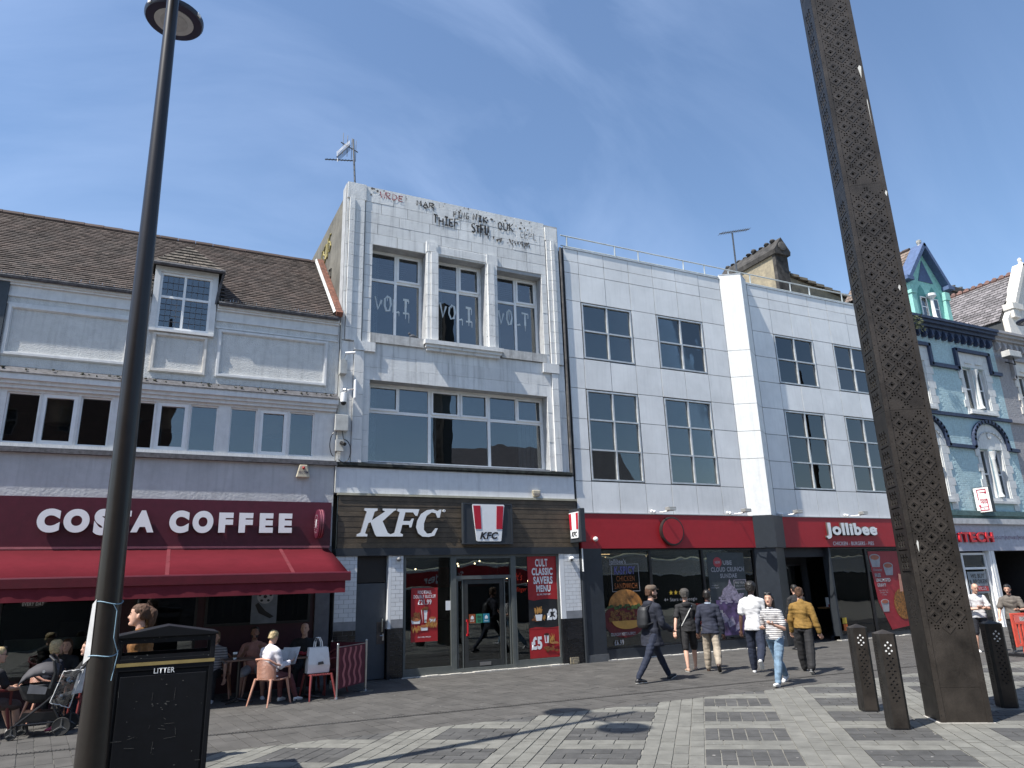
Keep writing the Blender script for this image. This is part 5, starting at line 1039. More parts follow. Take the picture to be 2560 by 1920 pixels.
def turq_extra(t):
    # steep dormer
    g = MB(); g.prism([(26.55, 11.95), (28.85, 11.95), (28.85, 13.75), (27.85, 15.2), (27.75, 15.2), (26.55, 13.75)], (0, 17.02, 0), X, Z, (0, .28, 0)); gab = g.build('dormer_gable', TURQL, t)
    b = MB()
    for c in (27.38, 28.12): b.prism([(c-.27, 12.1), (c+.27, 12.1), (c+.27, 13.05), (c+.16, 13.35), (c, 13.55), (c-.16, 13.35), (c-.27, 13.05)], (0, 17.012, 0), X, Z, (0, -.004, 0))
    b.build('lancet_recess', mat('mint_reveal', (.11, .33, .30), .7), t)
    for c in (27.38, 28.12):
        f = frame(c-.2, c+.2, 12.12, 13.0, 16.97, 17.005, .04, (), (12.55,)).build('lancet_window', UPVC, t); pane(c-.16, c+.16, 12.16, 12.53, 16.99, f); pane(c-.16, c+.16, 12.57, 12.96, 16.991, f)
        MB().box(c-.18, c+.18, 17.006, 17.0075, 12.14, 12.98).build('dark_room', DARKG, f)
    MB().lathe([(.12, 0), (.12, .05), (.075, .12), (.068, .85), (.09, .9), (.2, 1.02), (.2, 1.12)], (27.75, 16.88, 12.0), 12).build('white_column', UPVC, t, True)
    b = MB(); b.prism([(27.33, 13.72), (28.27, 13.72), (27.8, 14.72)], (0, 17.018, 0), X, Z, (0, -.02, 0)); b.build('blue_triangle', NAVY2, t)
    b = MB(); strip(b, [(26.42, 13.62), (27.8, 15.35)], .16, 16.72, 17.3); strip(b, [(29.0, 13.58), (27.8, 15.35)], .16, 16.72, 17.3); b.box(26.2, 26.62, 16.7, 17.2, 13.52, 13.68); b.box(28.8, 29.2, 16.7, 17.2, 13.48, 13.64); b.build('bargeboard', NAVY2, t)
    MB().lathe([(.09, 0), (.07, .12), (.1, .2), (.1, .3), (.05, .33)], (27.8, 16.95, 15.32), 10).build('finial', mat('peeling_white', (.5, .5, .48), .8, var=.4, scale=14), t)
    b = MB(); b.box(26.5, 26.75, 16.86, 17.02, 11.95, 13.0); b.box(26.46, 26.75, 16.82, 17.02, 13.0, 13.4); b.box(28.66, 28.9, 16.86, 17.02, 11.95, 13.0); b.box(28.64, 28.96, 16.82, 17.02, 13.0, 13.35); b.build('dormer_pilaster', TURQL, t)
    b = MB(); b.quad((26.45, 17.3, 13.7), (27.8, 17.3, 15.4), (27.8, 20, 15.4), (26.45, 20, 13.7)); b.quad((29.0, 17.3, 13.7), (27.8, 17.3, 15.4), (27.8, 20, 15.4), (29.0, 20, 13.7)); b.quad((26.55, 17.3, 11.9), (26.55, 17.3, 13.8), (26.55, 20, 13.8), (26.55, 20, 11.9)); b.quad((28.85, 17.3, 11.9), (28.85, 17.3, 13.8), (28.85, 20, 13.8), (28.85, 20, 11.9)); b.build('dormer_roof', mat('roof_felt'), t)
    rnd = random.Random(9); b = MB()
    def slates(b, P0, U, V, W, H, nu, nv):
        n = U.cross(V).normalized(); n = n if n.z > 0 else -n
        for j in range(nv):
            for i in range(-1, nu):
                u0 = (i+(.5 if j % 2 else 0))/nu; u1 = u0+.95/nu; u0, u1 = max(u0, 0), min(u1, 1)
                if u1-u0 < .1/nu: continue
                a = P0+U*(W*u0)+V*(H*j/nv); c = P0+U*(W*u1)+V*(H*j/nv); e = V*(H/nv*1.1); l = .03+rnd.uniform(0, .01)
                b.quad(a+n*l, c+n*l, c+e+n*.012, a+e+n*.012); b.quad(a, c, c+n*l, a+n*l)
    slates(b, Vector((26.42, 17.35, 13.66)), Y, Vector((1.38, 0, 1.72)).normalized(), 2.6, 2.2, 9, 9); b.build('dormer_slates', mat('brown_slate', (.22, .17, .14), .8, var=.25, island=.35), t, kind='stuff')
    b = MB()
    for k in range(8): b.tube([(27.8, 17.4+k*.32, 15.42), (27.8, 17.7+k*.32, 15.44)], .08, 8)
    b.build('ridge_tiles', mat('ridge_clay'), t, True, kind='stuff')
    MB().quad((24.55, 17.3, 11.9), (31.5, 17.3, 11.9), (31.5, 22, 13.4), (24.55, 22, 13.4)).build('main_roof', mat('roof_felt'), t)
    MB().prism([(17.3, 11.95), (20.5, 12.95), (20.5, 13.0), (17.3, 12.02)], (31.3, 0, 0), Y, Z, (.12, 0, 0)).prism([(17.3, 11.95), (20.5, 14.2), (20.5, 14.3), (17.3, 12.05)], (33.0, 0, 0), Y, Z, (.1, 0, 0)).build('lead_flashing', UPVC, t)
    b = MB(); rr = random.Random(2)
    for k in range(60):
        a = rr.uniform(0, 6.28); o = Vector((26.1+rr.uniform(-.3, .3), 16.6, 11.6+rr.uniform(-.35, .25))); d = Vector((math.cos(a)*.12, -rr.uniform(.02, .1), math.sin(a)*.14)); p = Vector((d.z, 0, -d.x))*.25
        b.quad(o, o+d*.5+p, o+d, o+d*.5-p)
    b.build('gutter_weeds', mat('weed_leaf', (.09, .10, .05), .8), t)
    # ground floor shop
    MB().box(24.6, 31.4, 16.84, 17.1, 2.72, 3.70).build('shop_fascia', LAV, t); MB().box(24.6, 31.4, 16.72, 17.1, 3.70, 3.90).build('fascia_cornice', mat('grey_cornice', (.5, .5, .5), .6), t)
    MB().box(24.56, 31.45, 16.80, 17.1, 4.02, 4.2).box(24.56, 31.45, 16.9, 17.1, 3.9, 4.02).build('green_ledge', mat('green_ledge', (.08, .15, .15), .7, var=.2), t)
    rl = mat('red_letter', (.55, .02, .03), .4)
    text('iTECH', (26.25, 16.83, 3.03), X, Z, 2.05, .37, rl, t, depth=.09, bold=.03, name='sign_letters', sidemat=rl)
    ft('GADGETS', 28.42, 29.13, 3.14, 3.26, 16.835, mat('plum_print', (.15, .04, .10), .5), t, bold=.0); ft('REPAIRS', 29.24, 29.92, 3.14, 3.26, 16.835, mat('plum_print'), t); ft('MOBILES', 30.03, 30.7, 3.14, 3.26, 16.835, mat('plum_print'), t)
    MB().box(29.18, 29.19, 16.832, 16.84, 3.1, 3.3).box(29.97, 29.98, 16.832, 16.84, 3.1, 3.3).build('divider', mat('plum_print'), t)
    f = frame(26.5, 27.95, .02, 2.66, 16.98, 17.08, .08, (), (2.1,)).build('shop_door_frame', UPVC, t); pane(26.58, 27.87, 2.14, 2.58, 17.03, f, PANED); pane(26.58, 27.87, .1, 2.06, 17.03, f, PANED)
    MB().box(26.68, 27.8, 17.0, 17.004, 1.2, 1.98).build('window_poster', mat('poster_pale', (.30, .33, .35), .5), t); ft('WE BUY\n& BROKEN', 26.72, 27.75, 1.55, 1.9, 16.995, INK, t, bold=.02); MB().box(26.8, 27.76, 16.99, 16.998, 1.28, 1.46).build('red_arrow', rl, t); ft('DEVICES', 26.9, 27.6, 1.32, 1.43, 16.985, LET, t)
    for k in range(3): piece('pilaster_flute', 28.0+k*.11, 28.09+k*.11, 16.86-.01*(k % 2), 17.1, 0, 2.72, UPVC, t)
    MB().box(24.6, 26.5, 17.0, 17.2, 0, 2.72).build('shop_wall', mat('pale_wall', (.4, .42, .45), .6), t)
    MB().box(28.35, 31.4, 18.6, 18.7, 0, 2.72).box(28.3, 28.35, 17.1, 18.6, 0, 2.72).box(24.6, 28.35, 18.3, 18.4, 0, 2.7).box(31.3, 31.4, 17.1, 18.6, 0, 2.72).box(28.3, 31.4, 17.1, 18.6, 2.72, 2.75).build('dark_shop_interior', DARKG, t)
    MB().box(25, 31.4, 17.6, 17.65, 4.3, 11.4).build('rooms', DARKG, t); MB().box(31.4, 31.5, 17.36, 24, 0, 11.9).build('party_wall', DARKG, t); MB().box(24.55, 24.6, 17.36, 24, 0, 11.9).build('party_wall', DARKG, t)
turq_extra(T1)
def grey_extra(t):
    MB().box(31.55, 39.4, 16.84, 17.1, 2.72, 3.70).box(31.55, 39.4, 16.95, 17.2, 0, 1.0).build('shop_fascia', mat('pale_wall'), t)
    MB().box(31.6, 39.4, 17.6, 17.65, 0, 11.4).build('rooms', DARKG, t)
    MB().quad((31.5, 17.1, 11.9), (39.5, 17.1, 11.9), (39.5, 20, 12.6), (31.5, 20, 12.6)).build('roof', mat('roof_felt'), t)
    u = thing('wall_floodlight', 'grey box floodlight on a bracket between the turquoise and grey brick walls', 'floodlight', (31.6, 16.7, 10.8))
    bevel(MB().box(31.45, 32.3, 16.35, 16.7, 10.72, 10.98).build('lamp_body', mat('lamp_pale', (.5, .5, .48), .5), u), .02); MB().box(31.5, 32.25, 16.34, 16.7, 10.69, 10.72).build('lens', mat('lens_dark', (.15, .15, .15), .3), u); MB().tube([(31.9, 16.5, 10.7), (31.95, 16.5, 10.45), (32.15, 16.6, 10.45), (32.2, 17, 10.7)], .025, 6).build('bracket', BLK, u)
grey_extra(T2)
def phone_sign():
    t = thing('projecting_phone_sign', 'white projecting box sign with a red phone outline on the turquoise wall', 'sign', (27.9, 16.65, 4.6))
    M = (27.93, 16.62, 4.6)
    MB().box(27.93, 28.1, 16.34, 16.93, 4.12, 5.08).build('sign_box', BLK, t); MB().box(27.915, 27.93, 16.355, 16.915, 4.14, 5.06).build('sign_face', mat('phone_sign_white', (.8, .8, .8), .4), t)
    rl = mat('phone_red', (.42, .015, .05), .5); b = MB(); o = (27.912, 16.90, 4.14)
    def bar(u0, u1, v0, v1): b.prism([(u0, v0), (u1, v0), (u1, v1), (u0, v1)], o, -Y, Z, (-.006, 0, 0))
    bar(.1, .13, .46, .86); bar(.1, .42, .83, .86); bar(.42, .45, .72, .86); bar(.2, .42, .72, .745); bar(.13, .16, .2, .22); bar(.42, .45, .08, .46); bar(.12, .45, .05, .08); bar(.12, .15, .05, .2); bar(.15, .42, .18, .2); b.prism(ell(.28, .12, .02, .02, 10), o, -Y, Z, (-.006, 0, 0)); b.prism(ell(.42, .72, .04, .04, 12), o, -Y, Z, (-.007, 0, 0)); b.prism(ell(.13, .24, .04, .04, 12), o, -Y, Z, (-.007, 0, 0)); b.build('phone_outline', rl, t)
    text('FONE\nTECH', (27.905, 16.72, 4.46), -Y, Z, .26, .17, rl, t, bold=.04)
    MB().tube([(28, 16.9, 4.9), (28, 17, 4.9)], .03).tube([(28, 16.9, 4.3), (28, 17, 4.3)], .03).build('bracket', BLK, t)
phone_sign()
def gable_house():
    t = thing('slate_gable_building', 'tall cream gabled building with a steep slate roof behind the grey brick building', 'building', (35.2, 17.2, 0))
    g = MB(); g.prism([(33.3, 11.9), (37.2, 11.9), (37.2, 13.0), (35.4, 15.6), (35.2, 15.6), (33.7, 13.4), (33.3, 12.9)], (0, 17.05, 0), X, Z, (0, .3, 0)); g.build('gable_wall', CREAM, t)
    b = MB(); strip(b, [(34.0, 13.72), (35.4, 15.85)], .2, 16.9, 17.4); strip(b, [(36.9, 13.5), (35.4, 15.85)], .2, 16.9, 17.4); b.box(33.55, 34.35, 16.85, 17.3, 13.38, 13.66); b.box(33.6, 34.05, 16.9, 17.3, 12.98, 13.38); b.lathe([(.1, 0), (.08, .2), (.1, .3), (.05, .4)], (35.4, 17.05, 15.85), 8); b.build('gable_coping', CREAM, t)
    P0 = Vector((33.15, 17.35, 12.85)); V = Vector((2.05, 0, 2.65)).normalized(); rnd = random.Random(12); n = V.cross(Y); n = n if n.z > 0 else -n; b = MB(); nv, nu, H, W = 17, 15, 3.35, 5.2
    for j in range(nv):
        for i in range(-1, nu):
            u0 = (i+(.5 if j % 2 else 0))/nu; u1 = min(u0+.95/nu, 1); u0 = max(u0, 0)
            if u1-u0 < .01: continue
            a = P0+Y*(W*u0)+V*(H*j/nv); c = P0+Y*(W*u1)+V*(H*j/nv); e = V*(H/nv*1.1); l = .035+rnd.uniform(0, .015)
            b.quad(a+n*l, c+n*l, c+e+n*.012, a+e+n*.012); b.quad(a, c, c+n*l, a+n*l)
    b.build('slates', mat('grey_slate', (.20, .185, .19), .7, var=.2, island=.4), t, kind='stuff')
    MB().quad((33.15, 17.3, 12.82), (33.15, 23, 12.82), (35.2, 23, 15.45), (35.2, 17.3, 15.45)).quad((37.25, 17.3, 12.82), (37.25, 23, 12.82), (35.2, 23, 15.45), (35.2, 17.3, 15.45)).build('roof', mat('roof_felt'), t)
    b = MB()
    for k in range(16): b.tube([(35.2, 17.4+k*.34, 15.50), (35.2, 17.68+k*.34, 15.52)], .11, 8); b.ball((35.2, 17.55+k*.34, 15.6), .08, .12, .1, 8, 5)
    b.build('ridge_tiles', mat('crested_ridge', (.16, .09, .075), .85, var=.2, island=.3), t, True, kind='stuff')
    MB().box(33.2, 33.3, 17.3, 23, 11, 12.9).build('side_wall', mat('dark_cheek', (.05, .055, .06), .6), t)
    t = thing('chimney_stack', 'long low brick chimney stack with pots behind the slate roof', 'chimney', (40.6, 23.5, 16))
    MB().box(39.2, 42.6, 23.2, 23.8, 15, 17.8).box(39.1, 42.7, 23.1, 23.9, 17.8, 18.1).build('stack', mat('dark_brick_stack', (.10, .09, .085), .95, var=.4, scale=5), t)
    b = MB()
    for k in range(5): b.lathe([(.13, 0), (.12, .25), (.15, .3)], (39.6+k*.68, 23.5, 18.1), 10)
    b.build('chimney_pot', mat('pot_grey', (.3, .3, .29), .8), t, True)
    t = thing('stone_chimney', 'stone chimney stack with a sooty gabled cap behind the metal clad building', 'chimney', (24, 22.5, 12))
    MB().box(23.75, 24.45, 21.0, 24.4, 11.5, 16.15).build('stack', RUBBLE, t); MB().box(23.72, 24.48, 20.97, 21.15, 12, 16.15).build('shaded_end', SOOT_SHADE, t)  # front end coloured darker for its shade, the long side is lit
    MB().prism([(-.46, 0), (.46, 0), (.5, .2), (0, .85), (-.5, .2)], (24.1, 20.85, 16.1), X, Z, (0, 3.7, 0)).build('gabled_cap', SOOT_SHADE, t)
    b = MB(); r = random.Random(3)
    for k in range(9): b.ball((24.1+r.uniform(-.1, .1), 21.3+k*.38, 16.95), .16, .14, r.uniform(.05, .13), 6, 4)
    b.build('broken_pots', SOOT_SHADE, t)
    MB().lathe([(.22, 0), (.22, .05), (.12, .06)], (24.1, 20.85, 16.5), 14, (0, -1, 0)).build('carved_roundel', mat('roundel_stone', (.10, .095, .09), .9), t)
    t = thing('rubble_parapet_roof', 'weathered stone parapet and slate roof stepping down from the sooty capped chimney', 'building', (28, 21, 12))
    b = MB(); b.prism([(24.45, 15.5), (33.0, 14.2), (33.0, 11), (22.5, 11), (22.5, 14.0), (23.6, 14.1), (24.45, 14.6)], (0, 21.5, 0), X, Z, (0, .4, 0)); b.build('rubble_wall', RUBBLE, t)
    b = MB(); x = 24.5
    while x < 33: z = 15.5-(x-24.45)*.152; b.box(x, x+.5, 21.35, 22, z, z+.13); x += .53
    b.build('coping_stone', mat('coping_stone', (.22, .19, .14), .9, var=.3), t)
    b = MB(); x = 26.4
    while x < 33: z = 15.4-(x-24.45)*.152; b.ball((x, 21.9, z+.25), .13, .1, .13, 7, 5); x += .27
    b.build('crested_ridge', SOOT_SHADE, t, kind='stuff')
gable_house()
aerial('tv_aerial', 'thin rooftop aerial mast in front of the sooty capped stone chimney', (20.25, 20, 11.7), (20.31, 20, 15.97), [((19.6, 20, 15.8), (21.3, 20, 16.35), (0, 1, 0), 12, .35)], 1.2)
def blocks_roofbox():
    pass
# ---------------------------------------------------------------- terrace across the street (seen in the glass)
def opposite():
    t = thing('opposite_terrace', 'stucco terrace with a red shopfront across the street, mirrored in the shop windows', 'building', (6, -9, 0))
    wl = mat('opposite_stucco', (.40, .38, .33), .85, var=.1, streak=.2); H = [(x, x+1.2, z, z+1.5) for x in range(-16, 86, 3) for z in (4.4,)]
    hwall('wall', wl, t, -18, 90, 3.6, 7.0, -9, -9.3, H) 
    MB().box(-18, 90, -9.1, -9.0, 0, 2.3).build('shop_glazing', mat('opp_dark', (.03, .032, .035), .3), t)
    MB().box(7, 24, -8.95, -8.8, 2.4, 3.35).build('red_fascia', RED, t); MB().box(-18, 7, -8.95, -8.8, 2.4, 3.35).box(24, 90, -8.95, -8.8, 2.4, 3.35).build('cream_fascia', CREAM, t)
    text('Santander', (17.4, -8.78, 2.6), -X, Z, 2.6, .5, LET, t, bold=.02, name='sign_letters'); text('Travel', (24.4, -8.78, 2.6), -X, Z, 2.0, .45, LET, t, name='sign_letters')
    MB().box(-18, 90, -9.05, -8.75, 3.36, 3.5).box(-18, 90, -9.05, -8.8, 2.28, 2.38).build('string_course', WHITE, t)
    b = MB(); b.quad((-18, -9, 7.0), (15.5, -9, 7.0), (15.5, -13, 10.0), (-18, -13, 10.0)); b.build('roof', SLATE, t)
    for h in H: f = frame(h[0], h[1], h[2], h[3], -9.2, -9.1, .06, ((h[0]+h[1])/2,)).build('window', UPVC, t); piece('pane', h[0]+.06, h[1]-.06, -9.16, -9.14, h[2]+.06, h[3]-.06, mat('opp_glass', (.03, .04, .05), .1), f)
    t = thing('opposite_tall_building', 'tall dark brick building across the street, mirrored in the coffee shop windows', 'building', (-14, -9.5, 0)); Hs = [(x, x+1.1, z, z+1.6) for x in range(-30, -2, 3) for z in (4.2, 7.4, 10.4)]
    hwall('brick_wall', mat('opposite_brick', (.075, .045, .035), .9, var=.2), t, -32, -.2, 7.0, 14.0, -9.4, -9.7, [h for h in Hs if h[2] > 7]); MB().box(-32, -.2, -16, -9.7, 7, 14.05).build('rear_mass', DARKG, t)
    for h in Hs:
        if h[2] > 7: frame(h[0], h[1], h[2], h[3], -9.6, -9.5, .07, ((h[0]+h[1])/2,), ((h[2]+h[3])/2,)).build('window', mat('opp_frame', (.10, .09, .08), .6), t)
    t = thing('opposite_gabled_house', 'dark slate roofed house across the street, mirrored in the wide upper window', 'building', (20, -10, 0))
    MB().prism([(16.5, 7.0), (30, 7.0), (30, 7.4), (16.5, 7.4)], (0, -9, 0), X, Z, (0, -.1, 0)).build('eaves', WHITE, t)
    MB().quad((16.3, -9, 7.2), (32, -9, 7.2), (32, -12, 12.1), (17.2, -12, 12.1)).build('roof', SLATE, t)
    MB().quad((15.0, -9.05, 7.0), (16.3, -9.0, 7.2), (17.2, -12, 12.1), (16.9, -14, 7)).build('gable_wall', CREAM, t)
opposite()
# ---------------------------------------------------------------- street furniture
def lamp_post(x, y, lean, arm, label, H=9.85, top=11.2, only=None):
    t = thing('street_lamp', label, 'street lamp', (x, y, 0), 'twin disc street lamps')
    K = [(0, .152), (1.9, .125), (2.7, .118), (5.9, .093), (8.2, .079), (9.6, .071), (12, .065)]
    def prof(z):
        for (a, p), (b, q) in zip(K, K[1:]):
            if z <= b: return p+(q-p)*(z-a)/(b-a)
        return .065
    L = Vector((lean, 0, 1)); pts, rs = [], []
    for i in range(15):
        z = top*i/14; pts.append(Vector((x, y, 0))+L*z); rs.append(prof(z))
    MB().tube(pts, rs, 28).build('column', POLE, t, True)
    b = MB(); b.lathe([(.17, 0), (.17, .12), (.155, .14)], (x, y, 0), 24); b.build('base_collar', POLE, t, True)
    A = Vector(arm).normalized(); c = Vector((x, y, 0))+L*(H+.12)
    MB().tube([c-A*.82, c+A*.82], .035, 8).build('cross_arm', POLE, t)
    for s in (-1, 1):
        o = c+A*(.80*s)-Vector((0, 0, .12)); h = MB().lathe([(.25, -.005), (.365, 0), (.385, .03), (.385, .07), (.24, .13), (.05, .16)], o, 40).build('lamp_head', mat('lamp_head_navy', (.018, .022, .045), .4), t, True)
        MB().lathe([(.252, -.012), (.258, .0)], o, 36).build('diffuser', mat('diffuser_grey', (.42, .42, .43), .5, var=.06), h); MB().lathe([(.175, -.018), (.18, -.01)], o, 36).build('inner_diffuser', mat('diffuser_inner', (.36, .36, .37), .5, var=.08, scale=20), h)
        for a in (0, 2.2, 4.1): MB().box(-.03, .03, .378, .395, .02, .06, Matrix.Translation(o) @ Matrix.Rotation(a, 4, 'Z')).build('edge_clip', UPVC, h)
    return t
lamp_post(-.443, 8.62, -.0131, (0, 1, 0), 'tall tapering dark street lamp in the left foreground with disc shaped head')
lamp_post(25.75, 11.75, 0, (.8, -.6, 0), 'distant street lamp head at the right edge in front of the grey brick building')
def tied_sheet():
    t = thing('tied_paper_sheet', 'white laminated sheet tied to the foreground lamp post with blue string', 'sheet', (-.6, 8.5, 1.4))
    MB().quad((-.605, 8.60, 1.93), (-.57, 8.53, 1.98), (-.565, 8.53, 1.42), (-.625, 8.60, 1.36)).quad((-.605, 8.60, 1.93), (-.56, 8.68, 1.95), (-.56, 8.68, 1.42), (-.625, 8.60, 1.36)).build('sheet', mat('paper_white', (.5, .5, .5), .6), t)
    cx, cy = -.465, 8.62; bm_ = MB()
    for z0, z1, r_ in ((1.93, 1.95, .13), (1.40, 1.47, .135)): bm_.tube([(cx+r_*math.cos(a), cy+r_*math.sin(a), z0+(z1-z0)*k/16+.02*math.sin(a*2)) for k, a in enumerate([R(q) for q in range(150, 400, 15)])], .005, 4)
    bm_.tube([(cx+.05, cy-.14, 1.93), (cx+.09, cy-.13, 1.86), (cx+.09, cy-.13, 1.6), (cx+.14, cy-.1, 1.45), (cx+.11, cy-.12, 1.2)], .004, 4); bm_.build('string', mat('blue_string', (.22, .35, .45), .6), t)
tied_sheet()
def litter_bin():
    t = thing('litter_bin', 'large black litter bin with gold band and a pitched lid beside the foreground lamp post', 'litter bin', (.12, 9.3, 0))
    x0, x1, y0, y1 = -.37, .62, 9.1, 9.72
    bevel(MB().box(x0+.02, x1-.02, y0+.02, y1-.02, .05, 1.22).build('body', BIN, t), .012)
    for a, b_ in ((x0+.07, x1-.07),): bevel(MB().box(a, b_, y0+.002, y0+.02, .10, 1.17).build('front_panel', BIN, t), .005)
    for x in (x0, x1-.05):
        for y in (y0, y1-.05): bevel(MB().box(x, x+.05, y, y+.05, 0, 1.56).build('corner_post', BIN, t), .006)
    MB().box(x0-.004, x1+.004, y0-.004, y0-.0, 1.27, 1.305).box(x1, x1+.004, y0, y1, 1.27, 1.305).build('gold_band', GOLD, t)
    bevel(MB().box(x0+.002, x1-.002, y0+.001, y1-.001, 1.22, 1.345).build('band_panel', BIN, t), .004)
    MB().box(x0+.05, x1-.05, y0+.003, y0+.03, 1.345, 1.38).box(x0+.05, x1-.05, y0+.003, y0+.03, 1.50, 1.555).box(x0+.05, x1-.05, y1-.03, y1-.003, 1.345, 1.38).box(x0+.05, x1-.05, y1-.03, y1-.003, 1.50, 1.555).build('opening_rim', BIN, t)
    bevel(MB().prism([(x0-.02, 1.56), (x1+.02, 1.56), (x1+.02, 1.585), ((x0+x1)/2, 1.675), (x0-.02, 1.585)], (0, y0-.02, 0), X, Z, (0, y1-y0+.04, 0)).build('pitched_lid', BIN, t), .005)
    MB().box(x0+.05, x1-.05, y0+.04, y1-.04, 1.2, 1.24).build('inner_floor', BLK, t)
    ft('LITTER', .02, .225, 1.185, 1.238, y0-.001, LET, t, bold=.012, sp=1.05)
    rnd = random.Random(21); b = MB()
    def chip(x, z, w, h, y=y0-.0003): b.prism([(x+rnd.uniform(-.4, .4)*w+w*math.cos(k*1.05)*rnd.uniform(.4, 1), z+h*math.sin(k*1.05)*rnd.uniform(.4, 1)) for k in range(6)], (0, y, 0), X, Z, (0, -.0008, 0))
    for k in range(46): chip(rnd.uniform(x0+.04, x1-.04), rnd.choice((rnd.uniform(1.33, 1.38), rnd.uniform(1.5, 1.6), rnd.uniform(.2, 1.2))), rnd.uniform(.003, .012), rnd.uniform(.002, .009))
    for k in range(8): chip(rnd.uniform(.03, .2), rnd.uniform(.86, .9), .012, .007)
    for k in range(18):
        x, z = rnd.uniform(x0+.06, x1-.1), rnd.uniform(.25, 1.15); dx, dz = rnd.uniform(-.12, .12), rnd.uniform(-.02, .02)
        if k % 3 == 0: dx, dz = rnd.uniform(-.01, .01), rnd.uniform(-.15, .15)
        b.prism([(x, z), (x+dx, z+dz), (x+dx+.002, z+dz+.002), (x+.002, z+.0025)], (0, y0-.0002, 0), X, Z, (0, -.0006, 0))
    b.build('paint_chips', mat('chipped_paint', (.16, .16, .15), .7, var=.4, scale=30), t, kind='stuff')
litter_bin()
FU = Vector((.819, -.574, 0)); FN = Vector((-.574, -.819, 0))
def holed_plate(w, h, holes, m, parent, O, U, V, W, th=.012, name='perforated_plate', base=None):
    cu = bpy.data.curves.new('p', 'CURVE'); cu.dimensions = '2D'; cu.fill_mode = 'BOTH'; cu.extrude = th/2
    for P in [[(0, 0), (w, 0), (w, h), (0, h)]]+holes:
        s = cu.splines.new('POLY'); s.points.add(len(P)-1); s.use_cyclic_u = True
        for k, p in enumerate(P): s.points[k].co = (p[0], p[1], 0, 1)
    to = bpy.data.objects.new('p', cu); me = baked(to); bpy.data.objects.remove(to); bpy.data.curves.remove(cu)
    O, U, V, W = map(Vector, (O, U, V, W))
    for v in me.vertices: c = v.co; v.co = O+U*c.x+V*c.y+W*(c.z-th/2)
    me.name = name; me.materials.clear(); me.materials.append(m); o = bpy.data.objects.new(name, me); COL.objects.link(o); adopt(o, parent); return o
def sq(cx, cz, r): return [(cx-r, cz), (cx, cz-r), (cx+r, cz), (cx, cz+r)]
def pylon():
    t = thing('bronze_pylon', 'tall square bronze pylon perforated with diamond patterns rising out of the frame', 'pylon', (10.2, 7.2, 0))
    P = Vector((9.80, 7.02, 0)); w, d, H = .66, .54, 14.0; BK = -FN
    core = mat('pylon_core', (.008, .008, .009), .8)
    c = MB(); c.prism([(.03, .03), (w-.03, .03), (w-.03, d-.03), (.03, d-.03)], P, FU, BK, (0, 0, H)); c.build('core', core, t)
    seg = [(0, .45), (.453, 4.4), (4.404, 8.3), (8.304, 12.2), (12.204, H)]
    def pattern(z0, z1):
        hs = []; k0 = 3
        for j in range(-1, 45):
            for i in (-1, 0, 1):
                zc = 1.24+.155+j*.31+(.155 if i == 0 else 0); xc = w/2+i*.155
                if zc < z0+.02 or zc > z1-.02: continue
                if abs(zc-z0) < .17 or abs(zc-z1) < .17: pass
                if zc-.16 > z0 and zc+.16 < z1 and zc > 1.2: hs.append(('s', xc, zc))
        S = set()
        for j in range(-1, 45):
            for i in (-1, 0, 1):
                zc = 1.24+.155+j*.31+(.155 if i == 0 else 0); xc = w/2+i*.155
                for (ax, az), (bx, bz) in (((-1, 0), (0, 1)), ((0, 1), (1, 0)), ((1, 0), (0, -1)), ((0, -1), (-1, 0))):
                    for q in range(4):
                        f = (q+.5)/4; x, z = xc+.155*(ax+(bx-ax)*f), zc+.155*(az+(bz-az)*f); S.add((round(x, 3), round(z, 3)))
        return hs, S
    for a, b_ in seg:
        hs, S = pattern(a, b_); holes = [[(x, z-a) for x, z in sq(x, z, .026)] for k, x, z in hs]
        for x, z in S:
            if z > 1.2 and z > a+.03 and z < b_-.03: holes.append([(p, q-a) for p, q in sq(x, z, .0155)])
        holed_plate(w, b_-a, holes, BRONZE, t, P+FN*0+Z*a, FU, Z, FN, .015)
        if holes:
            b = MB()
            for k, x, z in hs:      # raised diamond rim round each centre hole
                o, i_ = sq(x, z, .092), sq(x, z, .05)
                for q in range(4): b.prism([o[q], o[(q+1) % 4], i_[(q+1) % 4], i_[q]], P+FN*.0, FU, Z, FN*.006)
            b.build('diamond_rim', mat('bronze_rim', (.068, .058, .05), .45, metal=.45, var=.25), t)
    # left face with slot groups
    for a, b_ in seg:
        holes = []; z = 2.0
        while z < H-.3:
            if z > a+.05 and z+.26 < b_:
                holes.append([(.09, z-a), (d-.09, z-a), (d-.09, z-a+.018), (.09, z-a+.018)])
                for k in range(3):
                    x = .13+k*.10; holes.append([(x, z-a+.05), (x+.03, z-a+.05), (x+.03, z-a+.26), (x, z-a+.26)])
                    for q in range(3): zz = z-a+.06+q*.065; holes.append([(x+.036, zz), (x+.076, zz), (x+.076, zz+.03), (x+.036, zz+.03)])
            z += .31
        if a < 3 and b_ > 1.3:
            for j in range(5):
                for k in range(-2, 3): holes.append([(p, q-a) for p, q in sq(d/2+k*.055, 1.25+j*.11+abs(k)*.05, .014)])
        holed_plate(d, b_-a, holes, BRONZED, t, P+BK*d+Z*a, FN, Z, -FU, .015, 'side_plate')
    b = MB()
    for x in (.0, w-.07): b.prism([(x, 0), (x+.07, 0), (x+.07, H), (x, H)], P+FN*.001, FU, Z, FN*.008)
    b.build('edge_strip', BRONZE, t)
    MB().prism([(w, 0), (w, d), (w-.01, d), (w-.01, 0)], P, FU, BK, (0, 0, H)).prism([(0, d), (w, d), (w, d-.01), (0, d-.01)], P, FU, BK, (0, 0, H)).build('rear_plates', BRONZED, t)
    b = MB(); r = random.Random(4)
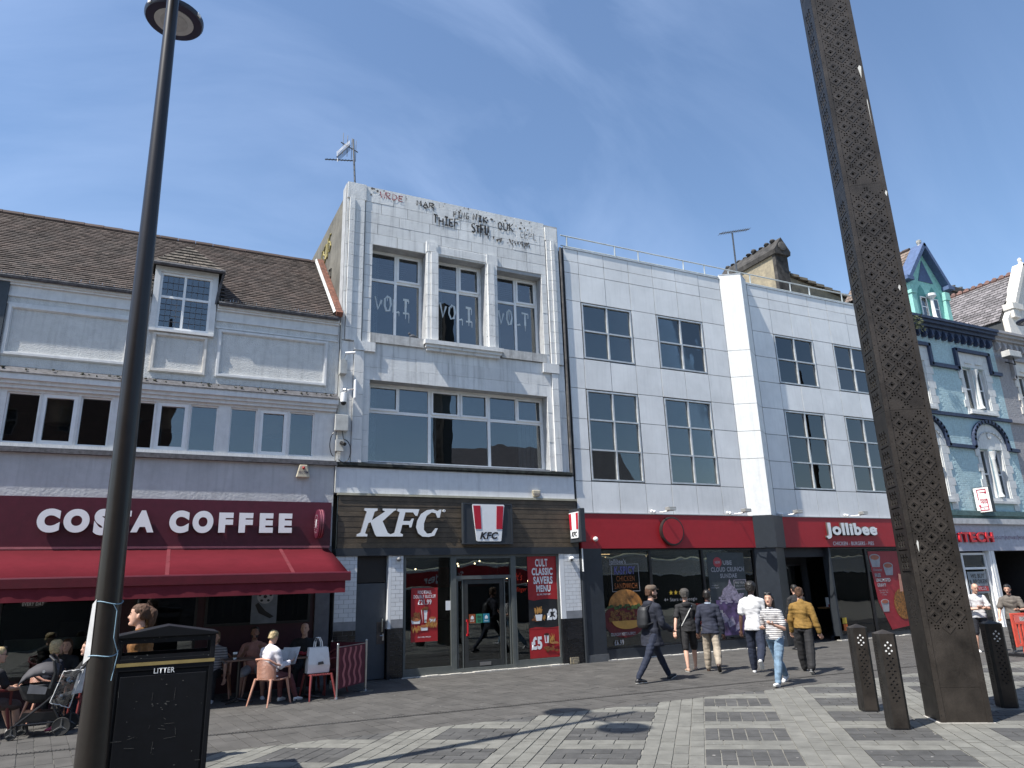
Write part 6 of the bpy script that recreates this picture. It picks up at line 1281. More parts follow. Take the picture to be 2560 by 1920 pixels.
    for a, b_ in seg:
        for x in (.02, w-.02):
            z = a+.1
            while z < b_: b.lathe([(.008, .009), (.006, .013)], P+FU*x+Z*z, 6, FN); z += .48
    b.build('rivets', BRONZED, t, kind='stuff')
    MB().prism([(-.03, -.02), (w+.03, -.02), (w+.03, d), (-.03, d)], P, FU, BK, (0, 0, .008)).build('base_grout', mat('pale_mortar'), t)
    # bird droppings
    g = MB(); 
    for x, z, ww, h in ((.60, 10.6, .03, .22), (.62, 9.9, .006, .5), (.55, 6.4, .02, .06), (.12, 2.4, .015, .13), (.63, 8.1, .02, .06)): g.prism([(x-ww, z), (x, z-h), (x+ww, z+.02), (x, z+.05)], P+FN*.010, FU, Z, FN*.001)
    g.build('bird_droppings', mat('droppings', (.55, .55, .52), .9), t)
pylon()
def bollard(cx, cy, label, lit=1.0):
    t = thing('bronze_bollard', label, 'bollard', (cx, cy, 0), 'perforated bronze bollards')
    s, H, ch = .125, 1.2, .035; C = Vector((cx, cy, 0)); BK = -FN
    o = MB()
    prof = [(-s+ch, -s), (s-ch, -s), (s, -s+ch), (s, s-ch), (s-ch, s), (-s+ch, s), (-s, s-ch), (-s, -s+ch)]; q = .93
    o.prism([(a*q, b*q) for a, b in prof], C, FU, BK, (0, 0, H-.01)); o.build('core', mat('pylon_core'), t)
    m = BRONZE
    holes = []
    for j in range(-7, 24):
        for i in (-1, 0, 1):
            z = .33+j*.041
            if (j+i) % 2: continue
            if z < .30 or z > .93: continue
            holes.append(sq(s-ch+i*.036, z, .018))
    lens = []
    for j, row in enumerate(((0,), (-1, 1), (0,), (-1, 1), (0,))):
        for i in row: lens.append((s-ch+i*.036, 1.07-j*.036 if 1 else 0))
    holed_plate(2*(s-ch), H-.02, holes+[sq(x, z, .0165) for x, z in lens], m, t, C-FU*(s-ch)+FN*s+Z*.02, FU, Z, FN, .008)
    b = MB()
    for x, z in lens: b.prism(sq(x, z, .0165), C-FU*(s-ch)+FN*(s-.004)+Z*.02, FU, Z, FN*.002)
    b.build('lens_insert', mat('insert_white', (.75, .75, .74), .4, var=.02), t)  # plain white lens inserts filling the top holes
    sh = []
    for j in range(21):
        for x in (.075, .105): sh.append([(x, .33+j*.036), (x+.016, .34+j*.036), (x+.016, .355+j*.036), (x, .345+j*.036)])
    holed_plate(2*(s-ch), H-.02, sh, BRONZED, t, C-FU*s-FN*(s-ch)+Z*.02, FN, Z, -FU, .008, 'side_plate')
    b = MB(); b.prism([(-s+ch, s-.008), (s-ch, s-.008), (s-ch, s), (-s+ch, s)], C+Z*.02, FU, BK, (0, 0, H-.02)); b.prism([(s-.008, -s+ch), (s, -s+ch), (s, s-ch), (s-.008, s-ch)], C+Z*.02, FU, BK, (0, 0, H-.02)); b.build('rear_plates', m, t)
    b = MB()
    for sx, sy in ((-1, -1), (1, -1), (1, 1), (-1, 1)): b.prism([(sx*s, sy*(s-ch)), (sx*(s-ch), sy*s), (sx*(s-ch)*.96, sy*s*.96), (sx*s*.96, sy*(s-ch)*.96)], C+Z*.02, FU, BK, (0, 0, H-.02))
    b.build('chamfer', BRONZED, t)
    n = MB(); k = len(prof); pts = [C+FU*a+BK*b_+Z*H for a, b_ in prof]; ap = C+Z*(H+.05)
    for i in range(k): n.quad(pts[i], pts[(i+1) % k], ap)
    n.build('pyramid_cap', m, t)
    MB().prism([(a*.97, b_*.97) for a, b_ in prof], C, FU, BK, (0, 0, .02)).build('foot', BLK, t)
bollard(9.88, 8.21, 'perforated bronze bollard, furthest left of the three, with white diamond lens inserts')
bollard(9.06, 7.11, 'perforated bronze bollard nearest the camera, directly left of the tall pylon')
bollard(11.70, 7.25, 'shaded bronze bollard to the right of the tall pylon')
def barrier():
    t = thing('plastic_barrier', 'orange red plastic pedestrian barrier at the right edge beside the two men', 'barrier', (19.2, 11.1, 0)); o = mat('barrier_orange', (.62, .09, .06), .4)
    A = Vector((18.75, 11.05, 0)); U = Vector((.93, -.37, 0)); b = MB()
    def bb(u0, u1, z0, z1, n, m): return bevel(MB().prism([(u0, z0), (u1, z0), (u1, z1), (u0, z1)], A-U.cross(Z)*.02, U, Z, U.cross(Z)*.04).build(n, m, t), .006)
    bb(0, 2, .93, .98, 'top_rail', o); bb(0, 2, .22, .28, 'bottom_rail', o); bb(0, 2, .72, .76, 'mid_rail', o); bb(.02, 1.98, .76, .93, 'reflective_board', mat('barrier_pink', (.60, .14, .12), .4))
    for k in range(4): bb(.14+.45*k, .34+.45*k, .79, .90, 'white_panel', UPVC)
    for k in range(22): bb(k*.09, k*.09+.045, .28, .72, 'bar', o)
    bb(-.06, 0.0, .2, .98, 'end_post', o)
    MB().box(18.55, 18.8, 10.8, 11.3, 0, .07).build('rubber_foot', BLK, t); MB().box(20.2, 20.45, 10.2, 10.7, 0, .07).build('rubber_foot', BLK, t); bb(.1, .18, .07, .22, 'leg', o); bb(1.7, 1.78, .07, .22, 'leg', o)
    t = thing('plastic_cup_tub', 'small orange tub standing on the plastic barrier', 'tub', (19.1, 10.95, 1)); MB().lathe([(.09, 0), (.12, .08)], (19.3, 10.84, .99), 12).build('tub', o, t)
barrier()
# ---------------------------------------------------------------- people
def ring_loft(b, rings, n=14):      # rings: (centre, right, forward, rx, ry)
    s = len(b.v)
    for c, r, f, rx, ry in rings:
        for k in range(n): a = 2*math.pi*k/n; b.v.append(tuple(c+r*(math.cos(a)*rx)+f*(math.sin(a)*ry)))
    for i in range(len(rings)-1):
        for k in range(n): b.f.append((s+i*n+k, s+i*n+(k+1) % n, s+(i+1)*n+(k+1) % n, s+(i+1)*n+k))
    b.f.append(tuple(s+k for k in range(n))[::-1]); b.f.append(tuple(s+(len(rings)-1)*n+k for k in range(n)))
def limb(b, pts, rs, n=10):
    for i in range(len(pts)-1): b.tube([pts[i], pts[i+1]], [rs[i], rs[i+1]], n)
    for p, r in zip(pts, rs): b.ball(p, r*1.0, n=n, m=6)
def fuse(b, name, m, parent, vox=.013, it=3, off=0):
    me = bpy.data.meshes.new(name); me.from_pydata([tuple(v) for v in b.v], [], b.f); bm = bmesh.new(); bm.from_mesh(me); bmesh.ops.recalc_face_normals(bm, faces=bm.faces); bm.to_mesh(me); bm.free()
    o = bpy.data.objects.new(name, me)
    r = o.modifiers.new('r', 'REMESH'); r.mode = 'VOXEL'; r.voxel_size = vox; r.use_smooth_shade = True
    s = o.modifiers.new('s', 'SMOOTH'); s.factor = .5; s.iterations = it
    me2 = baked(o); bpy.data.objects.remove(o); bpy.data.meshes.remove(me)
    me2.name = name; me2.materials.clear(); me2.materials.append(m); o = bpy.data.objects.new(name, me2); COL.objects.link(o); adopt(o, parent); return o
def fold(me, fn):
    ns = [v.normal.copy() for v in me.vertices]; cs = [v.co.copy() for v in me.vertices]; flat_ = []
    for c, n in zip(cs, ns): flat_ += (c+n*fn(c))[:]
    me.vertices.foreach_set('co', flat_); me.update()
def V3(*a): return Vector(a)
def person(x, y, hd, h, label, top, bot, shoe, hair, hairm, legs=((20, 5), (-20, 25)), arms=None, skin=None, lean=4, sleeve='s', hem=-.02, short=False, hstyle='short', headyaw=0, headpitch=0,
           seat=None, thick=1.0, wide=0, cap=None, extra=None, twist=0, dress=False, hood=False, glasses=False, female=False, group=None, beard=None, vox=.013, zoff=0):
    skin = skin or SKIN
    t = thing('person', label, 'person', (x, y, zoff), group)
    F = Vector((math.cos(R(hd)), math.sin(R(hd)), 0)); Rt = Vector((F.y, -F.x, 0)); U = Z
    B0 = Vector((x, y, zoff))
    th, sh, ft_ = .245*h, .246*h, .045*h
    # legs
    LG = []
    for side, (a, kb, *o) in zip((-1, 1), legs):
        out = o[0] if o else 3
        d1 = (F*math.sin(R(a))-U*math.cos(R(a))+Rt*side*math.sin(R(out))).normalized(); a2 = a-kb; d2 = (F*math.sin(R(a2))-U*math.cos(R(a2))+Rt*side*math.sin(R(out*.3))).normalized()
        LG.append((side, d1, d2, a2))
    drop = max(-(d1.z*th+d2.z*sh) for s, d1, d2, a2 in LG)
    hz = (seat if seat is not None else drop+ft_)
    Hc = B0+U*hz
    S = F*math.sin(R(lean))+U*math.cos(R(lean)); Fs = F*math.cos(R(lean))-U*math.sin(R(lean))
    cw, sw = math.cos(R(twist)), math.sin(R(twist)); Rs = Rt*cw+Fs*sw*-1; Fs2 = Fs*cw+Rt*sw
    wS, wH = (.098 if female else .108)*h, (.052)*h
    def body_rings(k=1.0, zlo=-.04, zhi=.30, extra=0):
        base = [(-.05, .082, .060), (0, .098 if female else .092, .068), (.05, .088, .062), (.11, .074 if female else .082, .054), (.17, .086 if female else .094, .062), (.222, .095 if female else .105, .061), (.254, .090 if female else .100, .054), (.278, .066, .046), (.300, .042, .038)]
        out = []
        for z, rx, ry in base:
            if z < zlo or z > zhi: continue
            q = max(0, min(1, z/.2)); r = Rt.lerp(Rs, q).normalized(); f = Fs.lerp(Fs2, q).normalized()
            out.append((Hc+S*(z*h), r, f, rx*h*k+extra, ry*h*k+extra))
        return out
    sk = MB(); ring_loft(sk, body_rings(.92))
    neck = Hc+S*(.285*h); hy, hp = R(headyaw), R(headpitch)
    Fh = (F*math.cos(hy)+Rt*math.sin(hy)); Rh = Vector((Fh.y, -Fh.x, 0)); Fh2 = (Fh*math.cos(hp)-U*math.sin(hp)); Uh = Rh.cross(Fh2)
    ht = .066*h*2; HC = neck+S*(.046*h)+Fh*.018*h+Uh*(.068*h)
    limb(sk, [neck-S*.02*h, HC-Uh*.04*h-Fh*.01*h], [.034*h, .030*h])
    def hp_(r, f, u): return HC+Rh*(r*h)+Fh2*(f*h)+Uh*(u*h)
    rings = [(-.066, .012, .018, .030), (-.058, .024, .026, .022), (-.04, .033, .040, .012), (-.015, .040, .049, .005), (.012, .043, .054, 0), (.038, .041, .053, -.002), (.056, .030, .040, -.003), (.066, .012, .016, -.003)]
    ring_loft(sk, [(hp_(0, fo, u), Rh, Fh2, rx*h, ry*h) for u, rx, ry, fo in rings], 16)
    sk.tube([hp_(0, .052, .008), hp_(0, .064, -.012), hp_(0, .056, -.018)], [.006*h, .0095*h, .008*h], 6)    # nose
    for s in (-1, 1): sk.ball(hp_(s*.043, -.004, -.006), .009*h, .010*h, .017*h, 8, 5)
    sk.ball(hp_(0, .048, -.052), .014*h, n=8, m=5)
    WR = []
    arms = arms or {}
    armdef = {-1: ((-.18, 0.15, -1), (-.1, .45, -1)), 1: ((.18, -.1, -1), (.1, .15, -1))}; armdef.update(arms)
    AJ = {}
    for s in (-1, 1):
        u_, f_ = armdef[s]
        shp = Hc+S*(.249*h)+Rs*(s*wS); du = (Rt*u_[0]+F*u_[1]+U*u_[2]).normalized(); df = (Rt*f_[0]+F*f_[1]+U*f_[2]).normalized()
        el = shp+du*(.170*h); wr = el+df*(.150*h); AJ[s] = (shp, el, wr, du, df)
        q_ = .85 if sleeve == 'l' else 1; limb(sk, [shp, shp.lerp(el, .5), el, el.lerp(wr, .35), wr], [.026*h, .025*h*q_, .021*h*q_, .022*h*q_, .0145*h])
        side = du.cross(df); side = side if side.length > .05 else Rt*s; side = side.normalized(); pn = df.cross(side).normalized()
        pc = wr+df*.030*h; ring_loft(sk, [(wr+df*(.0*h), pn, side, .011*h, .014*h), (pc, pn, side, .012*h, .023*h), (wr+df*.055*h, pn, side, .009*h, .022*h)], 8)
        WR.append((s, wr, df, side, pn))
    leg_pts = {}
    for side, d1, d2, a2 in LG:
        hip = Hc+Rt*(side*wH)-U*.005*h; kn = hip+d1*th; an = kn+d2*sh; leg_pts[side] = (hip, kn, an, d1, d2)
        limb(sk, [hip, hip.lerp(kn, .5), kn, kn.lerp(an, .35), an], [.052*h, .043*h, .030*h, .032*h, .018*h])
    # feet and shoes
    feet_ = []
    for side, (hip, kn, an, d1, d2) in leg_pts.items():
        gap = an.z-(B0.z+ft_); pitch = 0
        if gap > .03 and d2.dot(F) < -.05: pitch = min(55, 25+gap*150)
        elif d2.dot(F) > .2 and seat is None: pitch = -16
        fd = (F+Rt*side*.12).normalized(); fd = (fd*math.cos(R(pitch))-U*math.sin(R(pitch))).normalized(); fu = (Rt.cross(fd)).normalized(); fr = fd.cross(fu)
        hl = an-fu*.018*h-fd*.022*h
        ring_loft(sk, [(an-fu*.01*h, fr, fd, .018*h, .022*h), (an-fu*.03*h+fd*.01*h, fr, fd, .02*h, .034*h)], 8)
        rr = [(-.008, .015, .014), (.012, .024, .026), (.045, .023, .025), (.075, .025, .018), (.105, .024, .013), (.122, .012, .008)]
        shoes = MB(); soles = MB(); feet_.append((shoes, soles)); ring_loft(shoes, [(hl+fd*(z*h)-fu*(.012*h)+fu*(ry-.014)*h*.6, fr, fu, rx*h, ry*h) for z, rx, ry in rr], 10)
        ring_loft(soles, [(hl+fd*(z*h)-fu*(.026*h), fr, fu, rx*h*1.04, .0055*h) for z, rx, ry in rr], 10)
    body = fuse(sk, 'body', skin, t, vox, 2)
    bm = bmesh.new(); bm.from_mesh(body.data); fb = MB()
    for s, wr, df, side, pn in WR:       # five fingers, curled, of unequal length
        inward = pn if (pn.dot(Rt)*s < 0) else -pn
        for k, (o, l) in enumerate(((-.018, .036), (-.006, .042), (.006, .040), (.017, .031))):
            a = wr+df*.050*h+side*(o*h); c = a+df*(l*.55*h)+inward*.004*h; e = c+df*(l*.4*h)+inward*.018*h; fb.tube([a, c, e], [.0062*h, .0056*h, .0042*h], 6)
        a = wr+df*.018*h-side*.019*h; fb.tube([a, a+df*.020*h-side*.012*h+inward*.008*h, a+df*.038*h-side*.010*h+inward*.016*h], [.008*h, .0065*h, .005*h], 6)
    m2 = bpy.data.meshes.new('tmp'); m2.from_pydata([tuple(v) for v in fb.v], [], fb.f); bm.from_mesh(m2); bmesh.ops.recalc_face_normals(bm, faces=bm.faces); bm.to_mesh(body.data); bm.free(); bpy.data.meshes.remove(m2)
    body.data.polygons.foreach_set('use_smooth', [True]*len(body.data.polygons))
    # face details
    fm = mat('eye_dark', (.03, .02, .015), .3); e = MB()
    for s in (-1, 1):
        e.ball(hp_(s*.018, .0475, .006), .0052*h, .003*h, .0032*h, 8, 5)
        e.tube([hp_(s*.009, .052, .018), hp_(s*.026, .046, .019)], .0022*h, 5)
    e.build('eyes_and_brows', fm if not glasses else BLK, t, True)
    if glasses: MB().tube([hp_(-.03, .048, .007), hp_(-.018, .055, .005), hp_(0, .058, .008), hp_(.018, .055, .005), hp_(.03, .048, .007)], [.004*h, .009*h, .003*h, .009*h, .004*h], 8).tube([hp_(-.036, .045, .01), hp_(-.045, 0, .006)], .002*h, 4).tube([hp_(.036, .045, .01), hp_(.045, 0, .006)], .002*h, 4).build('glasses', BLK, t, True)
    MB().tube([hp_(-.013, .052, -.031), hp_(0, .056, -.030), hp_(.013, .052, -.031)], [.0015*h, .0035*h, .0015*h], 6).build('lips', mat('lip', (.36, .13, .11), .5), t, True)
    # shoes
    for sh_, so_ in feet_: q = fuse(sh_, 'shoe', shoe, t, vox, 1); fuse(so_, 'sole', mat('sole_white', (.6, .6, .58), .6) if shoe.name != 'brown_leather' else BLK, q, vox, 1)
    # trousers
    tb = MB(); ring_loft(tb, [(c, r, f, rx+.010, ry+.010) for c, r, f, rx, ry in body_rings(1, -.06, .06)])
    for side, (hip, kn, an, d1, d2) in leg_pts.items():
        if short: e2 = kn.lerp(an, .02); limb(tb, [hip, hip.lerp(kn, .5), e2], [.058*h, .055*h, .046*h])
        else:
            k = 1+wide; limb(tb, [hip, hip.lerp(kn, .5), kn, kn.lerp(an, .4), an.lerp(kn, .04)], [.056*h, .048*h*(1+wide*.3), .037*h*k, .036*h*k, (.027+.012*wide)*h*(1+wide*.6)])
    nz = random.Random(int(x*100)); 
    tr = fuse(tb, 'trousers', bot, t, vox, 2)
    from mathutils import noise as NZ
    fold(tr.data, lambda p: NZ.noise(Vector((p.x*9, p.y*9, p.z*5)))*.007*(1+wide)+(abs(NZ.noise(Vector((p.x*6+p.z*5, p.y*6, p.z*13))))-.2)*.014)
    # top
    tp = MB(); zl = -.05 if hem > -.06 else -.05
    ex = .0065*thick+.006
    ring_loft(tp, [(c, r, f, rx+ex, ry+ex) for c, r, f, rx, ry in body_rings(1, max(-.05, hem) if hem > -.05 else -.05, .31)])
    if hem > -.02: pass
    if hem < -.06:      # coat or dress skirt hanging from the hips
        kl = (leg_pts[-1][0].lerp(leg_pts[-1][1], min(1, -hem/.245))+leg_pts[1][0].lerp(leg_pts[1][1], min(1, -hem/.245)))/2; spread = (leg_pts[-1][1]-leg_pts[1][1]).dot(F); sp = abs(spread)*.5*min(1, -hem/.245)
        ring_loft(tp, [(Hc+S*.04*h, Rt, F, .096*h+ex, .070*h+ex), (Hc-U*.03*h, Rt, F, .102*h+ex, .078*h+ex), (Vector((kl.x, kl.y, 0))*.6+Vector((Hc.x, Hc.y, 0))*.4+U*(Hc.z+hem*h), Rt, F, .112*h+ex, .085*h+ex+sp*.45)])
    else: ring_loft(tp, [(Hc+S*.05*h, Rt, F, .094*h+ex, .067*h+ex), (Hc+S*(hem*h), Rt, F, .101*h+ex*1.3, .074*h+ex*1.3)])
    for s in (-1, 1):
        shp, el, wr, du, df = AJ[s]; k = ex
        ps, rs = [shp-Rs*(s*.045*h)+S*.012*h, shp, shp.lerp(el, .5)], [.030*h+k, .030*h+k, .028*h+k]
        if sleeve == 's': ps.append(shp.lerp(el, .72)); rs.append(.031*h+k)
        elif sleeve == 'l': ps += [el, el.lerp(wr, .5), el.lerp(wr, .93)]; rs += [.027*h+k, .024*h+k, .019*h+k]
        elif sleeve == 'n': ps, rs = ps[:2], [.03*h+k, .032*h+k]
        limb(tp, ps, rs)
    limb(tp, [neck-S*.012*h, neck+S*.012*h], [.043*h+ex*.3, .035*h+ex*.3])
    to = fuse(tp, {'l': 'jacket' if thick > 1.2 else 'top'}.get(sleeve, 'shirt'), top, t, vox, 2)
    # cloth folds: low amplitude displacement along the normals
    if 1:
        me = to.data; from mathutils import noise as NZ
        fold(me, lambda p: NZ.noise(Vector((p.x*8, p.y*8, p.z*4)))*.010*thick+(abs(NZ.noise(Vector((p.x*5+p.z*3, p.y*5-p.z*4, p.z*11))))-.2)*.022)
    # hair
    hb = MB()
    if hair:
        hb2 = [(-.030, .036, .034, -.030), (-.01, .045, .046, -.018), (.014, .049, .055, -.010), (.036, .048, .059, -.006), (.056, .040, .050, -.004), (.072, .022, .030, -.004)]
        if hstyle in ('bald',): hb2 = None
        if hstyle in ('curly',): hb2 = [(u*1.1+.005, rx*1.22, ry*1.15, fo) for u, rx, ry, fo in hb2]
        if hb2:
            ring_loft(hb, [(hp_(0, fo-.004, u), Rh, Fh2, rx*h, ry*h) for u, rx, ry, fo in hb2], 16)
            if hstyle == 'long': ring_loft(hb, [(hp_(0, -.014, .02), Rh, Fh2, .052*h, .044*h), (hp_(0, -.020, -.05), Rh, Fh2, .057*h, .034*h), (hp_(.006, -.022, -.11), Rh, Fh2, .054*h, .030*h), (hp_(.01, -.022, -.17), Rh, Fh2, .034*h, .020*h)], 12)
            if hstyle == 'pony': hb.ball(hp_(0, -.058, .036), .019*h); limb(hb, [hp_(0, -.062, .04), hp_(0, -.084, .012), hp_(.0, -.078, -.045), hp_(.004, -.068, -.10)], [.018*h, .027*h, .024*h, .010*h], 8)
            if hstyle == 'bun': hb.ball(hp_(0, -.046, .052), .026*h); limb(hb, [hp_(0, -.05, .0), hp_(0, -.05, -.04)], [.02*h, .012*h])
            if hstyle == 'bob': ring_loft(hb, [(hp_(0, -.014, .01), Rh, Fh2, .050*h, .046*h), (hp_(0, -.016, -.045), Rh, Fh2, .050*h, .040*h), (hp_(0, -.016, -.06), Rh, Fh2, .042*h, .03*h)], 12)
            ho = fuse(hb, 'hair', hairm, t, vox*.75, 1)
            from mathutils import noise as NZ
            fold(ho.data, lambda p: NZ.noise(Vector((p.x*60, p.y*60, p.z*25)))*(.006 if hstyle != 'curly' else .012)*h/1.7)
            for v in ho.data.vertices:
                d = v.co-HC; f = d.dot(Fh2)/h; u = d.dot(Uh)/h
                if f > .026 and u < .040 and hstyle != 'x': v.co = v.co-Fh2*(f-.026)*h      # keep the face free
    if beard: ring_loft_b = MB(); ring_loft(ring_loft_b, [(hp_(0, .022, -.060), Rh, Fh2, .024*h, .026*h), (hp_(0, .012, -.045), Rh, Fh2, .036*h, .041*h), (hp_(0, .006, -.022), Rh, Fh2, .041*h, .044*h)], 12); fuse(ring_loft_b, 'beard', beard, t, vox*.75, 1)
    if cap:
        c = MB(); ring_loft(c, [(hp_(0, -.002, .026), Rh, Fh2, .051*h, .063*h), (hp_(0, -.002, .046), Rh, Fh2, .052*h, .064*h), (hp_(0, .0, .066), Rh, Fh2, .045*h, .056*h), (hp_(0, .0, .078), Rh, Fh2, .026*h, .032*h)], 16); ring_loft(c, [(hp_(0, .045, .036), Rh, Fh2, .036*h, .02*h), (hp_(0, .072, .030), Rh, Fh2, .030*h, .022*h), (hp_(0, .088, .026), Rh, Fh2, .02*h, .01*h)], 12)
        fuse(c, 'cap', cap, t, vox*.8, 1)
    if extra: extra(t, dict(Hc=Hc, S=S, F=F, Rt=Rt, Fs=Fs, h=h, hp=hp_, AJ=AJ, neck=neck, leg=leg_pts, U=U, Fh=Fh))
    return t
def backpack(t, d):
    h, F, Rt, S, Hc = d['h'], d['F'], d['Rt'], d['S'], d['Hc']; b = MB(); c = Hc+S*.15*h-F*.105*h
    ring_loft(b, [(c-S*.10*h, Rt, F, .06*h, .035*h), (c-S*.07*h, Rt, F, .078*h, .05*h), (c, Rt, F, .080*h, .052*h), (c+S*.08*h, Rt, F, .070*h, .042*h), (c+S*.11*h, Rt, F, .045*h, .025*h)])
    for s in (-1, 1): b.tube([c+S*.10*h+Rt*s*.05*h, Hc+S*.285*h+Rt*s*.06*h-F*.02*h, Hc+S*.23*h+Rt*s*.07*h+F*.07*h, Hc+S*.12*h+Rt*s*.085*h+F*.03*h, c-S*.07*h+Rt*s*.07*h], .012*h/1.3, 6)
    fuse(b, 'backpack', mat('black_nylon', (.016, .017, .02), .6), t, .013, 1)
def hoodie(m):
    def f(t, d):
        h, F, Rt, S = d['h'], d['F'], d['Rt'], d['S']; b = MB(); n = d['neck']; ring_loft(b, [(n-S*.03*h-F*.035*h, Rt, F, .062*h, .04*h), (n+S*.005*h-F*.04*h, Rt, F, .065*h, .04*h), (n+S*.03*h-F*.035*h, Rt, F, .05*h, .03*h)]); b.tube([n-S*.005*h+Rt*.06*h, n-S*.02*h+F*.055*h, n-S*.005*h-Rt*.06*h], .018*h, 8); fuse(b, 'hood', m, t, .012, 2)
    return f
def both(*fs):
    def f(t, d):
        for g in fs: g(t, d)
    return f
def collar(m):
    def f(t, d):
        n, S, F, Rt, h = d['neck'], d['S'], d['F'], d['Rt'], d['h']; b = MB(); ring_loft(b, [(n-S*.006*h, Rt, F, .050*h, .046*h), (n+S*.026*h-F*.006*h, Rt, F, .042*h, .040*h)]); fuse(b, 'collar', m, t, .01, 1)
    return f
def shades_on_head(t, d): hp = d['hp']; MB().tube([hp(-.045, .02, .06), hp(-.025, .036, .068), hp(0, .038, .066), hp(.025, .036, .068), hp(.045, .02, .06)], [.004, .016, .005, .016, .004], 8).build('sunglasses', BLK, t, True)
def strap_bag(t, d):
    h, F, Rt, S, Hc = d['h'], d['F'], d['Rt'], d['S'], d['Hc']; MB().tube([Hc+S*.27*h+Rt*.07*h-F*.03*h, Hc+S*.17*h-F*.085*h, Hc+S*.02*h-Rt*.09*h-F*.05*h], .007*h, 6).tube([Hc+S*.27*h+Rt*.07*h-F*.03*h, Hc+S*.2*h+F*.09*h, Hc+S*.02*h-Rt*.10*h+F*.03*h], .007*h, 6).build('bag_strap', mat('strap_pale', (.5, .5, .48), .6), t)
def armband(t, d): wr = d['AJ'][1][2]; MB().lathe([(.034, -.012), (.036, 0), (.034, .012)], wr-d['AJ'][1][4]*.02, 10, d['AJ'][1][4]).build('watch', BLK, t)
def cl(n, c, **k): return mat(n, c, k.pop('rough', .85), var=k.pop('var', .14), scale=k.pop('scale', 9), bump=.35, bscale=11, **k)
HB, HBL, HD = cl('hair_black', (.012, .010, .009), rough=.5), cl('hair_blonde', (.50, .38, .20), rough=.55, var=.25, scale=40), cl('hair_brown', (.085, .040, .020), rough=.75, var=.25, scale=30)
DENIM = cl('jeans_dark', (.011, .017, .038)); LJEAN = cl('jeans_light', (.17, .26, .36), var=.22); NVY = cl('navy_parka', (.009, .012, .024), scale=14); WSH = cl('white_cotton', (.58, .58, .59)); BKT = cl('black_cotton', (.012, .012, .014)); BEI = cl('beige_chino', (.33, .28, .22)); MUST = cl('mustard_wool', (.22, .125, .025), scale=30)
WSHOE = mat('white_shoe', (.68, .68, .68), .5); BSHOE = mat('black_shoe', (.015, .016, .02), .5); BRL = mat('brown_leather', (.06, .03, .02), .5)
STR = cl('striped_cotton', (.64, .63, .62), stripes=(.034, .42, (.05, .05, .07), 2))
person(9.40, 12.93, 2, 2.02, 'man in navy hooded parka and brown cap walking right with a black backpack', NVY, DENIM, BSHOE, True, HD, legs=((31, 3), (-28, 9)), arms={-1: ((-.18, .0, -1), (.15, .75, -.8)), 1: ((.2, .15, -1), (-.25, 1, -.45))}, sleeve='l', thick=2.4, hem=-.13, cap=cl('cap_brown', (.13, .095, .07)), headyaw=12, beard=HD, extra=both(backpack, hoodie(NVY)))
person(10.93, 11.0, 196, 1.75, 'woman with long black hair walking left in a striped tee and light blue jeans', STR, LJEAN, WSHOE, True, HB, legs=((24, 6), (-24, 14)), arms={-1: ((-.25, .05, -1), (.35, 1, .35)), 1: ((.32, -.25, -1), (-.45, .9, .0))}, hstyle='long', female=True, headyaw=-14, hem=-.03, wide=.25, extra=both(shades_on_head, armband))
person(11.88, 12.52, 38, 1.91, 'man in white polo shirt and dark jeans seen from behind beside the striped tee', WSH, DENIM, WSHOE, True, HB, legs=((12, 4), (-20, 40)), arms={-1: ((-.2, -.1, -1), (-.1, .15, -1)), 1: ((.15, .1, -1), (.0, .35, -1))}, skin=SKIND, hstyle='curly', hem=-.06, thick=1.8, wide=.35, extra=collar(WSH))
person(12.76, 11.98, 33, 1.79, 'woman in mustard yellow sweater and wide black trousers seen from behind', MUST, BKT, BSHOE, True, HD, legs=((17, 2), (-20, 10)), arms={-1: ((-.25, .1, -1), (-.12, .35, -1)), 1: ((.3, -.15, -1), (.22, .2, -1))}, sleeve='l', thick=2.0, hstyle='bun', female=True, hem=-.01, wide=.5)
person(11.12, 13.85, 62, 1.79, 'person in black top and black shorts walking away left of the navy blazer', BKT, BKT, mat('sandal', (.45, .30, .22), .6), True, cl('hair_grey', (.06, .055, .05)), legs=((-12, 6), (14, 6)), arms={-1: ((-.35, -.5, -1), (-.2, -.35, -1)), 1: ((.2, .1, -1), (.1, .3, -1))}, sleeve='s', thick=1.5, short=True, hem=-.05, hstyle='curly', extra=both(strap_bag, hoodie(BKT)))
person(11.38, 13.4, 48, 1.76, 'man in a navy blazer and beige trousers seen from behind', cl('navy_blazer', (.017, .021, .040)), BEI, BRL, True, HB, legs=((10, 4), (-14, 30)), arms={-1: ((-.22, .0, -1), (-.1, .2, -1)), 1: ((.2, -.05, -1), (.12, .15, -1))}, skin=SKIND, sleeve='l', thick=1.7, hem=-.07, wide=.35, extra=collar(cl('pale_blue_collar', (.35, .42, .5))))
person(16.5, 15.6, 70, 1.78, 'dim figure in dark coat entering the doorway behind the yellow sweater', BKT, BKT, BSHOE, True, HB, legs=((12, 4), (-12, 10)), sleeve='l', thick=2, hem=-.1)
person(19.1, 12.1, 235, 1.69, 'bald man in white tee shirt and dark shorts standing with folded arms', WSH, cl('shorts_navy', (.02, .022, .03)), WSHOE, False, HD, legs=((4, 2, 5), (-4, 2, 5)), arms={-1: ((-.22, .35, -1), (.95, .55, .15)), 1: ((.22, .35, -1), (-.95, .60, .05))}, hstyle='bald', short=True, hem=-.04, headpitch=22, headyaw=0, thick=1.5)
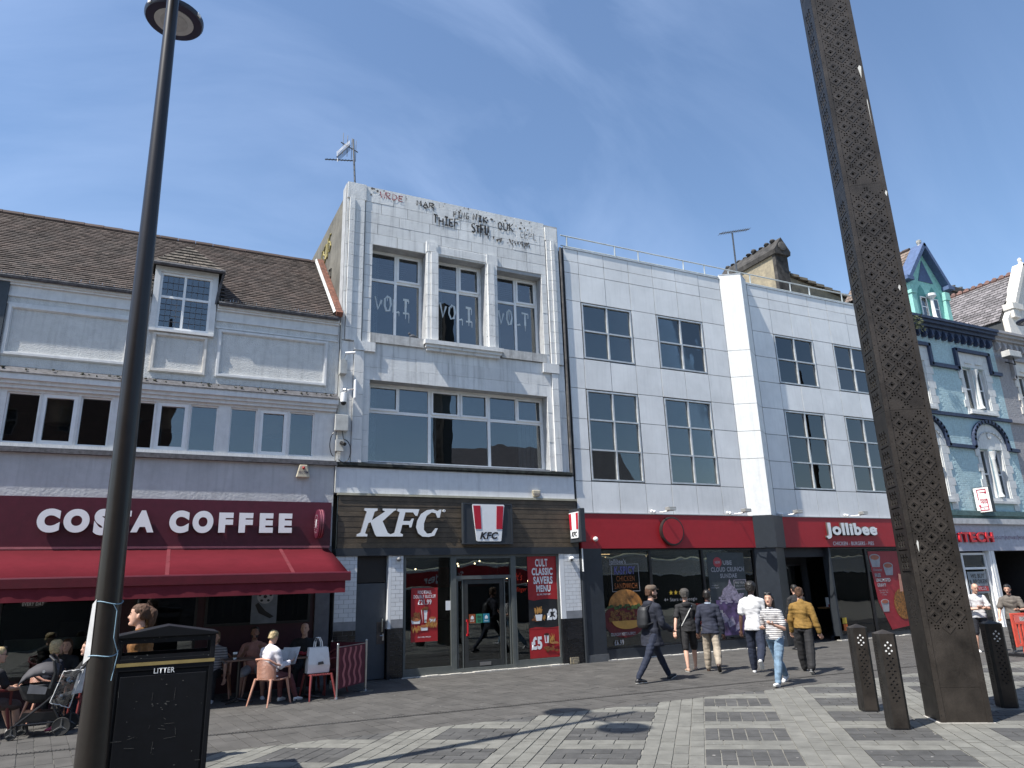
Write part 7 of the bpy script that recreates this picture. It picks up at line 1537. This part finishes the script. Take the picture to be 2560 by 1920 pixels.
person(19.55, 11.5, 215, 1.64, 'dark haired man in grey brown tee shirt standing beside the orange barrier', cl('taupe_cotton', (.13, .115, .10)), BKT, BSHOE, True, HB, legs=((6, 3, 4), (-4, 3, 4)), arms={-1: ((-.3, .3, -1), (.55, .8, .0)), 1: ((.35, .1, -1), (.15, .6, -.6))}, hem=-.05, headpitch=16, headyaw=14, beard=HB, thick=1.6)
SU = cl('suede_tan', (.20, .085, .018), scale=20, var=.25)
person(-.13, 10.45, 168, 1.90, 'woman with a brown ponytail in a tan suede jacket standing behind the litter bin', SU, BKT, BSHOE, True, HD, legs=((8, 3), (-10, 8)), arms={-1: ((-.2, .05, -1), (-.05, .2, -1)), 1: ((.2, .1, -1), (.05, .3, -1))}, sleeve='l', thick=2.1, hem=-.05, hstyle='pony', female=True, extra=collar(SU), vox=.010, headyaw=-4)
# ---------------------------------------------------------------- cafe furniture
def chair(x, y, hd, m, label, group='pink plastic cafe armchairs', stool=False):
    t = thing('cafe_chair', label, 'chair', (x, y, 0), group); M = Matrix.Translation((x, y, 0)) @ Matrix.Rotation(R(hd-90), 4, 'Z'); T = lambda *p: tuple(M @ Vector(p))
    b = MB(); n = 9      # dished seat with slots
    for i in range(n): u = -.2+.4*i/(n-1); b.tube([T(u, -.20, .455), T(u, 0, .435), T(u, .2, .455), T(u, .235, .44)], .0165, 5)
    for v in (-.19, 0, .2): b.tube([T(-.21, v, .445), T(.21, v, .445)], .014, 5)
    b.build('seat', m, t, True)
    for sx in (-1, 1):
        for sy in (-1, 1): MB().tube([T(sx*.20, sy*.19, .46), T(sx*.235, sy*.22+(.0 if sy > 0 else -.03), .22), T(sx*.26, sy*.24+(.02 if sy > 0 else -.07), .0)], [.027, .021, .014], 8).build('leg', m, t, True)
    if stool: return t
    b = MB(); pts = [T(.245, .20, .655), T(.25, 0, .675), T(.245, -.14, .72), T(.17, -.235, .80), T(0, -.26, .815), T(-.17, -.235, .80), T(-.245, -.14, .72), T(-.25, 0, .675), T(-.245, .20, .655)]
    b.tube(pts, .019, 8); 
    for s in (-1, 1): b.tube([T(s*.245, .20, .66), T(s*.24, .215, .45)], .021, 8)
    b.build('arm_rail', m, t, True)
    b = MB(); K = 26      # perforated back shell: vertical and horizontal ribs
    def shell(k, v):
        a = -1.22+2.44*k/K; r = .235; x_, y_ = r*math.sin(a)*1.03, -.03-.215*math.cos(a)-.02*v; z0 = .455; z1 = .80-.13*min(1, abs(a)/1.2)**1.5; return T(x_, y_, z0+(z1-z0)*v)
    for k in range(K+1): b.tube([shell(k, 0), shell(k, .5), shell(k, 1)], .0055, 4)
    for j in range(15):
        b.tube([shell(k, (j+.5)/15) for k in range(0, K+1, 2)], .0062, 4)
    b.build('back_shell', m, t, True); return t
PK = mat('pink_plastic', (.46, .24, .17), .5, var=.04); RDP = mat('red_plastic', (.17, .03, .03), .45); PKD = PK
def table(x, y, label, rot=0, w=.62):
    t = thing('cafe_table', label, 'table', (x, y, 0), 'cafe terrace tables'); M = Matrix.Translation((x, y, 0)) @ Matrix.Rotation(R(rot), 4, 'Z')
    bevel(MB().box(-w/2, w/2, -w/2, w/2, .755, .785, M).build('tabletop', mat('table_brown', (.13, .08, .06), .35, var=.15), t), .005)
    MB().tube([tuple(M @ Vector((0, 0, 0.04))), tuple(M @ Vector((0, 0, .755)))], .032, 8).build('pedestal', BLK, t)
    for a in range(4): c, s = math.cos(R(45+a*90)), math.sin(R(45+a*90)); MB().tube([tuple(M @ Vector((0, 0, .06))), tuple(M @ Vector((c*.34, s*.34, .015)))], [.03, .014], 6).build('foot', BLK, t)
    return t
chair(2.03, 14.80, 36, PK, 'sunlit pink plastic armchair in which the woman with the newspaper sits')
table(2.72, 15.25, 'brown cafe table between the newspaper reader and the man in black', 10)
table(1.52, 15.55, 'brown cafe table with a takeaway cup in front of the man in pink', 5)
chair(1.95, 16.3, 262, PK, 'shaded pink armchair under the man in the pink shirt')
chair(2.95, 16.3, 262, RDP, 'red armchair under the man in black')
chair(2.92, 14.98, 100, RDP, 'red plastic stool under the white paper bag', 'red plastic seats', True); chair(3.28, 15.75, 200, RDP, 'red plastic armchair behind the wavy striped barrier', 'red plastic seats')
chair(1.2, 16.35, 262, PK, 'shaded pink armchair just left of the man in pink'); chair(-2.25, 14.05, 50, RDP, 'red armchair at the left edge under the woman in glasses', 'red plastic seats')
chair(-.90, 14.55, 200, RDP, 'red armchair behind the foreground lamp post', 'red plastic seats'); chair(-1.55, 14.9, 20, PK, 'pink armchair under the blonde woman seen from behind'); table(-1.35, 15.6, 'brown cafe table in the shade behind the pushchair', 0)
def newspaper(t, d):
    l, r = d['AJ'][-1][2], d['AJ'][1][2]; c = (l+r)/2+d['F']*.12; F, Rt, U = d['F'], d['Rt'], Z; pm = mat('newsprint', (.66, .68, .70), .8, stripes=(.02, .3, (.45, .46, .48), 2))
    n = thing('newspaper', 'open white newspaper held by the blonde woman in the pink armchair', 'newspaper', tuple(c)); V = (U*.85+F*.3).normalized(); up = V*.27
    MB().quad(c-V*.08, c-Rt*.22-V*.06-F*.05, c-Rt*.22-V*.06-F*.05+up, c-V*.08+up).quad(c-V*.08, c+Rt*.21-F*.05-V*.06, c+Rt*.21-F*.05-V*.06+up*.95, c-V*.08+up).quad(c-V*.08+F*.02, c-Rt*.2+F*.02-V*.06, c-Rt*.2+F*.03+up*.9, c+F*.02+up*.9).quad(c-V*.08+F*.02, c+Rt*.22+F*.02-V*.06, c+Rt*.23+F*.03+up*.97, c+F*.02+up*.9).build('pages', pm, n)
person(1.99, 14.77, 36, 1.66, 'blonde woman in a white jacket reading a newspaper in the sunlit pink armchair', cl('pale_linen', (.62, .61, .66)), cl('plum_trousers', (.13, .045, .05)), WSHOE, True, HBL, legs=((86, 84, 6), (80, 55, 4)), arms={-1: ((-.22, .25, -1), (.15, 1, .25)), 1: ((.22, .25, -1), (-.15, 1, .2))}, seat=.53, sleeve='l', thick=1.7, hem=-.03, female=True, headpitch=18, glasses=True, extra=newspaper, lean=-2, hstyle='short')
person(1.85, 16.22, 262, 1.74, 'man in a pink shirt laughing in the shade behind the takeaway cup', cl('pink_shirt', (.42, .20, .16)), cl('light_shorts', (.35, .33, .34)), WSHOE, True, HB, legs=((85, 82, 14), (85, 78, 14)), arms={-1: ((-.25, .55, -1), (.35, .6, .75)), 1: ((.3, .5, -1), (-.35, .6, .7))}, seat=.52, short=True, hem=-.03, beard=HB, thick=1.5, headpitch=-8, skin=mat('skin_tan', (.30, .15, .10), .55))
person(2.86, 16.25, 262, 1.80, 'bald man in black seated at the far side of the newspaper table', BKT, BKT, BSHOE, False, HB, legs=((86, 84, 10), (84, 80, 10)), arms={-1: ((-.45, .4, -1), (-.1, .9, -.1)), 1: ((.45, .3, -1), (.1, 1, -.1))}, seat=.52, sleeve='l', thick=1.8, hstyle='bald', headyaw=12)
person(1.12, 16.25, 250, 1.68, 'fair haired person in patterned top seated behind the right corner of the bin', cl('patterned_top', (.16, .15, .16), stripes=(.05, .4, (.35, .33, .33), 2)), BKT, WSHOE, True, cl('hair_fair', (.22, .15, .09)), legs=((86, 84), (84, 80)), seat=.5, hstyle='bob', thick=1.5)
person(-2.27, 14.03, 40, 1.70, 'woman with blonde hair and glasses at the left edge leaning towards the pushchair', BKT, cl('grey_shorts', (.12, .09, .085)), mat('grey_shoe', (.3, .28, .27), .6), True, HBL, legs=((82, 60, 10), (80, 72, 6)), arms={-1: ((-.1, .7, -1), (.2, 1, -.1)), 1: ((.2, .6, -1), (-.1, 1, -.05))}, seat=.51, short=True, glasses=True, hstyle='short', female=True, lean=8, headpitch=4, headyaw=18, extra=shades_on_head)
person(-1.55, 14.86, 40, 1.74, 'blonde woman in dark tee shirt sitting with her back to the street', cl('navy_tee', (.012, .016, .03)), DENIM, BSHOE, True, HBL, legs=((86, 84), (84, 80)), arms={-1: ((-.3, .3, -1), (.1, 1, -.2)), 1: ((.35, .1, -1), (-.1, .8, -.5))}, seat=.52, hstyle='bob', female=True, thick=1.6)
person(-1.42, 15.9, 258, 1.66, 'dark haired woman in black sitting beyond the blonde woman seen from behind', BKT, BKT, BSHOE, True, HD, legs=((86, 84), (84, 80)), seat=.52, hstyle='long', female=True, arms={-1: ((-.3, .4, -1), (.5, .8, .3)), 1: ((.3, .4, -1), (-.3, .8, .2))}, sleeve='l', thick=1.5)
person(-.95, 14.6, 205, 1.66, 'person in black with pink trainers mostly hidden by the foreground lamp post', BKT, BKT, mat('pink_trainer', (.55, .08, .16), .5), True, HD, legs=((84, 78, 4), (70, 60, 8)), arms={-1: ((-.15, .6, -1), (.1, 1, .3)), 1: ((.2, .6, -.8), (.0, 1, .35))}, seat=.52, sleeve='l', thick=1.5, female=True, hstyle='long')
def paper_bag():
    t = thing('paper_bag', 'large white paper carrier bag with twisted handles standing on the red stool', 'bag', (2.92, 14.98, .47)); m = mat('bag_white', (.74, .74, .74), .6, var=.04, bump=.4, bscale=9); A = Matrix.Translation((2.90, 14.98, .475)) @ Matrix.Rotation(R(8), 4, 'Z')
    b = MB(); w, d, h = .21, .09, .47; L = [(-w, -d, 0), (w, -d, 0), (w, d, 0), (-w, d, 0)]; L2 = [(-w*1.02, -d*1.25, h*.35), (w*1.05, -d*1.2, h*.3), (w, d, h*.35), (-w, d, h*.35)]; L3 = [(-w*.86, -d*.6, h), (w*.9, -d*.7, h*.97), (w*.88, d*.6, h), (-w*.86, d*.7, h)]
    T = lambda p: tuple(A @ Vector(p)); Ls = [[T(p) for p in q] for q in (L, L2, L3)]
    b.quad(*Ls[0][::-1])
    for i in range(2):
        for k in range(4): b.quad(Ls[i][k], Ls[i][(k+1) % 4], Ls[i+1][(k+1) % 4], Ls[i+1][k])
    b.build('bag_body', m, t)
    for y in (-.05, .05): MB().tube([T((-.07, y, h-.03)), T((-.06, y, h+.10)), T((-.03, y, h+.17)), T((.02, y, h+.175)), T((.06, y, h+.1)), T((.08, y, h-.03))], .011, 6).build('handle', m, t, True)
    MB().prism([(-.03, 0), (.09, .01), (.07, .06), (-.02, .05)], T((0, -.125, .15)), X, Z, (0, -.003, 0)).build('bag_print', mat('print_black_soft', (.06, .06, .06), .6), t)
paper_bag()
def small_table_things():
    t = thing('takeaway_cup', 'white takeaway cup with a brown band on the shaded table', 'cup', (1.42, 15.5, .785)); MB().lathe([(.03, 0), (.042, .11)], (1.42, 15.45, .786), 14).build('cup', LET, t, True); MB().lathe([(.0385, .03), (.0435, .09)], (1.42, 15.45, .787), 14).build('sleeve', BRL, t); MB().lathe([(.045, .11), (.043, .125)], (1.42, 15.45, .787), 14).build('lid', LET, t)
    t = thing('red_purse', 'crumpled red purse on the table beside the newspaper', 'purse', (2.7, 15.2, .785)); b = MB(); b.ball((2.68, 15.15, .82), .09, .06, .035); b.ball((2.75, 15.17, .835), .05, .04, .04); b.ball((2.62, 15.18, .83), .05, .03, .04); fuse(b, 'purse', mat('red_leather', (.25, .012, .02), .5), t, .01, 0)
small_table_things()
def wave_barrier():
    t = thing('cafe_barrier', 'burgundy fabric cafe barrier printed with wavy pink stripes between chrome posts', 'barrier', (3.3, 14.75, 0)); P0, P1 = Vector((3.24, 14.73, 0)), Vector((4.0, 15.5, 0)); U = (P1-P0); L = U.length; U = U/L; N = U.cross(Z)
    for p in (P0, P1): MB().tube([p+Z*.02, p+Z*.97], .022, 12).build('post', STEEL, t, True); MB().lathe([(.17, 0), (.17, .012), (.13, .022), (.03, .035)], p, 28).build('post_base', STEEL, t, True); MB().ball(p+Z*.98, .027).build('post_cap', STEEL, t, True)
    MB().tube([P0+Z*.93, P1+Z*.93], .01, 6).build('top_rail', STEEL, t)
    bf = mat('barrier_burgundy', (.10, .012, .025), .8); b = MB(); b.prism([(.05, .17), (L-.05, .17), (L-.05, .94), (.05, .94)], P0, U, Z, N*.006); b.build('banner', bf, t)
    for k in range(4):
        cx = .17+k*(L-.28)/4+.06; pts = []; q = 26
        c = [(cx+.028*math.sin(i/q*15), .19+(.71*i/q)) for i in range(q+1)]
        poly = [(x_-.026, z) for x_, z in c]+[(x_+.026, z) for x_, z in c[::-1]]; b = MB()
        for i in range(q): b.quad(*[P0+U*x_+Z*z+N*.0085 for x_, z in ((c[i][0]-.036, c[i][1]), (c[i][0]+.036, c[i][1]), (c[i+1][0]+.036, c[i+1][1]), (c[i+1][0]-.036, c[i+1][1]))])
        b.build('wavy_stripe', mat('stripe_pink', (.40, .13, .14), .8), t)
    t = thing('cafe_barrier', 'dark burgundy cafe barrier end panel standing behind the wavy striped one', 'barrier', (3.35, 15.9, 0)); p = Vector((3.45, 16.3, 0)); MB().tube([p, p+Z*.97], .02, 10).build('post', STEEL, t, True); MB().prism([(.0, .17), (1.25, .17), (1.25, .94), (0, .94)], (3.42, 16.28, 0), (.45, -.6, 0), Z, (.004, .003, 0)).build('banner', bf, t)
wave_barrier()
def pushchair():
    t = thing('pushchair', 'dark grey pushchair with folding canopy and a clear plastic rain cover on the cafe terrace', 'pushchair', (-1.5, 13.9, 0)); fr = mat('pram_frame', (.014, .014, .016), .35); fab = mat('pram_fabric', (.045, .043, .05), .75, var=.1); ty = mat('tyre', (.02, .02, .02), .7); hub = mat('pram_hub', (.10, .10, .10), .4)
    W = [(-1.80, 13.60, .085), (-1.72, 14.02, .085), (-1.17, 13.62, .13), (-1.10, 14.12, .13)]
    for x, y, r in W:
        w = MB(); w.lathe([(r-.03, -.02), (r-.008, -.024), (r, 0), (r-.008, .024), (r-.03, .02)], (x, y, r), 24, (.12, 1, 0)); o = w.build('wheel', ty, t, True); MB().lathe([(.02, -.03), (.02, .03)], (x, y, r), 10, (.12, 1, 0)).build('hub', hub, o)
        b = MB()
        for k in range(3): a = R(90+k*120); b.tube([(x, y-.02, r), (x+math.cos(a)*(r-.02), y-.02, r+math.sin(a)*(r-.02))], .012, 5)
        b.build('spokes', hub, o)
    b = MB()
    for dy in (0, .42): b.tube([(-1.80, 13.6+dy, .17), (-1.45, 13.63+dy, .46), (-1.15, 13.68+dy, .75), (-.92, 13.72+dy, 1.02)], .017, 8); b.tube([(-1.17, 13.64+dy, .14), (-1.38, 13.65+dy, .56)], .016, 8); b.tube([(-1.80, 13.6+dy, .10), (-1.80, 13.6+dy, .20)], .022, 8)
    b.tube([(-.92, 13.72, 1.02), (-.90, 13.9, 1.04), (-.92, 14.14, 1.02)], .018, 8); b.tube([(-1.75, 13.6, .2), (-1.22, 13.65, .2)], .012, 6); b.tube([(-1.17, 13.62, .13), (-1.1, 14.12, .13)], .012, 6); b.build('frame', fr, t, True)
    b = MB(); b.prism([(-1.75, .22), (-1.25, .22), (-1.22, .34), (-1.7, .36)], (0, 13.66, 0), X, Z, (0, .36, 0)); b.build('basket', fr, t)
    b = MB(); c0 = Vector((-1.48, 13.86, .72)); rg = []
    for i in range(9):
        a = R(8+i*19); 
        rg.append([c0+Vector((-math.cos(a)*.34*1.0, math.cos(R(q))*.21, math.sin(a)*.34*abs(math.sin(R(q)))**.6 if 0 else math.sin(a)*(.16+.18*math.sin(R(q))))) for q in range(0, 181, 20)])
    for i in range(6):
        for k in range(9): b.quad(rg[i][k], rg[i][k+1], rg[i+1][k+1], rg[i+1][k])
    o = welded(b.build('canopy', fab, t, True)); sm = o.modifiers.new('s', 'SOLIDIFY'); sm.thickness = .012
    b = MB(); ring_loft(b, [(Vector((-1.5, 13.86, .47)), X, Y, .12, .13), (Vector((-1.53, 13.86, .53)), X, Y, .22, .18), (Vector((-1.54, 13.86, .66)), X, Y, .27, .205), (Vector((-1.54, 13.86, .75)), X, Y, .28, .21)]); fuse(b, 'seat_shell', mat('pram_black', (.018, .018, .02), .5), t, .016, 1)
    MB().prism([(-1.68, .63), (-1.44, .60), (-1.42, .70), (-1.66, .76)], (0, 13.655, 0), X, Z, (0, .008, 0)).build('grey_side_panel', mat('pram_panel', (.16, .16, .17), .6), t)
    MB().tube([(-1.38, 13.65, .68), (-1.34, 13.65, .9), (-1.38, 13.65, 1.08), (-1.44, 13.7, 1.15), (-1.44, 14.0, 1.15), (-1.38, 14.06, 1.08), (-1.34, 14.06, .9), (-1.38, 14.06, .68)], [.035, .025, .022, .022, .022, .022, .025, .035], 8).build('carry_handle', fr, t, True)
    MB().lathe([(.02, 0), (.022, .004)], (-1.50, 13.655, .93), 12, (0, -1, 0)).build('logo_patch', mat('patch_grey', (.4, .4, .4), .5), t)
    rc = glass('clear_plastic', (.80, .84, .88), 1.45, .10, .08); b = MB(); from mathutils import noise as NZ
    P = lambda u, v: Vector((-1.36+.26*u+.13*v, 13.62+.05*u, .48+.44*v-.1*u*(1-v)))+Vector((0, NZ.noise(Vector((u*4, v*4, 1)))*.05, NZ.noise(Vector((u*5, v*5, 7)))*.02)); n = 10
    for i in range(n):
        for j in range(n): b.quad(P(i/n, j/n), P((i+1)/n, j/n), P((i+1)/n, (j+1)/n), P(i/n, (j+1)/n))
    welded(b.build('rain_cover', rc, t, True)); MB().tube([P(0, k/8) for k in range(9)]+[P(k/8, 1) for k in range(9)]+[P(1, 1-k/8) for k in range(9)]+[P(1-k/8, 0) for k in range(9)], .007, 4).build('cover_binding', mat('binding_pale', (.5, .5, .5), .5), t)
    MB().prism([(-1.10, .56), (-.96, .58), (-.93, .98), (-1.02, .96)], (0, 13.72, 0), X, Z, (0, .02, 0)).build('white_cloth', WSH, t)
pushchair()
bpy.data.scenes.remove(TMP)
bpy.context.view_layer.update()
